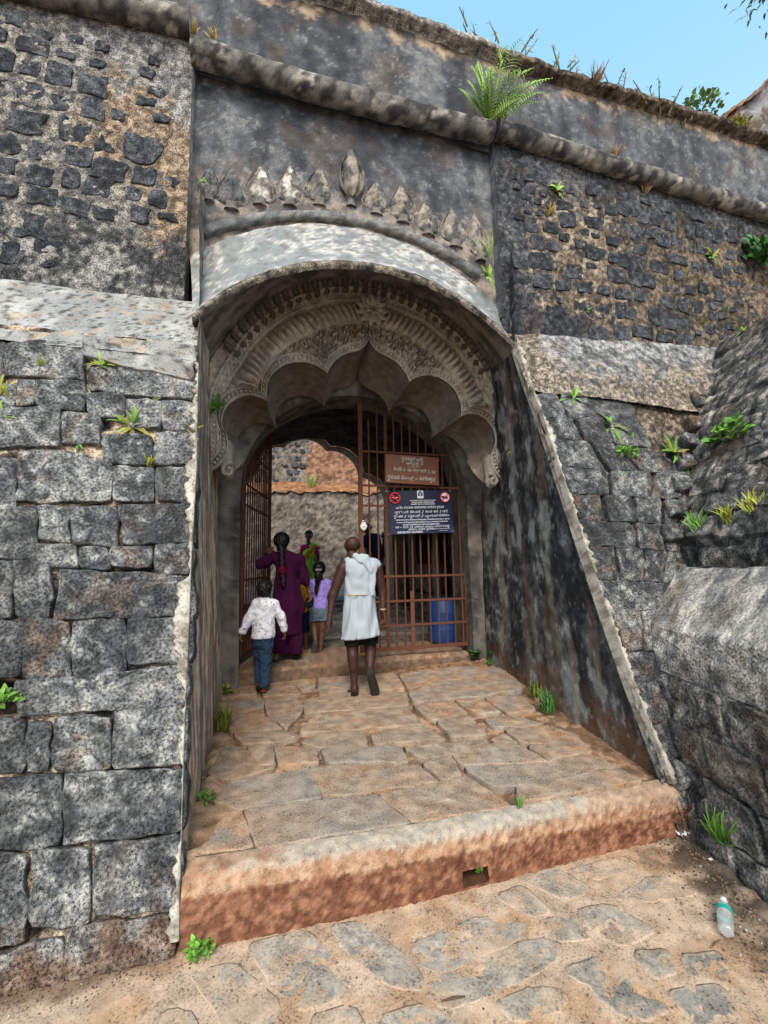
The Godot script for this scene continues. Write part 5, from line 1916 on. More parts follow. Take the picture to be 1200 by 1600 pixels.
func build_gate_leaf(label: String, at: Vector3, turn: float, mirror: float, low: float) -> Node3D:
	# x runs from the hinge to the meeting stile; mirror -1 turns it the other way
	var o := thing("gate_leaf", label, "gate", at, "", turn)
	var X := func(x: float, y: float, z := 0.0) -> Vector3: return Vector3(x * mirror, y - at.y, z)
	var dark := RUST * 0.85
	part("meeting_stile", bar_mesh(X.call(1.44, low), X.call(1.44, leaf_top(1.44)), 0.055, 0.035, RUST * 1.1), M.rust, o)
	part("hinge_stile", bar_mesh(X.call(0.02, low), X.call(0.02, 2.75), 0.05, 0.04, RUST), M.rust, o)
	var mb := MB.new()
	for i in 27:
		var x := 0.02 + 1.42 * (1.0 - cos(PI * 0.5 * i / 26.0))
		var y := leaf_top(x)
		var tn := (Vector2(x + 0.01, leaf_top(x + 0.01)) - Vector2(x - 0.01, leaf_top(x - 0.01))).normalized()
		var nn := Vector2(-tn.y, tn.x)
		if i == 0:
			nn = Vector2(-1, 0)
		for k in [[-0.025, -0.018], [0.025, -0.018], [0.025, 0.018], [-0.025, 0.018], [-0.025, -0.018]]:
			mb.p(X.call(x + nn.x * k[0], y + nn.y * k[0], k[1]), RUST)
	mb.grid(4, 26)
	part("arched_rail", mb.mesh(), M.rust, o)
	for y in [3.215, 2.77, 2.51, 1.61, 1.30, 1.0, low + 0.02]:
		var x0 := 0.03
		if y > 2.7:
			for i in 200:
				if leaf_top(i * 0.0072) >= y:
					x0 = i * 0.0072
					break
		if y == 2.51 and mirror < 0.0:
			x0 = 0.2
		part("rail", bar_mesh(X.call(x0, y, 0.012), X.call(1.44, y, 0.012), 0.026 if y > low + 0.1 else 0.045, 0.012, dark * 1.25), M.rust, o)
	var i := 0
	var x := 1.44 - 0.113
	while x > 0.07:
		var top := leaf_top(x) - 0.02
		var spear := i % 3 == 1
		if i in [0, 5, 9]:
			top = minf(top, 3.55)
		part("bar", bar_mesh(X.call(x, low), X.call(x, top), 0.018 if i != 2 else 0.04, 0.018, dark * rng.randf_range(0.9, 1.25)), M.rust, o)
		if top < leaf_top(x) - 0.05 or spear:
			var sp := MB.new()
			var t: Vector3 = X.call(x, minf(top, 3.62))
			sp.tube([t - Vector3(0, 0.02, 0), t + Vector3(0, 0.02, 0), t + Vector3(0, 0.05, 0), t + Vector3(0, 0.11, 0)], [0.012, 0.026, 0.02, 0.003], 6, dark)
			part("spear_tip", sp.mesh(), M.rust, o)
		i += 1
		x -= 0.113
	# bent lower bars
	if mirror < 0.0:
		part("bar", bar_mesh(X.call(1.10, low), X.call(1.16, 1.3), 0.02, 0.014, dark), M.rust, o)
		part("bar", bar_mesh(X.call(0.78, low), X.call(0.78, 1.42), 0.05, 0.02, RUST * 1.2), M.rust, o)
	for y in [0.95, 2.3]:
		var hb := MB.new()
		hb.tube([X.call(-0.01, y - 0.07), X.call(-0.01, y + 0.07)], [0.028, 0.028], 10, dark)
		part("hinge", hb.mesh(), M.rust, o)
	return o


func build_gates() -> void:
	rng.seed = 17
	build_gate_leaf("closed rust-brown iron gate leaf carrying the two notice boards", Vector3(2.70, 0.70, -5.5), 0.0, -1.0, 0.70)
	build_gate_leaf("rust-brown iron gate leaf standing open behind the purple-dressed woman", Vector3(-0.165, 0.70, -5.6), deg_to_rad(76), 1.0, 0.72)
	var o := thing("padlock", "white padlock hanging on the closed leaf's stile", "padlock", Vector3(1.285, 2.24, -5.45))
	var mb := MB.new()
	nets(mb, [cap(Vector3(-0.012, 0, 0), Vector3(0.012, 0, 0), 0.034, 0.034, 0.5), cap(Vector3(0, -0.02, 0), Vector3(0, 0.02, 0), 0.034, 0.034, 0.5)], 0.005, 0.01, [], 0.0, Vector3.ONE, Color(0.72, 0.72, 0.7))
	part("lock_body", mb.mesh(), M.white, o)
	mb = MB.new()
	var pts := []
	for i in 11:
		var a := PI * i / 10.0
		pts.append(Vector3(0.022 * cos(a), 0.045 + 0.028 * sin(a), 0))
	pts = [Vector3(0.022, 0.02, 0)] + pts + [Vector3(-0.022, 0.02, 0)]
	var rad := []
	for q in pts:
		rad.append(0.006)
	mb.tube(pts, rad, 6, Color(0.5, 0.5, 0.5))
	part("shackle", mb.mesh(), M.steel, o)
	mb = MB.new()
	mb.tube([Vector3(0, -0.006, 0.018), Vector3(0, -0.006, 0.021)], [0.008, 0.008], 8, Color(0.08, 0.08, 0.08))
	part("keyhole", mb.mesh(), M.white, o)


# ------------------------------------------------------------ lettering
const GLYPH := {
	"p": "1,7 1,3 2,1 4,1 5,3 4,5 3,4;2,7 4,8 6,8", "r": "3,1 1,2 1,4 3,5 5,4 5,2 3,1;1,6 4,6 5,8", "v": "1,5 1,2 2,1 3,2 4,1 5,2 5,4 4,5 3,4;2,6 4,7 6,7", "s": "1,5 1,2 2,1 3,3 4,1 5,2 5,5;1,6 4,6 6,8",
	"m": "1,5 1,2 2,1 3,2 3,4;3,2 4,1 6,2 6,4 5,5", "y": "1,4 2,5 3,4 3,2 2,1 1,2;3,2 4,1 5,2 5,5 6,6", "k": "1,4 5,4;3,7 3,4 1,2 2,1 3,2 4,1 5,2 3,4;3,7 6,7", "l": "1,3 2,5 3,3 2,1 1,3;3,3 4,1 5,2 5,5 4,6",
	"g": "1,1 1,4 3,6 5,4 5,1;2,7 4,7 6,8", "b": "1,5 1,1 3,2 5,1 5,5 3,4", "n": "1,4 3,5 4,4 2,2 3,1 5,1;1,6 4,6 6,8", "d": "1,3 2,5 5,5 5,2 3,1 1,3;1,6 4,7 6,7", "a": "5,5 6,6 7,5 7,2 6,1", "i": "1,6 2,8 5,8 6,6",
	"j": "1,2 2,1 4,2 5,4 3,5 2,4 4,1;1,6 5,7", "t": "1,4 2,5 3,4 2,2 4,1 5,3 5,5;2,6 5,7", "h": "1,5 1,2 3,1 5,3 3,5 4,2 6,1;1,6 4,6 6,8", "u": "0,-1 2,-2 4,-1 3,0", "z": "0,-2 3,-3 5,-1 3,0 2,-1", "e": "1,7 3,9 5,7",
	"8": "3,4 1,5 1,7 3,8 5,7 5,5 3,4 1,3 1,1 3,0 5,1 5,3 3,4", "0": "3,0 1,2 1,6 3,8 5,6 5,2 3,0", "6": "5,7 3,8 1,5 1,2 3,0 5,1 5,3 3,4 1,3", ".": "2,0 3,0 3,1 2,1 2,0", "*": "1,4 5,4;3,6 3,2;1,6 5,2", "-": "1,4 5,4", "/": "1,-1 5,9", "5": "5,8 1,8 1,5 4,5 5,3 4,0 1,1",
}


func lettering(o: Node3D, text: String, centre: Vector3, height: float, width: float, weight: float, turn: float, col: Color) -> void:
	# strokes of the hand-painted Kannada line, drawn as flat ribbons; vowel marks i, e, u, z, a join the letter before
	var strokes := []
	var x := 0.0
	for ch in text:
		if ch == " ":
			x += 4.0
			strokes.append([])
			continue
		var joins: bool = ch in ["i", "e", "u", "z", "a"]
		var ox := x - 7.0 if joins else x
		for st in GLYPH[ch].split(";"):
			var line := []
			for q in st.split(" "):
				var k: PackedStringArray = q.split(",")
				line.append(Vector2(ox + float(k[0]), float(k[1])))
			strokes.append(line)
		if ch == "a":
			x += 1.5
		elif not joins:
			x += 7.0
	var sx := width / maxf(x, 1.0)
	var sy := height / 8.0
	var b := Basis(Vector3(0, 0, 1), turn)
	var mb := MB.new()
	strokes.append([])
	for line in strokes:
		if line.is_empty() and mb.v.size():
			part("lettering", mb.mesh(false), M.white, o)
			mb = MB.new()
		for i in line.size() - 1:
			var p := Vector3((line[i].x - x / 2) * sx, (line[i].y - 4.0) * sy, 0)
			var q := Vector3((line[i + 1].x - x / 2) * sx, (line[i + 1].y - 4.0) * sy, 0)
			var d := (q - p).normalized()
			var n := Vector3(-d.y, d.x, 0) * weight * 0.5
			p -= d * weight * 0.3
			q += d * weight * 0.3
			mb.flat(centre + b * (p - n), centre + b * (q - n), centre + b * (q + n), centre + b * (p + n), col)


func latin(o: Node3D, text: String, centre: Vector3, width: float, height: float, turn: float, col: Color) -> void:
	var f := SystemFont.new()
	f.font_names = PackedStringArray(["Droid Sans"])
	f.font_weight = 700
	var t := TextMesh.new()
	t.text = text
	t.font = f
	t.font_size = 32
	t.depth = 0.002
	t.pixel_size = 0.001
	var box := t.get_aabb()
	var m := mat(0.6, [], 1.0, 0.0, 0.4, Color(col.r, col.g, col.b).linear_to_srgb(), false)
	var node := part("lettering", t, m, o)
	node.position = centre
	node.rotation.z = turn
	node.scale = Vector3(width / maxf(box.size.x, 0.001), height / maxf(box.size.y, 0.001), 1.0)


func disc(mb: MB, at: Vector3, r0: float, r1: float, b: Basis, col: Color) -> void:
	for i in 28:
		var a := TAU * i / 28
		var c := TAU * (i + 1) / 28
		mb.flat(at + b * Vector3(cos(a) * r0, sin(a) * r0, 0), at + b * Vector3(cos(a) * r1, sin(a) * r1, 0), at + b * Vector3(cos(c) * r1, sin(c) * r1, 0), at + b * Vector3(cos(c) * r0, sin(c) * r0, 0), col)


func sheet(w: float, h: float, col: Callable, curl: float) -> ArrayMesh:   # a thin board or banner, with thickness and a slight warp
	var mb := MB.new()
	for side in [1.0, -1.0]:
		for j in 17:
			for i in 25:
				var x := (i / 24.0 - 0.5) * w
				var y := (j / 16.0 - 0.5) * h
				var z: float = curl * (sin(x * 9.0 + y * 3.0) * 0.4 + pow(absf(x / w * 2.0), 6.0) * pow(absf(y / h * 2.0), 6.0) * 2.5) + 0.003 * side
				mb.p(Vector3(x * side, y, z), col.call(Vector3(x, y, 0)))
		mb.grid(24, 16)
	return mb.mesh()


func board_col(p: Vector3) -> Color:
	return mixc(Color(0.30, 0.105, 0.055), Color(0.21, 0.075, 0.042), ss(-0.2, 0.3, nz(p, 8.0)) * 0.6)


func banner_col(p: Vector3) -> Color:
	return mixc(Color(0.010, 0.015, 0.055), Color(0.012, 0.02, 0.10), ss(0.2, -0.25, p.y))


func build_signs() -> void:
	var o := thing("notice_board", "brown painted metal board with white hand-painted lettering on the gate", "sign", Vector3(1.945, 2.985, -5.43))
	o.rotation.z = deg_to_rad(-1.2)
	part("board", sheet(0.735, 0.375, board_col, 0.004), M.paint, o)
	var white := Color(0.62, 0.58, 0.5)
	lettering(o, "pzrvast ilakhe", Vector3(0.0, 0.135, 0.012), 0.05, 0.30, 0.009, 0.0, white)
	lettering(o, "bagiluvaz r", Vector3(0.03, 0.085, 0.012), 0.042, 0.24, 0.009, 0.0, white)
	lettering(o, "* smy *", Vector3(0.02, 0.036, 0.012), 0.022, 0.17, 0.005, 0.0, white)
	lettering(o, "belgige 8.00 rind snje 6.00", Vector3(0.03, -0.012, 0.012), 0.042, 0.58, 0.008, -0.02, white)
	lettering(o, "pzrvasi maiylan - sklespur", Vector3(-0.01, -0.12, 0.012), 0.055, 0.66, 0.010, 0.0, white)
	o = thing("notice_banner", "dark blue printed banner with prohibition symbols tied to the gate", "sign", Vector3(2.045, 2.43, -5.41))
	var tilt := deg_to_rad(2.2)
	o.rotation.z = tilt
	part("cloth", sheet(0.86, 0.56, banner_col, 0.008), M.paint, o)
	var z := 0.024
	var pale := Color(0.62, 0.66, 0.75)
	var b := Basis()
	var mb := MB.new()
	disc(mb, Vector3(-0.355, 0.185, z), 0.058, 0.072, b, Color(0.65, 0.03, 0.02))
	mb.box(Vector3(-0.355, 0.185, z + 0.004), Vector3(0.13, 0.014, 0.002), Basis(Vector3(0, 0, 1), -0.78), Color(0.65, 0.03, 0.02))
	mb.box(Vector3(-0.355, 0.19, z + 0.001), Vector3(0.09, 0.01, 0.002), b, Color(0.6, 0.3, 0.2))
	mb.box(Vector3(-0.355, 0.18, z + 0.002), Vector3(0.036, 0.022, 0.002), b, Color(0.62, 0.05, 0.03))
	part("drone_symbol", mb.mesh(false), M.white, o)
	mb = MB.new()
	disc(mb, Vector3(0.335, 0.185, z), 0.0, 0.058, b, pale)
	disc(mb, Vector3(0.335, 0.185, z + 0.001), 0.056, 0.068, b, Color(0.6, 0.03, 0.03))
	mb.box(Vector3(0.335, 0.18, z + 0.002), Vector3(0.075, 0.036, 0.002), b, Color(0.01, 0.01, 0.015))
	mb.box(Vector3(0.30, 0.19, z + 0.0025), Vector3(0.035, 0.024, 0.002), b, Color(0.01, 0.01, 0.015))
	mb.box(Vector3(0.335, 0.185, z + 0.005), Vector3(0.12, 0.012, 0.002), Basis(Vector3(0, 0, 1), 0.78), Color(0.6, 0.03, 0.03))
	part("camera_symbol", mb.mesh(false), M.white, o)
	mb = MB.new()
	mb.box(Vector3(-0.01, 0.225, z), Vector3(0.085, 0.10, 0.002), b, pale)
	mb.box(Vector3(-0.01, 0.227, z + 0.002), Vector3(0.065, 0.045, 0.002), b, Color(0.03, 0.04, 0.08))
	mb.box(Vector3(-0.01, 0.226, z + 0.004), Vector3(0.02, 0.036, 0.002), b, pale * 0.6)
	mb.box(Vector3(-0.01, 0.26, z + 0.003), Vector3(0.04, 0.014, 0.002), b, Color(0.03, 0.04, 0.08))
	part("emblem", mb.mesh(false), M.white, o)
	latin(o, "Government of India, Ministry of Culture", Vector3(0.02, 0.148, z), 0.36, 0.02, 0.0, pale)
	latin(o, "ARCHAEOLOGICAL SURVEY OF INDIA", Vector3(0.02, 0.122, z), 0.31, 0.017, 0.0, pale)
	latin(o, "HAMPI CIRCLE, KARNATAKA", Vector3(0.02, 0.098, z), 0.33, 0.017, 0.0, pale)
	lettering(o, "bartiy prattv srvekshn snkest puratn", Vector3(-0.02, 0.055, z), 0.030, 0.66, 0.007, 0.0, pale)
	lettering(o, "akzn illde simi agni / camk jan / agni", Vector3(0.0, -0.002 + 0.0, z), 0.030, 0.72, 0.007, 0.0, pale) if false else lettering(o, "akzn illde simi anni / kamk jan / anni", Vector3(0.0, -0.002, z), 0.030, 0.72, 0.007, 0.0, pale)
	lettering(o, "pzlnas / vaidzig anni / byzlglas anmitisl", Vector3(0.0, -0.055, z), 0.030, 0.76, 0.007, 0.0, pale)
	latin(o, "Without Permission Filming Of Photography, Pre-Wedding Photo Shoot, Tag Post", Vector3(0.01, -0.10, z), 0.74, 0.024, 0.0, pale)
	latin(o, "Commercial Photography High Resolution Camera, Drawings And Sketches", Vector3(0.0, -0.132, z), 0.70, 0.024, 0.0, pale)
	latin(o, "Are Not Permissible In The ASI Protected Monuments", Vector3(-0.02, -0.163, z), 0.50, 0.022, 0.0, pale)
	lettering(o, "sn - gnnie kude mdrimas brmsl mrnl enkspz", Vector3(0.0, -0.195, z), 0.026, 0.74, 0.006, 0.0, pale)
	lettering(o, "sksnl snsr pzranipal", Vector3(-0.01, -0.226, z), 0.024, 0.38, 0.006, 0.0, pale)
	latin(o, "(DRONE NOT ALLOWED)", Vector3(-0.18, -0.258, z), 0.34, 0.030, 0.0, pale)
	latin(o, "By Order Superintending Archaeologist", Vector3(0.27, -0.226, z), 0.20, 0.014, 0.0, pale * 0.8)
	latin(o, "Hampi Circle", Vector3(0.28, -0.250, z), 0.11, 0.014, 0.0, pale * 0.8)
	for q in [[-0.42, 0.27], [0.41, 0.27], [-0.42, -0.27], [0.42, -0.27]]:
		mb = MB.new()
		var pts := [Vector3(q[0], q[1], z - 0.01), Vector3(q[0] + signf(q[0]) * 0.02, q[1] + 0.005, z - 0.02), Vector3(q[0] + signf(q[0]) * 0.035, q[1] + 0.012 * signf(q[1]), -0.08)]
		mb.tube(pts, [0.009, 0.006, 0.004], 6, Color(0.6, 0.62, 0.62))
		part("tie", mb.mesh(), M.cloth, o)


# ------------------------------------------------------------ small things lying about
func build_litter() -> void:
	var o := thing("water_bottle", "clear plastic water bottle with a turquoise label lying on the sand", "bottle", Vector3(2.12, 0.036, -1.78))
	var ax := Vector3(0.72, 0.09, -0.6).normalized()
	var b := Basis(ax.cross(Vector3.UP).normalized(), ax, ax.cross(Vector3.UP).normalized().cross(ax))
	var prof := [[0.0, 0.004], [0.022, 0.0], [0.031, 0.008], [0.033, 0.02], [0.032, 0.04], [0.0335, 0.045], [0.032, 0.05], [0.0335, 0.06], [0.032, 0.066], [0.0335, 0.076], [0.032, 0.082], [0.0335, 0.10], [0.033, 0.105], [0.033, 0.14], [0.030, 0.152], [0.022, 0.172], [0.014, 0.185], [0.0135, 0.205]]
	var mb := MB.new()
	for q in prof:
		for i in 25:
			var a := TAU * i / 24
			var r: float = q[0] * (1.0 - (0.13 * ss(0.09, 0.03, q[1]) * (0.5 + 0.5 * sin(a * 5.0 + q[1] * 90.0))))
			mb.p(b * Vector3(cos(a) * r, q[1], sin(a) * r))
	mb.grid(24, prof.size() - 1)
	M.bottle.vertex_color_use_as_albedo = false
	part("bottle_body", mb.mesh(), M.bottle, o)
	mb = MB.new()
	for q in [[0.0345, 0.108], [0.0345, 0.137]]:
		for i in 25:
			var a := TAU * i / 24
			mb.p(b * Vector3(cos(a) * q[0], q[1], sin(a) * q[0]), Color(0.02, 0.55, 0.47))
	mb.grid(24, 1)
	part("label_band", mb.mesh(), M.paint, o)
	mb = MB.new()
	mb.tube([b * Vector3(0, 0.195, 0), b * Vector3(0, 0.213, 0)], [0.0155, 0.015], 14, Color(0.62, 0.68, 0.7))
	part("bottle_cap", mb.mesh(), M.white, o)
	mb = MB.new()
	mb.tube([Vector3(0.74, 0.012, -1.885), Vector3(0.79, 0.016, -1.88), Vector3(0.84, 0.013, -1.875)], [0.003, 0.006, 0.003], 6, Color(0.10, 0.065, 0.045))
	tag(part("twig", mb.mesh(), M.dry, self), "short dark twig lying on the sand before the kerb", "twig")
	mb = MB.new()
	mb.tube([Vector3(2.02, 0.008, -1.77), Vector3(2.05, 0.011, -1.78), Vector3(2.085, 0.009, -1.785)], [0.002, 0.004, 0.002], 6, Color(0.13, 0.08, 0.05))
	tag(part("twig", mb.mesh(), M.dry, self), "thin brown twig touching the plastic bottle", "twig")
	rng.seed = 61
	for q in [[2.63, -2.44, 0.045, "crumpled white paper scrap in the corner debris"], [2.74, -2.53, 0.035, "small white scrap tucked behind the kerb's end"], [2.55, -2.2, 0.015, "tiny pale chip on the dark debris"]]:
		mb = MB.new()
		for j in 7:
			for i in 9:
				var p := Vector3((i / 8.0 - 0.5) * q[2] * 2.0, 0, (j / 6.0 - 0.5) * q[2])
				p.y = 0.012 + absf(S.get_noise_3d(p.x * 60.0, q[0] * 9.0, p.z * 60.0)) * q[2] * 0.8
				mb.p(p + Vector3(q[0], 0.015, q[1]), Color(0.66, 0.66, 0.66))
		mb.grid(8, 6)
		tag(part("paper_scrap", mb.mesh(), M.white, self), q[3], "litter")
	# crumbs of earth, gravel and dead leaf along the walls' feet
	var lump := MB.new()
	lump.tube([Vector3(-0.5, 0, 0), Vector3(-0.2, 0.1, 0), Vector3(0.2, 0.05, 0.1), Vector3(0.5, 0, 0)], [0.1, 0.42, 0.38, 0.1], 6)
	var mm := MultiMesh.new()
	mm.transform_format = MultiMesh.TRANSFORM_3D
	mm.use_colors = true
	mm.mesh = lump.mesh()
	mm.instance_count = 1500
	for i in 1500:
		var p := Vector3.ZERO
		if i < 850:
			var t := rng.randf()
			p = Vector3(2.66 - 0.28 * (1.0 - t) * 1.8 - absf(rng.randfn()) * 0.14, 0, lerpf(-1.2, -2.5, t))
		elif i < 1150:
			p = Vector3(rng.randf_range(-1.5, -0.25), 0, -2.44 + absf(rng.randfn()) * 0.06)
		else:
			p = Vector3(rng.randf_range(-1.2, 2.6), 0, rng.randf_range(-2.4, -1.3))
		var s := rng.randf_range(0.003, 0.011) * (1.3 if i < 850 else 0.9)
		p.y = ground_disp(p) + s * 0.2
		mm.set_instance_transform(i, Transform3D(Basis.from_euler(Vector3(rng.randf() * TAU, rng.randf() * TAU, 0)).scaled(Vector3.ONE * s), p))
		var tone := rng.randf()
		mm.set_instance_color(i, Color(0.06, 0.045, 0.035).lerp(Color(0.3, 0.2, 0.13), tone * tone) if tone < 0.95 else Color(0.45, 0.43, 0.4))
	var d := MultiMeshInstance3D.new()
	d.name = "debris"
	d.multimesh = mm
	d.material_override = M.dry
	add_child(d)
	tag(d, "crumbs of earth and gravel along the feet of the walls", "gravel", "", "stuff")


func build_distance() -> void:
	# the higher bastion behind the parapet, and the tree on it
	var o := thing("bastion_wall", "eroded higher bastion wall rising behind the parapet's grassy end", "wall")
	var a := Vector3(7.30, 9.05, -5.0)
	patch("wall_face", o, Vector3(7.45, 7.2, -4.75), Vector3(12.0, 7.2, -4.4), Vector3(12.2, 13.2, -4.6), Vector3(7.85, 9.5, -4.95), 0.07, rubble_disp, bastion_col, M.plaster)
	patch("eroded_edge", o, Vector3(7.0, 7.2, -6.6), Vector3(7.47, 7.2, -4.7), Vector3(7.88, 9.55, -4.9), Vector3(7.5, 9.6, -6.6), 0.06, rubble_disp, brick_rubble_col, M.plaster)
	patch("eroded_edge", o, Vector3(7.8, 9.42, -4.85), Vector3(12.2, 13.2, -4.5), Vector3(12.0, 13.4, -6.8), Vector3(7.5, 9.5, -6.7), 0.06, rubble_disp, brick_rubble_col, M.plaster)
	var t := thing("tree", "slender tree leaning in over the bastion's top", "tree", Vector3(10.6, 11.2, -5.2))
	var mb := MB.new()
	mb.tube([Vector3(0.4, -0.8, 0), Vector3(0.1, 1.0, 0), Vector3(-0.05, 2.4, 0.1), Vector3(0.1, 4.0, 0.1)], [0.16, 0.13, 0.11, 0.07], 9, Color(0.12, 0.09, 0.065))
	for k in [[Vector3(0.0, 1.9, 0), Vector3(-0.45, 2.35, 0.1), Vector3(-0.9, 2.2, 0.2)], [Vector3(0, 2.6, 0.1), Vector3(-0.5, 3.2, 0), Vector3(-0.8, 3.1, 0.2)], [Vector3(0.05, 2.2, 0), Vector3(0.6, 2.9, 0.2), Vector3(1.1, 3.2, 0)]]:
		mb.tube(k, [0.06, 0.04, 0.015], 6, Color(0.12, 0.09, 0.065))
	part("trunk", mb.mesh(), M.wood, t)
	rng.seed = 14
	mb = MB.new()
	for i in 900:
		var c: Vector3 = [Vector3(-0.75, 2.15, 0.15), Vector3(-0.7, 3.05, 0.1), Vector3(0.9, 3.1, 0.1), Vector3(0.1, 4.0, 0.1)][i % 4]
		var q := c + Vector3(rng.randfn(), rng.randfn() * 0.7, rng.randfn()) * 0.34
		leaf_into(mb, q, Vector3(rng.randf_range(-1, 1), rng.randf_range(-1.2, 0.3), rng.randf_range(-1, 1)), Vector3(rng.randf_range(-1, 1), 1, 0.4), rng.randf_range(0.12, 0.26), 0.045, 0.3, Color(0.055, 0.085, 0.03) * rng.randf_range(0.6, 1.4), 0.0, 3)
	part("crown", mb.mesh(), M.leaf, t)


func bastion_col(p: Vector3) -> Color:
	return mixc(Color(0.30, 0.31, 0.33), Color(0.13, 0.10, 0.08), ss(-0.15, 0.3, nz(p, 1.5) + 0.5 * nz(p, 5.0)))


# ------------------------------------------------------------ people
func person(label: String, at: Vector3) -> Node3D:
	return thing("person", label, "person", at)


func sole(a: Vector3, b: Vector3, r: float, squash: float) -> Array:
	return cap(a, b, r, r * 1.12, squash)


func build_man() -> void:
	var o := person("bald man in a white sleeveless wrap and knee-length cloth, walking up the ramp", Vector3(0.967, 0.465, -4.650))
	var skin := Color(0.066, 0.030, 0.020)
	var mb := MB.new()
	var body := [cap(Vector3(-0.001, 1.403, 0.000), Vector3(0.005, 1.304, 0.000), 0.056, 0.065), cap(Vector3(-0.062, 1.277, 0.000), Vector3(0.241, 1.267, 0.000), 0.07, 0.07, 0.8), cap(Vector3(0.074, 1.233, 0.000), Vector3(0.072, 1.046, 0.000), 0.145, 0.13, 0.62), cap(Vector3(0.071, 0.954, 0.000), Vector3(0.073, 0.690, 0.000), 0.135, 0.15, 0.7)]
	body += [cap(Vector3(-0.098, 1.269, 0.000), Vector3(-0.201, 0.997, -0.020), 0.062, 0.047), cap(Vector3(-0.201, 0.997, -0.020), Vector3(-0.243, 0.765, 0.020), 0.043, 0.026), cap(Vector3(0.270, 1.257, 0.000), Vector3(0.336, 1.002, -0.030), 0.062, 0.047), cap(Vector3(0.336, 1.002, -0.030), Vector3(0.321, 0.823, 0.020), 0.043, 0.026)]
	body += [cap(Vector3(0.004, 0.683, 0.000), Vector3(-0.001, 0.441, -0.020), 0.088, 0.058), cap(Vector3(-0.001, 0.441, -0.020), Vector3(0.008, 0.067, 0.020), 0.057, 0.034), cap(Vector3(-0.006, 0.372, 0.015), Vector3(-0.004, 0.262, 0.020), 0.05, 0.045), cap(Vector3(0.008, 0.052, 0.020), Vector3(0.024, -0.032, -0.160), 0.036, 0.028, -0.8), cap(Vector3(0.010, 0.028, 0.020), Vector3(0.014, 0.018, 0.000), 0.036)]
	body += [cap(Vector3(0.173, 0.674, 0.000), Vector3(0.200, 0.430, -0.060), 0.088, 0.058), cap(Vector3(0.200, 0.430, -0.060), Vector3(0.147, 0.227, 0.120), 0.057, 0.034), cap(Vector3(0.186, 0.389, 0.000), Vector3(0.170, 0.321, 0.050), 0.05, 0.045), cap(Vector3(0.149, 0.203, 0.130), Vector3(0.204, 0.023, 0.060), 0.036, 0.04), cap(Vector3(0.147, 0.212, 0.130), Vector3(0.147, 0.208, 0.130), 0.036)]
	nets(mb, body, 0.013, 0.03, [], 0.0, Vector3.ONE, skin)
	head(mb, Vector3(0.006, 1.491, -0.020), Vector3(-0.12, -0.1, -1), 0.95, skin)
	hand(mb, Vector3(-0.243, 0.765, 0.020), Vector3(-0.05, -1, 0.05), Vector3(0.55, 0, 0.7), Vector3(0.3, 0, -1), 0.98, 0.35, skin * 1.25)
	hand(mb, Vector3(0.321, 0.823, 0.020), Vector3(0.03, -1, 0.08), Vector3(-0.4, 0, 0.8), Vector3(-0.3, 0, -1), 0.98, 0.45, skin * 1.25)
	part("body", mb.mesh(), M.skin, o)
	var white := Color(0.53, 0.615, 0.71)
	clothes("vest", o, [cap(Vector3(-0.031, 1.295, 0.000), Vector3(-0.026, 1.305, 0.000), 0.066, 0.066, 0.95), cap(Vector3(-0.021, 1.281, 0.000), Vector3(0.221, 1.277, 0.000), 0.08, 0.086, 0.85), cap(Vector3(0.079, 1.228, 0.000), Vector3(0.076, 0.965, 0.000), 0.172, 0.165, 0.68)], [Vector4(0, -1, 0, -0.949), Vector4(-1, 0, 0, -(-0.083))], M.cloth, white, 0.015, Vector3(12, 8, 12))
	clothes("wrap_cloth", o, [cap(Vector3(0.076, 0.954, 0.000), Vector3(0.085, 0.497, 0.000), 0.152, 0.222, 0.80)], [Vector4(0, 1, 0, 0.991), Vector4(0.08, -1, 0, -0.547)], M.cloth, white * 0.97, 0.022, Vector3(15, 3.2, 15))
	clothes("waistband", o, [cap(Vector3(0.072, 1.012, 0.000), Vector3(0.076, 0.954, 0.000), 0.162, 0.163, 0.8)], [Vector4(0, 1, 0, 0.998), Vector4(0, -1, 0, -0.982)], M.cloth, Color(0.62, 0.52, 0.40), 0.004)
	var shorts := clothes("shorts", o, [cap(Vector3(0.004, 0.683, 0.000), Vector3(-0.001, 0.410, -0.020), 0.10, 0.082), cap(Vector3(0.173, 0.674, 0.000), Vector3(0.199, 0.389, -0.060), 0.10, 0.082)], [Vector4(0, -1, 0, -0.470)], M.cloth, Color(0.022, 0.02, 0.018), 0.006)
	clothes("shoulder_cloth", o, [cap(Vector3(0.027, 1.384, 0.070), Vector3(0.123, 1.359, 0.085), 0.035, 0.042, 0.7), cap(Vector3(0.074, 1.344, 0.090), Vector3(0.228, 1.277, 0.050), 0.042, 0.05, 0.8), cap(Vector3(0.108, 1.334, 0.100), Vector3(0.173, 1.241, 0.110), 0.04, 0.028, 0.6), cap(Vector3(0.198, 1.296, 0.090), Vector3(0.179, 0.998, 0.112), 0.05, 0.03, 0.35), cap(Vector3(0.248, 1.277, -0.030), Vector3(0.201, 1.277, 0.060), 0.055, 0.05)], [], M.cloth, white * 1.03, 0.010, Vector3(22, 9, 22), 0.009, 0.03)
	clothes("sandal", o, [sole(Vector3(0.006, -0.001, 0.040), Vector3(0.023, -0.074, -0.180), 0.045, -0.32)], [], M.rubber, Color(0.02, 0.016, 0.014), 0.0)
	clothes("sandal", o, [sole(Vector3(0.140, 0.218, 0.175), Vector3(0.203, 0.022, 0.100), 0.046, 0.34)], [], M.rubber, Color(0.045, 0.036, 0.03), 0.0)
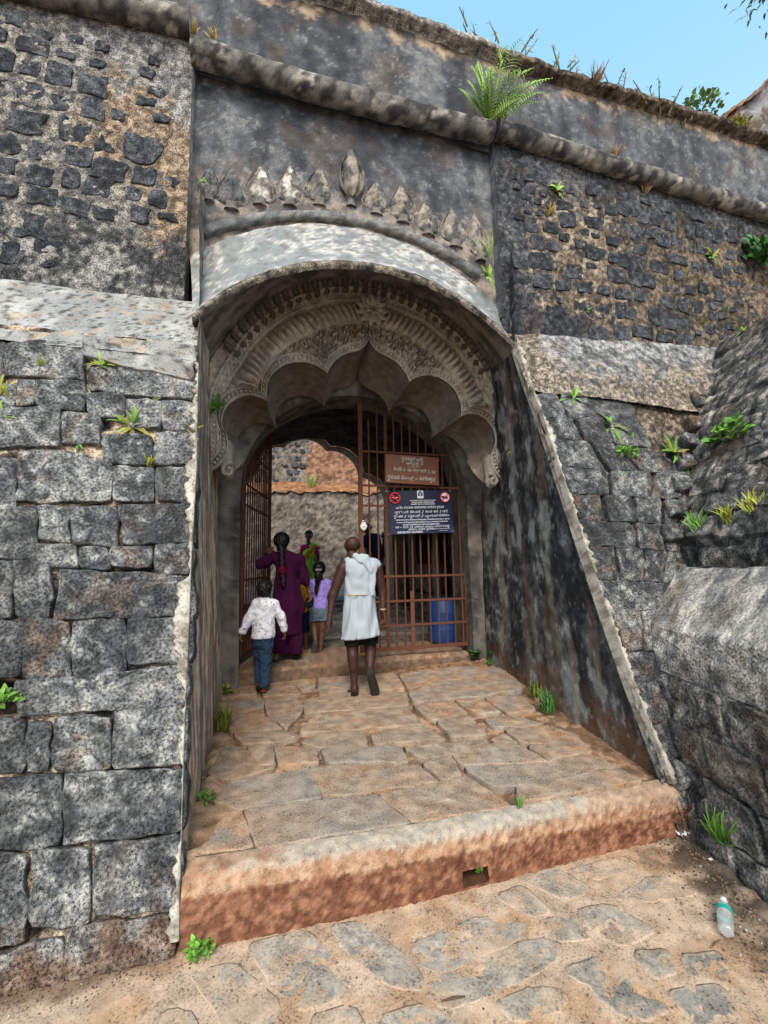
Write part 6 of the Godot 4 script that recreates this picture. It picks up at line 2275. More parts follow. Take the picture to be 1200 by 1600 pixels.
	clothes("sandal_strap", o, [cap(Vector3(-0.027, -0.009, -0.120), Vector3(0.045, -0.014, -0.080), 0.014, 0.014)], [], M.rubber, Color(0.02, 0.016, 0.014), 0.0, Vector3.ONE, 0.008)
	clothes("bracelet", o, [cap(Vector3(0.321, 0.835, 0.020), Vector3(0.321, 0.823, 0.020), 0.032)], [Vector4(0, 1, 0, 0.835), Vector4(0, -1, 0, -0.817)], M.cloth, Color(0.5, 0.42, 0.32), 0.0, Vector3.ONE, 0.006)


func build_boy() -> void:
	var o := person("small boy in a printed white shirt and blue jeans, trailing behind", Vector3(0.104, 0.461, -5.089))
	var skin := Color(0.17, 0.078, 0.046)
	var mb := MB.new()
	nets(mb, [cap(Vector3(-0.019, 0.988, 0.000), Vector3(-0.017, 0.912, 0.000), 0.042, 0.05), cap(Vector3(-0.083, 0.900, 0.000), Vector3(0.070, 0.894, 0.000), 0.05), cap(Vector3(-0.019, 0.845, 0.000), Vector3(-0.025, 0.586, 0.000), 0.095, 0.095, 0.75), cap(Vector3(-0.101, 0.901, 0.000), Vector3(-0.172, 0.761, 0.030), 0.036, 0.03), cap(Vector3(-0.172, 0.761, 0.030), Vector3(-0.233, 0.639, 0.050), 0.03, 0.02), cap(Vector3(0.086, 0.893, 0.000), Vector3(0.161, 0.754, 0.000), 0.036, 0.03), cap(Vector3(0.161, 0.754, 0.000), Vector3(0.195, 0.618, -0.030), 0.03, 0.02), cap(Vector3(-0.055, 0.588, 0.000), Vector3(-0.050, 0.317, -0.080), 0.062, 0.045), cap(Vector3(-0.050, 0.317, -0.080), Vector3(-0.066, 0.111, -0.020), 0.044, 0.026), cap(Vector3(0.003, 0.585, 0.000), Vector3(0.005, 0.305, 0.000), 0.062, 0.045), cap(Vector3(0.005, 0.305, 0.000), Vector3(-0.008, 0.050, 0.030), 0.044, 0.026), cap(Vector3(-0.013, 0.032, 0.030), Vector3(0.006, -0.023, -0.100), 0.03, 0.026, -0.8), cap(Vector3(-0.070, 0.091, -0.020), Vector3(-0.055, 0.045, -0.130), 0.03, 0.026, -0.8)], 0.012, 0.025, [], 0.0, Vector3.ONE, skin)
	head(mb, Vector3(-0.010, 1.060, 0.000), Vector3(0.35, 0.0, -1), 0.82, skin)
	hand(mb, Vector3(-0.232, 0.635, 0.050), Vector3(-0.3, -1, 0.1), Vector3(0.5, 0, 0.6), Vector3(0.5, 0, -1), 0.72, 0.5, skin)
	hand(mb, Vector3(0.195, 0.613, -0.030), Vector3(0.15, -1, -0.2), Vector3(-0.6, 0, 0.3), Vector3(-0.2, 0, -1), 0.72, 0.5, skin)
	part("body", mb.mesh(), M.skin, o)
	clothes("hair", o, [cap(Vector3(-0.020, 1.075, 0.015), Vector3(-0.010, 1.082, -0.030), 0.082, 0.078), cap(Vector3(-0.024, 1.033, 0.030), Vector3(-0.024, 1.025, 0.025), 0.062)], [Vector4(0, -1, -0.5, -0.998)], M.hair, Color(0.010, 0.009, 0.008), 0.012, Vector3(40, 40, 40), 0.008, 0.02)
	clothes("shirt", o, [cap(Vector3(-0.078, 0.900, 0.000), Vector3(0.065, 0.894, 0.000), 0.062), cap(Vector3(-0.019, 0.845, 0.000), Vector3(-0.024, 0.518, 0.010), 0.112, 0.125, 0.8), cap(Vector3(-0.101, 0.896, 0.000), Vector3(-0.172, 0.761, 0.030), 0.05, 0.046), cap(Vector3(-0.172, 0.761, 0.030), Vector3(-0.232, 0.633, 0.050), 0.044, 0.042), cap(Vector3(0.086, 0.889, 0.000), Vector3(0.161, 0.754, 0.000), 0.05, 0.046), cap(Vector3(0.161, 0.754, 0.000), Vector3(0.195, 0.622, -0.030), 0.044, 0.042)], [Vector4(0.0, -1, 0, -0.540)], M.shirt, Color.WHITE, 0.008, Vector3(15, 11, 15), 0.011, 0.03)
	clothes("collar", o, [cap(Vector3(-0.021, 0.969, 0.000), Vector3(-0.020, 0.940, 0.000), 0.058, 0.06)], [Vector4(0, 1, 0, 0.974), Vector4(0, -1, 0, -0.936)], M.shirt, Color.WHITE, 0.003, Vector3.ONE * 9.0, 0.01)
	clothes("jeans", o, [cap(Vector3(-0.025, 0.586, 0.000), Vector3(-0.024, 0.516, 0.000), 0.105, 0.105, 0.75), cap(Vector3(-0.059, 0.542, 0.000), Vector3(-0.055, 0.318, -0.080), 0.07, 0.058), cap(Vector3(-0.055, 0.318, -0.080), Vector3(-0.061, 0.099, -0.020), 0.056, 0.045), cap(Vector3(0.004, 0.538, 0.000), Vector3(0.005, 0.305, 0.000), 0.074, 0.062), cap(Vector3(0.005, 0.305, 0.000), Vector3(-0.008, 0.043, 0.030), 0.06, 0.05)], [Vector4(0, -1, 0, -0.041), Vector4(0, 1, 0, 0.558)], M.cloth, Color(0.045, 0.085, 0.15), 0.016, Vector3(22, 22, 22), 0.012, 0.03)
	clothes("sandal", o, [sole(Vector3(-0.013, 0.007, 0.050), Vector3(0.009, -0.051, -0.120), 0.034, -0.3)], [], M.rubber, Color(0.30, 0.08, 0.025), 0.0, Vector3.ONE, 0.009)
	clothes("sandal", o, [sole(Vector3(-0.070, 0.070, 0.000), Vector3(-0.050, 0.021, -0.150), 0.034, -0.3)], [], M.rubber, Color(0.30, 0.08, 0.025), 0.0, Vector3.ONE, 0.009)


func build_woman() -> void:
	var o := person("woman in a long purple kurta with a thick black plait, stepping through the gate", Vector3(0.348, 0.625, -5.720))
	var skin := Color(0.23, 0.115, 0.07)
	var mb := MB.new()
	nets(mb, [cap(Vector3(-0.039, 1.370, 0.000), Vector3(-0.022, 1.273, 0.000), 0.05, 0.06), cap(Vector3(-0.114, 1.252, 0.000), Vector3(0.140, 1.243, 0.000), 0.06), cap(Vector3(0.012, 1.189, 0.000), Vector3(0.014, 0.969, 0.000), 0.125, 0.11, 0.7), cap(Vector3(0.020, 0.887, 0.000), Vector3(0.022, 0.642, 0.000), 0.13, 0.16, 0.75), cap(Vector3(-0.146, 1.241, 0.000), Vector3(-0.299, 1.167, -0.040), 0.046, 0.038), cap(Vector3(-0.299, 1.167, -0.040), Vector3(-0.188, 1.304, -0.240), 0.036, 0.024), cap(Vector3(0.160, 1.232, 0.000), Vector3(0.227, 1.005, 0.000), 0.046, 0.038), cap(Vector3(0.227, 1.005, 0.000), Vector3(0.294, 0.826, -0.050), 0.036, 0.023), cap(Vector3(-0.046, 0.645, 0.000), Vector3(-0.061, 0.324, 0.000), 0.09, 0.06), cap(Vector3(-0.061, 0.324, 0.000), Vector3(-0.102, 0.068, 0.030), 0.055, 0.033), cap(Vector3(0.103, 0.639, 0.000), Vector3(0.113, 0.336, -0.040), 0.09, 0.06), cap(Vector3(0.113, 0.336, -0.040), Vector3(0.126, 0.109, 0.020), 0.055, 0.033), cap(Vector3(-0.107, 0.038, 0.030), Vector3(-0.110, -0.010, -0.140), 0.033, 0.028, -0.8), cap(Vector3(0.132, 0.082, 0.020), Vector3(0.151, 0.036, -0.140), 0.033, 0.028, -0.8)], 0.013, 0.03, [], 0.0, Vector3.ONE, skin)
	head(mb, Vector3(-0.045, 1.440, 0.000), Vector3(0.1, -0.05, -1), 0.93, skin)
	hand(mb, Vector3(0.294, 0.821, -0.050), Vector3(0.15, -1, -0.1), Vector3(-0.2, 0, 1), Vector3(-0.6, 0, -0.6), 0.9, 0.7, skin)
	hand(mb, Vector3(-0.188, 1.304, -0.240), Vector3(0.1, 0.7, -0.6), Vector3(-0.6, 0, -0.6), Vector3(0.6, 0.3, 0), 0.9, 0.7, skin)
	part("body", mb.mesh(), M.skin, o)
	var purple := Color(0.062, 0.010, 0.050)
	clothes("kurta", o, [cap(Vector3(-0.113, 1.241, 0.000), Vector3(0.140, 1.232, 0.000), 0.072), cap(Vector3(0.012, 1.189, 0.000), Vector3(0.014, 0.955, 0.000), 0.142, 0.135, 0.75), cap(Vector3(0.020, 0.887, 0.000), Vector3(0.033, 0.614, 0.000), 0.150, 0.188, 0.8), cap(Vector3(0.033, 0.614, 0.000), Vector3(0.036, 0.239, 0.000), 0.188, 0.180, 0.75), cap(Vector3(-0.146, 1.236, 0.000), Vector3(-0.299, 1.161, -0.040), 0.066, 0.055), cap(Vector3(-0.299, 1.161, -0.040), Vector3(-0.206, 1.274, -0.200), 0.05, 0.04), cap(Vector3(0.160, 1.221, 0.000), Vector3(0.227, 1.005, 0.000), 0.064, 0.053), cap(Vector3(0.227, 1.005, 0.000), Vector3(0.263, 0.906, -0.020), 0.05, 0.046)], [Vector4(0.05, -1, 0, -0.308)], M.cloth, purple, 0.022, Vector3(10, 4, 10), 0.014)
	clothes("trousers", o, [cap(Vector3(-0.044, 0.430, 0.000), Vector3(-0.076, 0.080, 0.030), 0.098, 0.088), cap(Vector3(0.104, 0.422, 0.000), Vector3(0.121, 0.117, 0.020), 0.098, 0.09)], [Vector4(-0.12, -1, 0, -0.094)], M.cloth, purple * 0.9, 0.022, Vector3(18, 4, 18))
	clothes("hair", o, [cap(Vector3(-0.052, 1.461, 0.020), Vector3(-0.044, 1.475, -0.030), 0.098, 0.09), cap(Vector3(-0.058, 1.409, 0.050), Vector3(-0.058, 1.376, 0.060), 0.072, 0.06)], [Vector4(0, -1, -0.6, -1.351)], M.hair, Color(0.007, 0.006, 0.006), 0.008, Vector3(30, 8, 30), 0.009, 0.03)
	var plait := MB.new()
	var pts := []
	for i in 14:
		var t := i / 13.0
		pts.append((Vector3(-0.062, 1.373, 0.130)).lerp(Vector3(-0.033, 0.908, 0.170), t))
	var lumps := []
	for i in 13:
		lumps.append(cap(pts[i] + Vector3(0.012 if i % 2 else -0.012, 0, 0), pts[i + 1], 0.034 - 0.010 * i / 13.0))
	nets(plait, lumps, 0.009, 0.012, [], 0.003, Vector3(60, 60, 60), Color(0.008, 0.007, 0.007))
	part("plait", plait.mesh(), M.hair, o)
	clothes("hair_tie", o, [cap(Vector3(-0.051, 1.095, 0.165), Vector3(-0.045, 1.070, 0.165), 0.042)], [], M.cloth, Color(0.12, 0.008, 0.03), 0.006, Vector3(60, 60, 60), 0.008)
	clothes("sandal", o, [sole(Vector3(-0.107, 0.010, 0.050), Vector3(-0.109, -0.041, -0.160), 0.04, -0.3)], [], M.rubber, Color(0.06, 0.04, 0.03), 0.0, Vector3.ONE, 0.01)
	clothes("sandal", o, [sole(Vector3(0.130, 0.054, 0.040), Vector3(0.153, 0.008, -0.160), 0.04, -0.3)], [], M.rubber, Color(0.06, 0.04, 0.03), 0.0, Vector3.ONE, 0.01)
	o = thing("purse", "small black purse in the plaited woman's lowered hand", "purse", Vector3(0.348, 0.625, -5.720))
	mb = MB.new()
	nets(mb, [cap(Vector3(0.285, 0.715, -0.060), Vector3(0.279, 0.643, -0.060), 0.032, 0.034, 0.5), cap(Vector3(0.329, 0.719, -0.060), Vector3(0.321, 0.647, -0.060), 0.03, 0.03, 0.5)], 0.009, 0.02, [], 0.0, Vector3.ONE, Color(0.008, 0.008, 0.009))
	part("purse_body", mb.mesh(), M.rubber, o)


func build_girl() -> void:
	var o := person("girl in a lilac printed top and denim shorts with a long ponytail", Vector3(0.819, 0.650, -6.100))
	var skin := Color(0.15, 0.07, 0.045)
	var mb := MB.new()
	nets(mb, [cap(Vector3(0.003, 0.997, 0.000), Vector3(0.009, 0.916, 0.000), 0.038, 0.045), cap(Vector3(-0.075, 0.889, 0.000), Vector3(0.100, 0.884, 0.000), 0.046), cap(Vector3(0.009, 0.833, 0.000), Vector3(0.003, 0.597, 0.000), 0.092, 0.09, 0.72), cap(Vector3(-0.099, 0.878, 0.000), Vector3(-0.119, 0.747, -0.030), 0.034, 0.028), cap(Vector3(-0.119, 0.747, -0.030), Vector3(-0.076, 0.649, -0.140), 0.027, 0.019), cap(Vector3(0.118, 0.872, 0.000), Vector3(0.139, 0.709, -0.020), 0.034, 0.028), cap(Vector3(0.139, 0.709, -0.020), Vector3(0.124, 0.576, -0.120), 0.027, 0.019), cap(Vector3(-0.056, 0.540, 0.000), Vector3(-0.072, 0.320, -0.020), 0.062, 0.045), cap(Vector3(-0.072, 0.320, -0.020), Vector3(-0.063, 0.135, 0.100), 0.043, 0.027), cap(Vector3(0.057, 0.535, 0.000), Vector3(0.039, 0.287, 0.000), 0.062, 0.045), cap(Vector3(0.039, 0.287, 0.000), Vector3(0.009, 0.003, 0.020), 0.043, 0.026), cap(Vector3(0.006, -0.028, 0.020), Vector3(0.030, -0.070, -0.110), 0.028, 0.026, -0.8), cap(Vector3(-0.067, 0.114, 0.110), Vector3(-0.082, 0.009, 0.070), 0.028, 0.03)], 0.012, 0.025, [], 0.0, Vector3.ONE, skin)
	head(mb, Vector3(-0.003, 1.066, 0.000), Vector3(0.0, -0.05, -1), 0.85, skin)
	hand(mb, Vector3(0.123, 0.570, -0.120), Vector3(-0.1, -0.9, -0.4), Vector3(-1, 0, 0), Vector3(0, 0, -1), 0.72, 0.5, skin)
	part("body", mb.mesh(), M.skin, o)
	clothes("hair", o, [cap(Vector3(-0.008, 1.084, 0.015), Vector3(0.001, 1.096, -0.030), 0.086, 0.08), cap(Vector3(-0.013, 1.043, 0.030), Vector3(-0.013, 1.031, 0.030), 0.064)], [Vector4(0, -1, -0.6, -0.988)], M.hair, Color(0.007, 0.006, 0.006), 0.006, Vector3(30, 8, 30), 0.008, 0.03)
	clothes("ponytail", o, [cap(Vector3(-0.028, 1.055, 0.100), Vector3(-0.031, 0.985, 0.120), 0.03, 0.042), cap(Vector3(-0.031, 0.985, 0.120), Vector3(-0.059, 0.746, 0.110), 0.042, 0.018)], [], M.hair, Color(0.008, 0.007, 0.007), 0.012, Vector3(45, 8, 45), 0.008, 0.02)
	clothes("hair_clip", o, [cap(Vector3(-0.061, 1.056, 0.125), Vector3(-0.002, 1.055, 0.125), 0.018)], [], M.white, Color(0.18, 0.17, 0.19), 0.0, Vector3.ONE, 0.007)
	clothes("top", o, [cap(Vector3(-0.069, 0.883, 0.000), Vector3(0.094, 0.878, 0.000), 0.056), cap(Vector3(0.009, 0.827, 0.000), Vector3(0.003, 0.508, 0.000), 0.104, 0.112, 0.76), cap(Vector3(-0.093, 0.877, 0.000), Vector3(-0.114, 0.789, -0.015), 0.048, 0.046), cap(Vector3(0.112, 0.872, 0.000), Vector3(0.135, 0.781, -0.010), 0.048, 0.046)], [Vector4(0, -1, 0, -0.538)], M.lilac, Color.WHITE, 0.012, Vector3(18, 12, 18), 0.011, 0.03)
	clothes("shorts", o, [cap(Vector3(0.003, 0.567, 0.000), Vector3(0.003, 0.494, 0.000), 0.104, 0.108, 0.76), cap(Vector3(-0.056, 0.511, 0.000), Vector3(-0.067, 0.365, -0.010), 0.076, 0.068), cap(Vector3(0.057, 0.506, 0.000), Vector3(0.048, 0.360, 0.000), 0.076, 0.068)], [Vector4(0, -1, 0, -0.385)], M.cloth, Color(0.17, 0.23, 0.30), 0.008, Vector3(20, 20, 20), 0.011, 0.025)
	clothes("shoe", o, [sole(Vector3(0.005, -0.046, 0.030), Vector3(0.036, -0.092, -0.130), 0.036, -0.6)], [], M.rubber, Color(0.07, 0.055, 0.05), 0.0, Vector3.ONE, 0.009)
	clothes("shoe", o, [sole(Vector3(-0.068, 0.122, 0.140), Vector3(-0.086, 0.004, 0.100), 0.036, 0.55)], [], M.rubber, Color(0.10, 0.075, 0.06), 0.0, Vector3.ONE, 0.009)


func build_child() -> void:
	var o := person("child in a yellow patterned top and navy shorts, half hidden by the purple kurta", Vector3(0.618, 0.650, -6.350))
	var skin := Color(0.15, 0.07, 0.045)
	var mb := MB.new()
	nets(mb, [cap(Vector3(-0.022, 0.906, 0.000), Vector3(-0.022, 0.830, 0.000), 0.036, 0.042), cap(Vector3(-0.083, 0.816, 0.000), Vector3(0.039, 0.813, 0.000), 0.042), cap(Vector3(-0.022, 0.769, 0.000), Vector3(-0.015, 0.556, 0.000), 0.082, 0.08, 0.75), cap(Vector3(0.052, 0.797, 0.000), Vector3(0.070, 0.674, 0.000), 0.03, 0.025), cap(Vector3(0.070, 0.674, 0.000), Vector3(0.067, 0.570, -0.080), 0.024, 0.018), cap(Vector3(-0.095, 0.801, 0.000), Vector3(-0.106, 0.680, 0.000), 0.03, 0.025), cap(Vector3(-0.106, 0.680, 0.000), Vector3(-0.093, 0.577, -0.080), 0.024, 0.018), cap(Vector3(-0.051, 0.497, 0.000), Vector3(-0.050, 0.257, 0.000), 0.055, 0.042), cap(Vector3(-0.050, 0.257, 0.000), Vector3(-0.048, 0.004, 0.000), 0.04, 0.024), cap(Vector3(0.034, 0.493, 0.000), Vector3(0.038, 0.252, 0.000), 0.055, 0.042), cap(Vector3(0.038, 0.252, 0.000), Vector3(0.048, -0.003, 0.000), 0.04, 0.024), cap(Vector3(0.054, -0.024, 0.000), Vector3(0.077, -0.054, -0.100), 0.026, 0.024, -0.8), cap(Vector3(-0.048, -0.017, 0.000), Vector3(-0.039, -0.047, -0.100), 0.026, 0.024, -0.8)], 0.012, 0.025, [], 0.0, Vector3.ONE, skin)
	head(mb, Vector3(-0.035, 0.977, 0.000), Vector3(-0.1, 0, -1), 0.8, skin)
	part("body", mb.mesh(), M.skin, o)
	clothes("hair", o, [cap(Vector3(-0.037, 0.996, 0.015), Vector3(-0.032, 1.008, -0.030), 0.08, 0.075), cap(Vector3(-0.038, 0.947, 0.030), Vector3(-0.038, 0.941, 0.030), 0.06)], [Vector4(0, -1, -0.6, -0.910)], M.hair, Color(0.008, 0.007, 0.007), 0.01, Vector3(40, 40, 40), 0.009, 0.02)
	clothes("top", o, [cap(Vector3(-0.077, 0.810, 0.000), Vector3(0.033, 0.807, 0.000), 0.05), cap(Vector3(-0.022, 0.763, 0.000), Vector3(-0.008, 0.450, 0.000), 0.096, 0.104, 0.8), cap(Vector3(0.045, 0.797, 0.000), Vector3(0.061, 0.729, 0.000), 0.042, 0.04)], [Vector4(0, -1, 0, -0.480)], M.yellow, Color.WHITE, 0.01, Vector3(18, 12, 18), 0.011, 0.03)
	clothes("shorts", o, [cap(Vector3(-0.051, 0.482, 0.000), Vector3(-0.055, 0.212, 0.000), 0.07, 0.066), cap(Vector3(0.028, 0.478, 0.000), Vector3(0.032, 0.207, 0.000), 0.07, 0.066)], [Vector4(0, -1, 0, -0.224)], M.cloth, Color(0.012, 0.022, 0.075), 0.008, Vector3(18, 12, 18), 0.012, 0.025)
	clothes("sandal", o, [sole(Vector3(0.051, -0.036, 0.030), Vector3(0.079, -0.076, -0.120), 0.03, -0.4)], [], M.rubber, Color(0.07, 0.055, 0.05), 0.0, Vector3.ONE, 0.009)


func build_sari_woman() -> void:
	var o := person("woman in a green sari with an orange border and pink blouse, coming down the steps", Vector3(1.123, 1.020, -10.100))
	var skin := Color(0.13, 0.062, 0.04)
	var mb := MB.new()
	var feet := Vector3(0, 0, 0)
	nets(mb, [cap(Vector3(-0.012, 1.284, 0.000), Vector3(-0.012, 1.204, 0.000), 0.05, 0.055), cap(Vector3(-0.120, 1.165, 0.000), Vector3(0.118, 1.174, 0.000), 0.058), cap(Vector3(-0.001, 1.085, 0.000), Vector3(-0.001, 0.787, 0.000), 0.12, 0.11, 0.75), cap(Vector3(-0.150, 1.155, 0.000), Vector3(-0.180, 0.987, 0.020), 0.046, 0.038), cap(Vector3(-0.180, 0.987, 0.020), Vector3(-0.158, 0.789, 0.100), 0.035, 0.023), cap(Vector3(0.148, 1.154, 0.000), Vector3(0.198, 0.983, 0.000), 0.046, 0.038), cap(Vector3(0.198, 0.983, 0.000), Vector3(0.213, 0.823, 0.040), 0.035, 0.023), cap(Vector3(-0.09, 0.85, 0), Vector3(-0.09, 0.06, 0), 0.09, 0.035), cap(Vector3(0.09, 0.85, 0), Vector3(0.09, 0.06, 0), 0.09, 0.035), cap(Vector3(-0.09, 0.03, 0), Vector3(-0.09, 0.025, 0.15), 0.032, 0.028, -0.8), cap(Vector3(0.09, 0.03, 0), Vector3(0.09, 0.025, 0.15), 0.032, 0.028, -0.8)], 0.014, 0.03, [], 0.0, Vector3.ONE, skin)
	head(mb, Vector3(-0.007, 1.410, 0.000), Vector3(-0.3, -0.25, 1), 0.95, skin)
	hand(mb, Vector3(0.213, 0.813, 0.040), Vector3(0.05, -1, 0.1), Vector3(-1, 0, 0.2), Vector3(0.2, 0, 1), 0.9, 0.4, skin)
	hand(mb, Vector3(-0.158, 0.779, 0.100), Vector3(0.1, -1, 0.3), Vector3(1, 0, 0.2), Vector3(0.2, 0, 1), 0.9, 0.4, skin)
	part("body", mb.mesh(), M.skin, o)
	eyes(o, Vector3(-0.007, 1.410, 0.000), Vector3(-0.3, -0.25, 1), 0.95)
	clothes("hair", o, [cap(Vector3(-0.004, 1.457, -0.030), Vector3(-0.008, 1.464, 0.010), 0.092, 0.086)], [Vector4(0, -0.6, 1, 1.445 * -0.6 + 0.045)], M.hair, Color(0.008, 0.007, 0.007), 0.006, Vector3(30, 10, 30), 0.009, 0.02)
	clothes("blouse", o, [cap(Vector3(-0.110, 1.155, 0.000), Vector3(0.108, 1.164, 0.000), 0.066), cap(Vector3(-0.140, 1.145, 0.000), Vector3(-0.175, 1.006, 0.015), 0.058, 0.052), cap(Vector3(0.138, 1.144, 0.000), Vector3(0.193, 1.003, 0.000), 0.056, 0.05), cap(Vector3(-0.001, 1.075, 0.000), Vector3(-0.001, 0.936, 0.000), 0.126, 0.12, 0.78)], [], M.cloth, Color(0.72, 0.035, 0.2), 0.006)
	var green := Color(0.40, 0.78, 0.09)
	clothes("sari_drape", o, [cap(Vector3(-0.033, 1.010, 0.020), Vector3(-0.003, 0.737, 0.020), 0.13, 0.145, 0.85), cap(Vector3(0.079, 1.203, 0.030), Vector3(-0.057, 0.935, 0.060), 0.066, 0.085), cap(Vector3(0.160, 1.174, -0.020), Vector3(0.174, 0.985, -0.050), 0.05, 0.06), cap(Vector3(-0.003, 0.737, 0.020), Vector3(0, 0.10, 0.02), 0.15, 0.235, 0.85)], [Vector4(0, -1, 0, -0.04)], M.cloth, green, 0.02, Vector3(14, 5, 14))
	clothes("sari_border", o, [cap(Vector3(0.130, 1.191, 0.060), Vector3(0.014, 1.055, 0.130), 0.03, 0.036, 0.6), cap(Vector3(0.014, 1.055, 0.130), Vector3(-0.114, 0.924, 0.140), 0.036, 0.04, 0.6), cap(Vector3(0.194, 1.172, 0.030), Vector3(0.236, 1.122, 0.020), 0.03, 0.02), cap(Vector3(-0.114, 0.924, 0.140), Vector3(-0.131, 0.876, 0.120), 0.04, 0.02, 0.6)], [], M.cloth, Color(0.75, 0.22, 0.06), 0.008, Vector3(30, 30, 30), 0.011, 0.03)


func build_far_people() -> void:
	var o := person("man in a navy shirt standing behind the padlocked stile", Vector3(2.593, 1.020, -10.200))
	var skin := Color(0.13, 0.062, 0.04)
	var mb := MB.new()
	nets(mb, [cap(Vector3(-0.083, 1.523, 0.000), Vector3(-0.062, 1.444, 0.000), 0.055, 0.06), cap(Vector3(-0.095, 1.413, 0.000), Vector3(0.111, 1.413, 0.000), 0.07), cap(Vector3(0.012, 1.313, 0.000), Vector3(0.018, 1.024, 0.000), 0.13, 0.12, 0.8), cap(Vector3(-0.156, 1.390, 0.030), Vector3(-0.192, 1.205, 0.080), 0.048, 0.04), cap(Vector3(-0.192, 1.205, 0.080), Vector3(-0.161, 1.022, 0.120), 0.038, 0.025), cap(Vector3(0.155, 1.392, 0.000), Vector3(0.184, 1.181, 0.000), 0.048, 0.04), cap(Vector3(0.184, 1.181, 0.000), Vector3(0.105, 0.995, 0.080), 0.038, 0.025), cap(Vector3(-0.09, 0.85, 0), Vector3(-0.09, 0.06, 0), 0.095, 0.036), cap(Vector3(0.09, 0.85, 0), Vector3(0.09, 0.06, 0), 0.095, 0.036), cap(Vector3(-0.09, 0.035, 0), Vector3(-0.15, 0.03, -0.13), 0.036, 0.03, -0.8), cap(Vector3(0.09, 0.035, 0), Vector3(0.04, 0.03, -0.13), 0.036, 0.03, -0.8)], 0.014, 0.03, [], 0.0, Vector3.ONE, skin)
	head(mb, Vector3(-0.103, 1.592, 0.000), Vector3(-1, -0.15, 0.2), 0.95, skin)
	hand(mb, Vector3(-0.162, 1.012, 0.120), Vector3(0, -1, 0.2), Vector3(1, 0, 0), Vector3(0, 0, 1), 0.9, 0.5, skin)
	part("body", mb.mesh(), M.skin, o)
	eyes(o, Vector3(-0.103, 1.592, 0.000), Vector3(-1, -0.15, 0.2), 0.95)
	clothes("hair", o, [cap(Vector3(-0.090, 1.635, -0.010), Vector3(-0.068, 1.624, -0.010), 0.09, 0.086)], [Vector4(-1, -0.5, 0, 1.602 * -0.5 + 0.06)], M.hair, Color(0.008, 0.007, 0.007), 0.006, Vector3(30, 10, 30), 0.009, 0.02)
	clothes("shirt", o, [cap(Vector3(-0.084, 1.402, 0.000), Vector3(0.111, 1.402, 0.000), 0.082), cap(Vector3(0.012, 1.313, 0.000), Vector3(0.017, 0.946, 0.000), 0.148, 0.15, 0.85), cap(Vector3(-0.157, 1.379, 0.030), Vector3(-0.192, 1.205, 0.080), 0.062, 0.055), cap(Vector3(0.155, 1.381, 0.000), Vector3(0.184, 1.170, 0.000), 0.062, 0.055), cap(Vector3(0.184, 1.170, 0.000), Vector3(0.119, 1.021, 0.070), 0.052, 0.045)], [Vector4(0, -1, 0, -0.962)], M.cloth, Color(0.018, 0.032, 0.085), 0.014, Vector3(12, 9, 12))
	clothes("trousers", o, [cap(Vector3(-0.08, 0.9, 0), Vector3(-0.09, 0.1, 0), 0.115, 0.075), cap(Vector3(0.08, 0.9, 0), Vector3(0.09, 0.1, 0), 0.115, 0.075)], [Vector4(0, -1, 0, -0.05), Vector4(0, 1, 0, 0.983)], M.cloth, Color(0.012, 0.013, 0.017), 0.012)
	o = thing("cloth_bag", "small orange cloth bag at the navy-shirted man's hip", "bag", Vector3(2.593, 1.020, -10.200))
	mb = MB.new()
	nets(mb, [cap(Vector3(-0.081, 1.021, 0.140), Vector3(-0.077, 0.918, 0.140), 0.035, 0.045, 0.6)], 0.01, 0.02, [], 0.008, Vector3(20, 20, 20), Color(0.5, 0.16, 0.01))
	part("bag_body", mb.mesh(), M.cloth, o)
	o = person("figure in a mauve sleeve beyond the closed leaf, mostly hidden by bars", Vector3(2.941, 1.020, -10.400))
	mb = MB.new()
	nets(mb, [cap(Vector3(0.015, 1.297, 0.000), Vector3(0.013, 1.221, 0.000), 0.05, 0.055), cap(Vector3(-0.077, 1.178, 0.000), Vector3(0.102, 1.177, 0.000), 0.06), cap(Vector3(0.011, 1.081, 0.000), Vector3(0.005, 0.760, 0.000), 0.12, 0.12, 0.8), cap(Vector3(-0.058, 1.155, 0.050), Vector3(-0.053, 0.945, 0.100), 0.045, 0.038), cap(Vector3(-0.053, 0.945, 0.100), Vector3(-0.034, 0.812, 0.140), 0.035, 0.024), cap(Vector3(-0.09, 0.85, 0), Vector3(-0.09, 0.05, 0), 0.09, 0.035), cap(Vector3(0.09, 0.85, 0), Vector3(0.09, 0.05, 0), 0.09, 0.035)], 0.014, 0.03, [], 0.0, Vector3.ONE, skin)
	head(mb, Vector3(0.028, 1.405, 0.000), Vector3(0.3, -0.1, -1), 0.92, skin)
	part("body", mb.mesh(), M.skin, o)
	clothes("hair", o, [cap(Vector3(0.023, 1.447, 0.020), Vector3(0.034, 1.460, -0.020), 0.09, 0.085), cap(Vector3(0.013, 1.358, 0.050), Vector3(0.009, 1.293, 0.060), 0.06)], [], M.hair, Color(0.008, 0.007, 0.007), 0.006, Vector3(30, 10, 30), 0.01, 0.02)
	clothes("tunic", o, [cap(Vector3(-0.066, 1.168, 0.000), Vector3(0.091, 1.167, 0.000), 0.072), cap(Vector3(0.011, 1.081, 0.000), Vector3(0.005, 0.760, 0.000), 0.135, 0.14, 0.8), cap(Vector3(0.005, 0.760, 0.000), Vector3(0, 0.5, 0), 0.15, 0.19, 0.8), cap(Vector3(-0.058, 1.144, 0.050), Vector3(-0.053, 0.945, 0.100), 0.058, 0.05)], [Vector4(0, -1, 0, -0.5)], M.cloth, Color(0.075, 0.025, 0.06), 0.012)
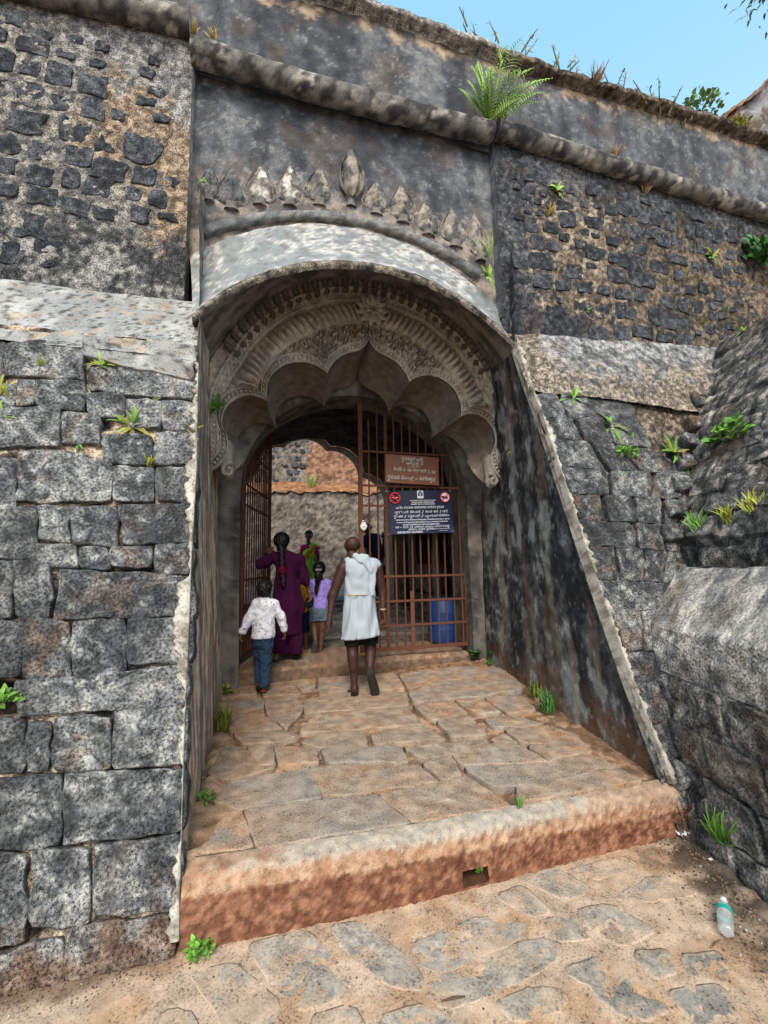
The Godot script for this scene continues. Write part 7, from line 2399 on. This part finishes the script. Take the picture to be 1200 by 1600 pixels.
	clothes("trousers", o, [cap(Vector3(-0.08, 0.6, 0), Vector3(-0.09, 0.08, 0), 0.1, 0.07), cap(Vector3(0.08, 0.6, 0), Vector3(0.09, 0.08, 0), 0.1, 0.07)], [Vector4(0, -1, 0, -0.05)], M.cloth, Color(0.03, 0.03, 0.04), 0.012)
	o = thing("carrier_bag", "pale carrier bag hanging beside the mauve sleeve", "bag", Vector3(2.941, 1.020, -10.400))
	mb = MB.new()
	nets(mb, [cap(Vector3(-0.036, 0.854, 0.170), Vector3(-0.054, 0.760, 0.170), 0.03, 0.045, 0.6)], 0.01, 0.02, [], 0.008, Vector3(20, 20, 20), Color(0.5, 0.48, 0.52))
	part("bag_body", mb.mesh(), M.cloth, o)


func build_plants() -> void:
	var lime := Color(0.17, 0.29, 0.05)
	var green := Color(0.10, 0.22, 0.035)
	var deep := Color(0.04, 0.12, 0.025)
	var olive := Color(0.17, 0.19, 0.03)
	var nl := Vector3(0, 0.27, 1).normalized()
	var nr := Vector3(0, 0.33, 1).normalized()
	var nw := Vector3(0, 0, 1)
	var ns := Vector3(-0.75, 0.6, 0.2).normalized()
	weed("lime rosette with an upright shoot where the pale band meets the blocks", Vector3(-1.022, 3.116, -3.291), nl, 0.268, 13, lime, 0.26, 0.9, 0.25)
	weed("largest toothed rosette on the big granite blocks", Vector3(-0.800, 2.671, -3.171), nl, 0.325, 15, lime, 0.24, 0.3, 0.3)
	weed("small wilting weed between the two rosettes and the white corner", Vector3(-0.675, 2.885, -3.229), nl, 0.165, 7, green, 0.4, 0.2)
	weed("flat yellowing weed against the white plaster corner", Vector3(-0.431, 2.650, -3.166), nl, 0.198, 8, olive * 1.3, 0.25, 0.0)
	weed("tiny star-shaped weed below the toothed rosette", Vector3(-1.083, 2.542, -3.136), nl, 0.136, 8, green, 0.2, 0.1)
	weed("pale broad leaf hanging in at the frame's edge", Vector3(-1.507, 2.697, -3.178), nl, 0.235, 5, lime, 0.4, -0.3)
	tuft("grass tuft growing above the broad pale leaf", Vector3(-1.528, 2.808, -3.208), nl, 0.182, 22, olive * 1.5)
	tuft("thin tuft in the topmost block course", Vector3(-1.360, 3.054, -3.275), nl, 0.108, 14, olive)
	tuft("single short tuft under the toothed rosette", Vector3(-0.657, 2.406, -3.100), nl, 0.106, 18, olive * 1.2)
	clump("dark leaves inside the missing-block hole", Vector3(-1.185, 1.105, -2.748), nl, 0.127, 40, 0.041, green)
	weed("drooping weed on the carved arch's lower lobe", Vector3(-0.401, 3.313, -4.500), nw, 0.325, 8, green * 0.8, 0.36, -0.2)
	weed("grey-green weed on the black alcove side", Vector3(2.660, 2.983, -4.203), Vector3(-1, 0.1, 0.2), 0.251, 8, green * 0.9, 0.36, 0.0)
	weed("leafy climbing weed in the vertical groove beside the hood", Vector3(2.228, 4.664, -3.800), nw, 0.262, 9, lime, 0.4, 0.1)
	tuft("upright shoot over the groove's climbing weed", Vector3(2.239, 4.879, -3.800), nw, 0.303, 7, lime)
	weed("bright yellow-green rosette under the moulding", Vector3(3.164, 5.882, -3.830), nw, 0.258, 11, lime * 1.25, 0.3, 0.5)
	weed("little sprig sitting on the moulding past the fern", Vector3(3.410, 6.539, -3.830), nw, 0.118, 7, lime, 0.3, 0.7)
	weed("tiny sprig under the moulding past the fern", Vector3(3.737, 6.344, -3.830), nw, 0.134, 6, lime, 0.3, 0.2)
	weed("tiny weed low on the cobbled wall face", Vector3(3.456, 4.493, -3.830), nw, 0.127, 6, green, 0.3, 0.3)
	weed("dusty rosette among the far cobbles", Vector3(5.378, 5.478, -3.830), nw, 0.381, 11, green * 1.2, 0.24, 0.5, 0.3)
	clump("dark ferny clump where the cobbled wall meets the frame", Vector3(6.183, 5.510, -3.830), nw, 0.578, 90, 0.182, deep)
	weed("small yellow weed beside the first lotus bud", Vector3(-0.498, 5.110, -3.830), nw, 0.112, 7, lime * 1.2, 0.35, 0.1)
	weed("hanging weed with one yellow leaf under the worn plaster", Vector3(2.895, 3.310, -3.492), nr, 0.332, 8, green * 1.3, 0.28, -0.4, 0.2)
	weed("spreading long-leaved weed in the middle of the blocks", Vector3(3.228, 3.018, -3.396), nr, 0.439, 11, green * 1.3, 0.24, 0.1, 0.3)
	weed("small weed just past the long-leaved one", Vector3(3.401, 2.878, -3.350), nr, 0.207, 8, green, 0.3, 0.0)
	clump("mossy patch below the long-leaved weed", Vector3(3.263, 2.708, -3.294), nr, 0.213, 60, 0.053, green)
	weed("tallest rosette weed near the walls' crease", Vector3(3.858, 2.754, -3.309), nr, 0.532, 16, green, 0.28, 0.5, 0.3)
	weed("faint weed over the mossy patch", Vector3(3.162, 2.567, -3.247), nr, 0.197, 7, green, 0.25, 0.1)
	weed("yellowing sprig low on the coursed blocks", Vector3(2.711, 2.296, -3.158), nr, 0.142, 6, olive * 1.6, 0.35, 0.2)
	weed("drooping weed at the crease above the ledge", Vector3(3.575, 2.239, -3.139), nr, 0.173, 7, green, 0.2, -0.3)
	clump("feathery fern patch on the leaning dark wall", Vector3(4.028, 2.777, -2.849), ns, 0.371, 110, 0.096, green * 0.9)
	weed("mossy sprig above the feathery fern patch", Vector3(4.297, 3.163, -2.919), ns, 0.141, 9, olive, 0.3, 0.3)
	weed("light green weed high on the leaning dark wall", Vector3(5.112, 4.231, -3.372), ns, 0.238, 9, green * 1.3, 0.25, 0.3)
	tuft("yellow grass tuft over the dark course at the frame", Vector3(3.448, 2.087, -2.362), ns, 0.185, 34, olive * 1.5)
	tuft("olive grass tuft in the middle of the dark course", Vector3(3.473, 2.038, -2.569), ns, 0.176, 34, olive * 1.1)
	tuft("green grass tuft at the dark course's inner end", Vector3(3.514, 1.986, -2.848), ns, 0.212, 30, green)
	tuft("long grass at the foot of the leaning wall", Vector3(2.593, 0.138, -2.162), Vector3(-1, 0.3, 0), 0.236, 34, green)
	clump("dark broad-leaved plant by the gate's hinge side", Vector3(2.821, 0.554, -5.255), Vector3.UP, 0.274, 26, 0.145, deep)
	tuft("low grass along the black alcove side's foot", Vector3(2.563, 0.410, -3.681), Vector3.UP, 0.255, 46, deep * 1.3)
	tuft("grass wisps farther up the alcove side's foot", Vector3(2.676, 0.442, -4.027), Vector3.UP, 0.215, 30, olive * 0.8)
	clump("small weed at the streaky plaster side's inner foot", Vector3(-0.327, 0.430, -5.200), Vector3.UP, 0.175, 36, 0.067, olive * 0.9)
	tuft("dry moss tuft along the streaky plaster side", Vector3(-0.265, 0.389, -4.231), Vector3.UP, 0.250, 60, olive * 0.8)
	clump("tiny green clump at the ramp's dusty edge", Vector3(-0.274, 0.338, -3.119), Vector3.UP, 0.102, 36, 0.035, green)
	clump("bright green clump at the kerb's near corner", Vector3(-0.218, 0.010, -2.414), Vector3.UP, 0.111, 80, 0.032, green * 1.2)
	tuft("sparse sprig between the flagstones", Vector3(1.526, 0.312, -2.535), Vector3.UP, 0.084, 12, green)
	clump("sprig growing inside the drain hole", Vector3(1.255, 0.015, -2.520), Vector3(0, 0.3, 1), 0.065, 16, 0.033, green)
	tuft("dry yellow tuft at the moulding's stepped joint", Vector3(-0.637, 6.561, -3.830), nw, 0.151, 26, Color(0.3, 0.2, 0.06))
	tuft("dry yellow tuft on the moulding past its joint", Vector3(-0.457, 6.557, -3.830), nw, 0.141, 20, Color(0.3, 0.2, 0.06))
	tuft("yellowish tuft at the fern's foot", Vector3(2.520, 6.583, -3.830), nw, 0.169, 22, olive * 1.4)
	tuft("brown dead grass hanging below the moulding", Vector3(4.421, 6.149, -3.830), nw, 0.215, 40, Color(0.22, 0.14, 0.07))
	tuft("olive dead grass over the cobbles", Vector3(3.058, 5.562, -3.830), nw, 0.155, 26, Color(0.24, 0.2, 0.05))
	tuft("rust-brown dead grass in the parapet's cracks", Vector3(4.081, 6.600, -3.900), nw, 0.185, 40, Color(0.2, 0.11, 0.06))
	stalk("thinnest stalk at the parapet's high end", Vector3(2.196, 7.660, -3.860), 0.256, Vector3(-0.1, 0, 0), Color(0.12, 0.10, 0.06), 8)
	stalk("short wisps over the fern", Vector3(2.511, 7.597, -3.860), 0.275, Vector3(-0.3, 0, 0), Color(0.14, 0.12, 0.06), 10)
	stalk("dense wisps left of the coping's grassy break", Vector3(2.838, 7.558, -3.860), 0.323, Vector3(0.1, 0, 0), Color(0.13, 0.12, 0.07), 16)
	stalk("tall dry stalks with seed heads in the coping's break", Vector3(3.292, 7.555, -3.860), 0.437, Vector3(0.1, 0, 0), Color(0.12, 0.12, 0.06), 26)
	stalk("bending dry stalks just past the seed heads", Vector3(3.513, 7.541, -3.860), 0.304, Vector3(0.3, 0, 0), Color(0.15, 0.12, 0.07), 12)
	stalk("lone straight stalk in the parapet's middle", Vector3(4.126, 7.470, -3.860), 0.486, Vector3(-0.1, 0, 0), Color(0.10, 0.10, 0.05), 14)
	stalk("curved bare stalk leaning back", Vector3(4.513, 7.454, -3.860), 0.351, Vector3(-0.4, 0, 0), Color(0.15, 0.13, 0.08), 4)
	stalk("pair of tall leafy stalks before the bush", Vector3(4.908, 7.379, -3.860), 0.601, Vector3(0.05, 0, 0), Color(0.08, 0.10, 0.05), 34)
	stalk("low wisps at the bush's foot", Vector3(5.224, 7.406, -3.860), 0.330, Vector3(0.1, 0, 0), Color(0.10, 0.11, 0.05), 16)
	clump("airy blue-green bush on the parapet's far end", Vector3(5.735, 7.772, -4.000), Vector3.UP, 0.540, 120, 0.096, Color(0.10, 0.18, 0.06))
	clump("yellow-green mat over the coping by the bastion", Vector3(6.147, 7.497, -3.880), Vector3.UP, 0.294, 90, 0.078, olive * 1.3)
	tuft("brown roots hanging from the coping", Vector3(3.786, 7.400, -3.800), nw, 0.259, 36, Color(0.16, 0.10, 0.06))
	# fern on the roll moulding
	var o := thing("fern", "bright green fern arching out over the roll moulding", "fern", Vector3(2.342, 6.492, -3.800))
	rng.seed = 77
	for i in 16:
		var a := PI * (0.02 + 0.96 * i / 15.0) + rng.randf_range(-0.1, 0.1)
		var d := Vector3(-cos(a) * 0.9, sin(a) * 0.8 + 0.5, rng.randf_range(0.1, 0.8)).normalized()
		var l := rng.randf_range(0.36, 0.58) * (0.75 + 0.45 * sin(a)) * (1.25 if d.x > 0.0 else 1.0)
		var mb := MB.new()
		var pts := []
		var rad := []
		for k in 13:
			var t := k / 12.0
			pts.append(Vector3(0, -0.02, 0) + d * l * t + Vector3(d.x * 0.25, -0.42 * t, 0.22) * l * t * t)
			rad.append(0.005 * (1.0 - 0.8 * t))
		var col := Color(0.22, 0.36, 0.06) * rng.randf_range(0.7, 1.25)
		mb.tube(pts, rad, 4, col * 0.7)
		for k in range(1, 13):
			for h in 2:
				var f := (k - 0.5 * h) / 12.0
				var q: Vector3 = pts[k].lerp(pts[k - 1], 0.5 * h)
				var ax: Vector3 = (pts[k] - pts[k - 1]).normalized()
				var side := ax.cross(Vector3(0.1, 0.3, 1)).normalized()
				for s in [-1.0, 1.0]:
					leaf_into(mb, q, side * s + ax * 0.55, Vector3(0, 0.4, 1), l * 0.25 * sin(PI * (0.12 + 0.85 * f)), 0.012, 0.35, col, 0.0, 3)
		part("frond", mb.mesh(), M.leaf, o)


func _ready() -> void:
	# ---- camera
	var cam := Camera3D.new()
	cam.name = "camera"
	var yaw := deg_to_rad(15.9)
	var pitch := deg_to_rad(6.8)
	var roll := deg_to_rad(1.0)
	var fw := Vector3(sin(yaw) * cos(pitch), sin(pitch), -cos(yaw) * cos(pitch))
	var r0 := Vector3(cos(yaw), 0, sin(yaw))
	var u0 := r0.cross(fw)
	var r := r0 * cos(roll) - u0 * sin(roll)
	var u := u0 * cos(roll) + r0 * sin(roll)
	cam.transform = Transform3D(Basis(r, u, -fw), Vector3(0, 1.75, 0))
	cam.fov = rad_to_deg(2.0 * atan(800.0 / 700.0))
	cam.near = 0.05
	cam.far = 900.0
	add_child(cam)
	# ---- sky, sun, exposure
	var env := Environment.new()
	env.background_mode = Environment.BG_SKY
	var sm := ProceduralSkyMaterial.new()
	sm.sky_top_color = lin(0.125, 0.255, 0.365)
	sm.sky_horizon_color = lin(0.92, 0.97, 1.0)
	sm.sky_curve = 0.21
	sm.ground_bottom_color = lin(0.30, 0.22, 0.15)
	sm.ground_horizon_color = lin(0.45, 0.40, 0.34)
	sm.energy_multiplier = 0.77
	sm.use_debanding = false
	var sky := Sky.new()
	sky.sky_material = sm
	env.sky = sky
	env.tonemap_mode = Environment.TONE_MAPPER_LINEAR
	env.tonemap_exposure = 3.6
	env.sdfgi_enabled = true
	env.ssao_enabled = true
	env.ssil_enabled = true
	var we := WorldEnvironment.new()
	we.name = "environment"
	we.environment = env
	add_child(we)
	var sun := DirectionalLight3D.new()
	sun.name = "sun"
	sun.light_color = Color(1.0, 0.965, 0.91)
	sun.light_energy = 0.42
	sun.light_angular_distance = 28.0
	sun.shadow_enabled = true
	sun.look_at_from_position(Vector3(-2.5, 8.5, 9.0), Vector3.ZERO)
	add_child(sun)
	# ---- noises and materials
	N.seed = 7
	N.noise_type = FastNoiseLite.TYPE_SIMPLEX_SMOOTH
	N.frequency = 1.0
	N.fractal_octaves = 3
	S.seed = 19
	S.noise_type = FastNoiseLite.TYPE_SIMPLEX_SMOOTH
	S.frequency = 1.0
	S.fractal_type = FastNoiseLite.FRACTAL_NONE
	make_materials()
	# ---- the place
	build_ground()
	build_ramp()
	build_kerb()
	build_battered_walls()
	build_side_wall()
	build_fort_wall()
	build_gateway()
	build_court()
	build_distance()
	# ---- what stands in it
	build_gates()
	build_signs()
	build_man()
	build_boy()
	build_woman()
	build_girl()
	build_child()
	build_sari_woman()
	build_far_people()
	build_plants()
	build_litter()
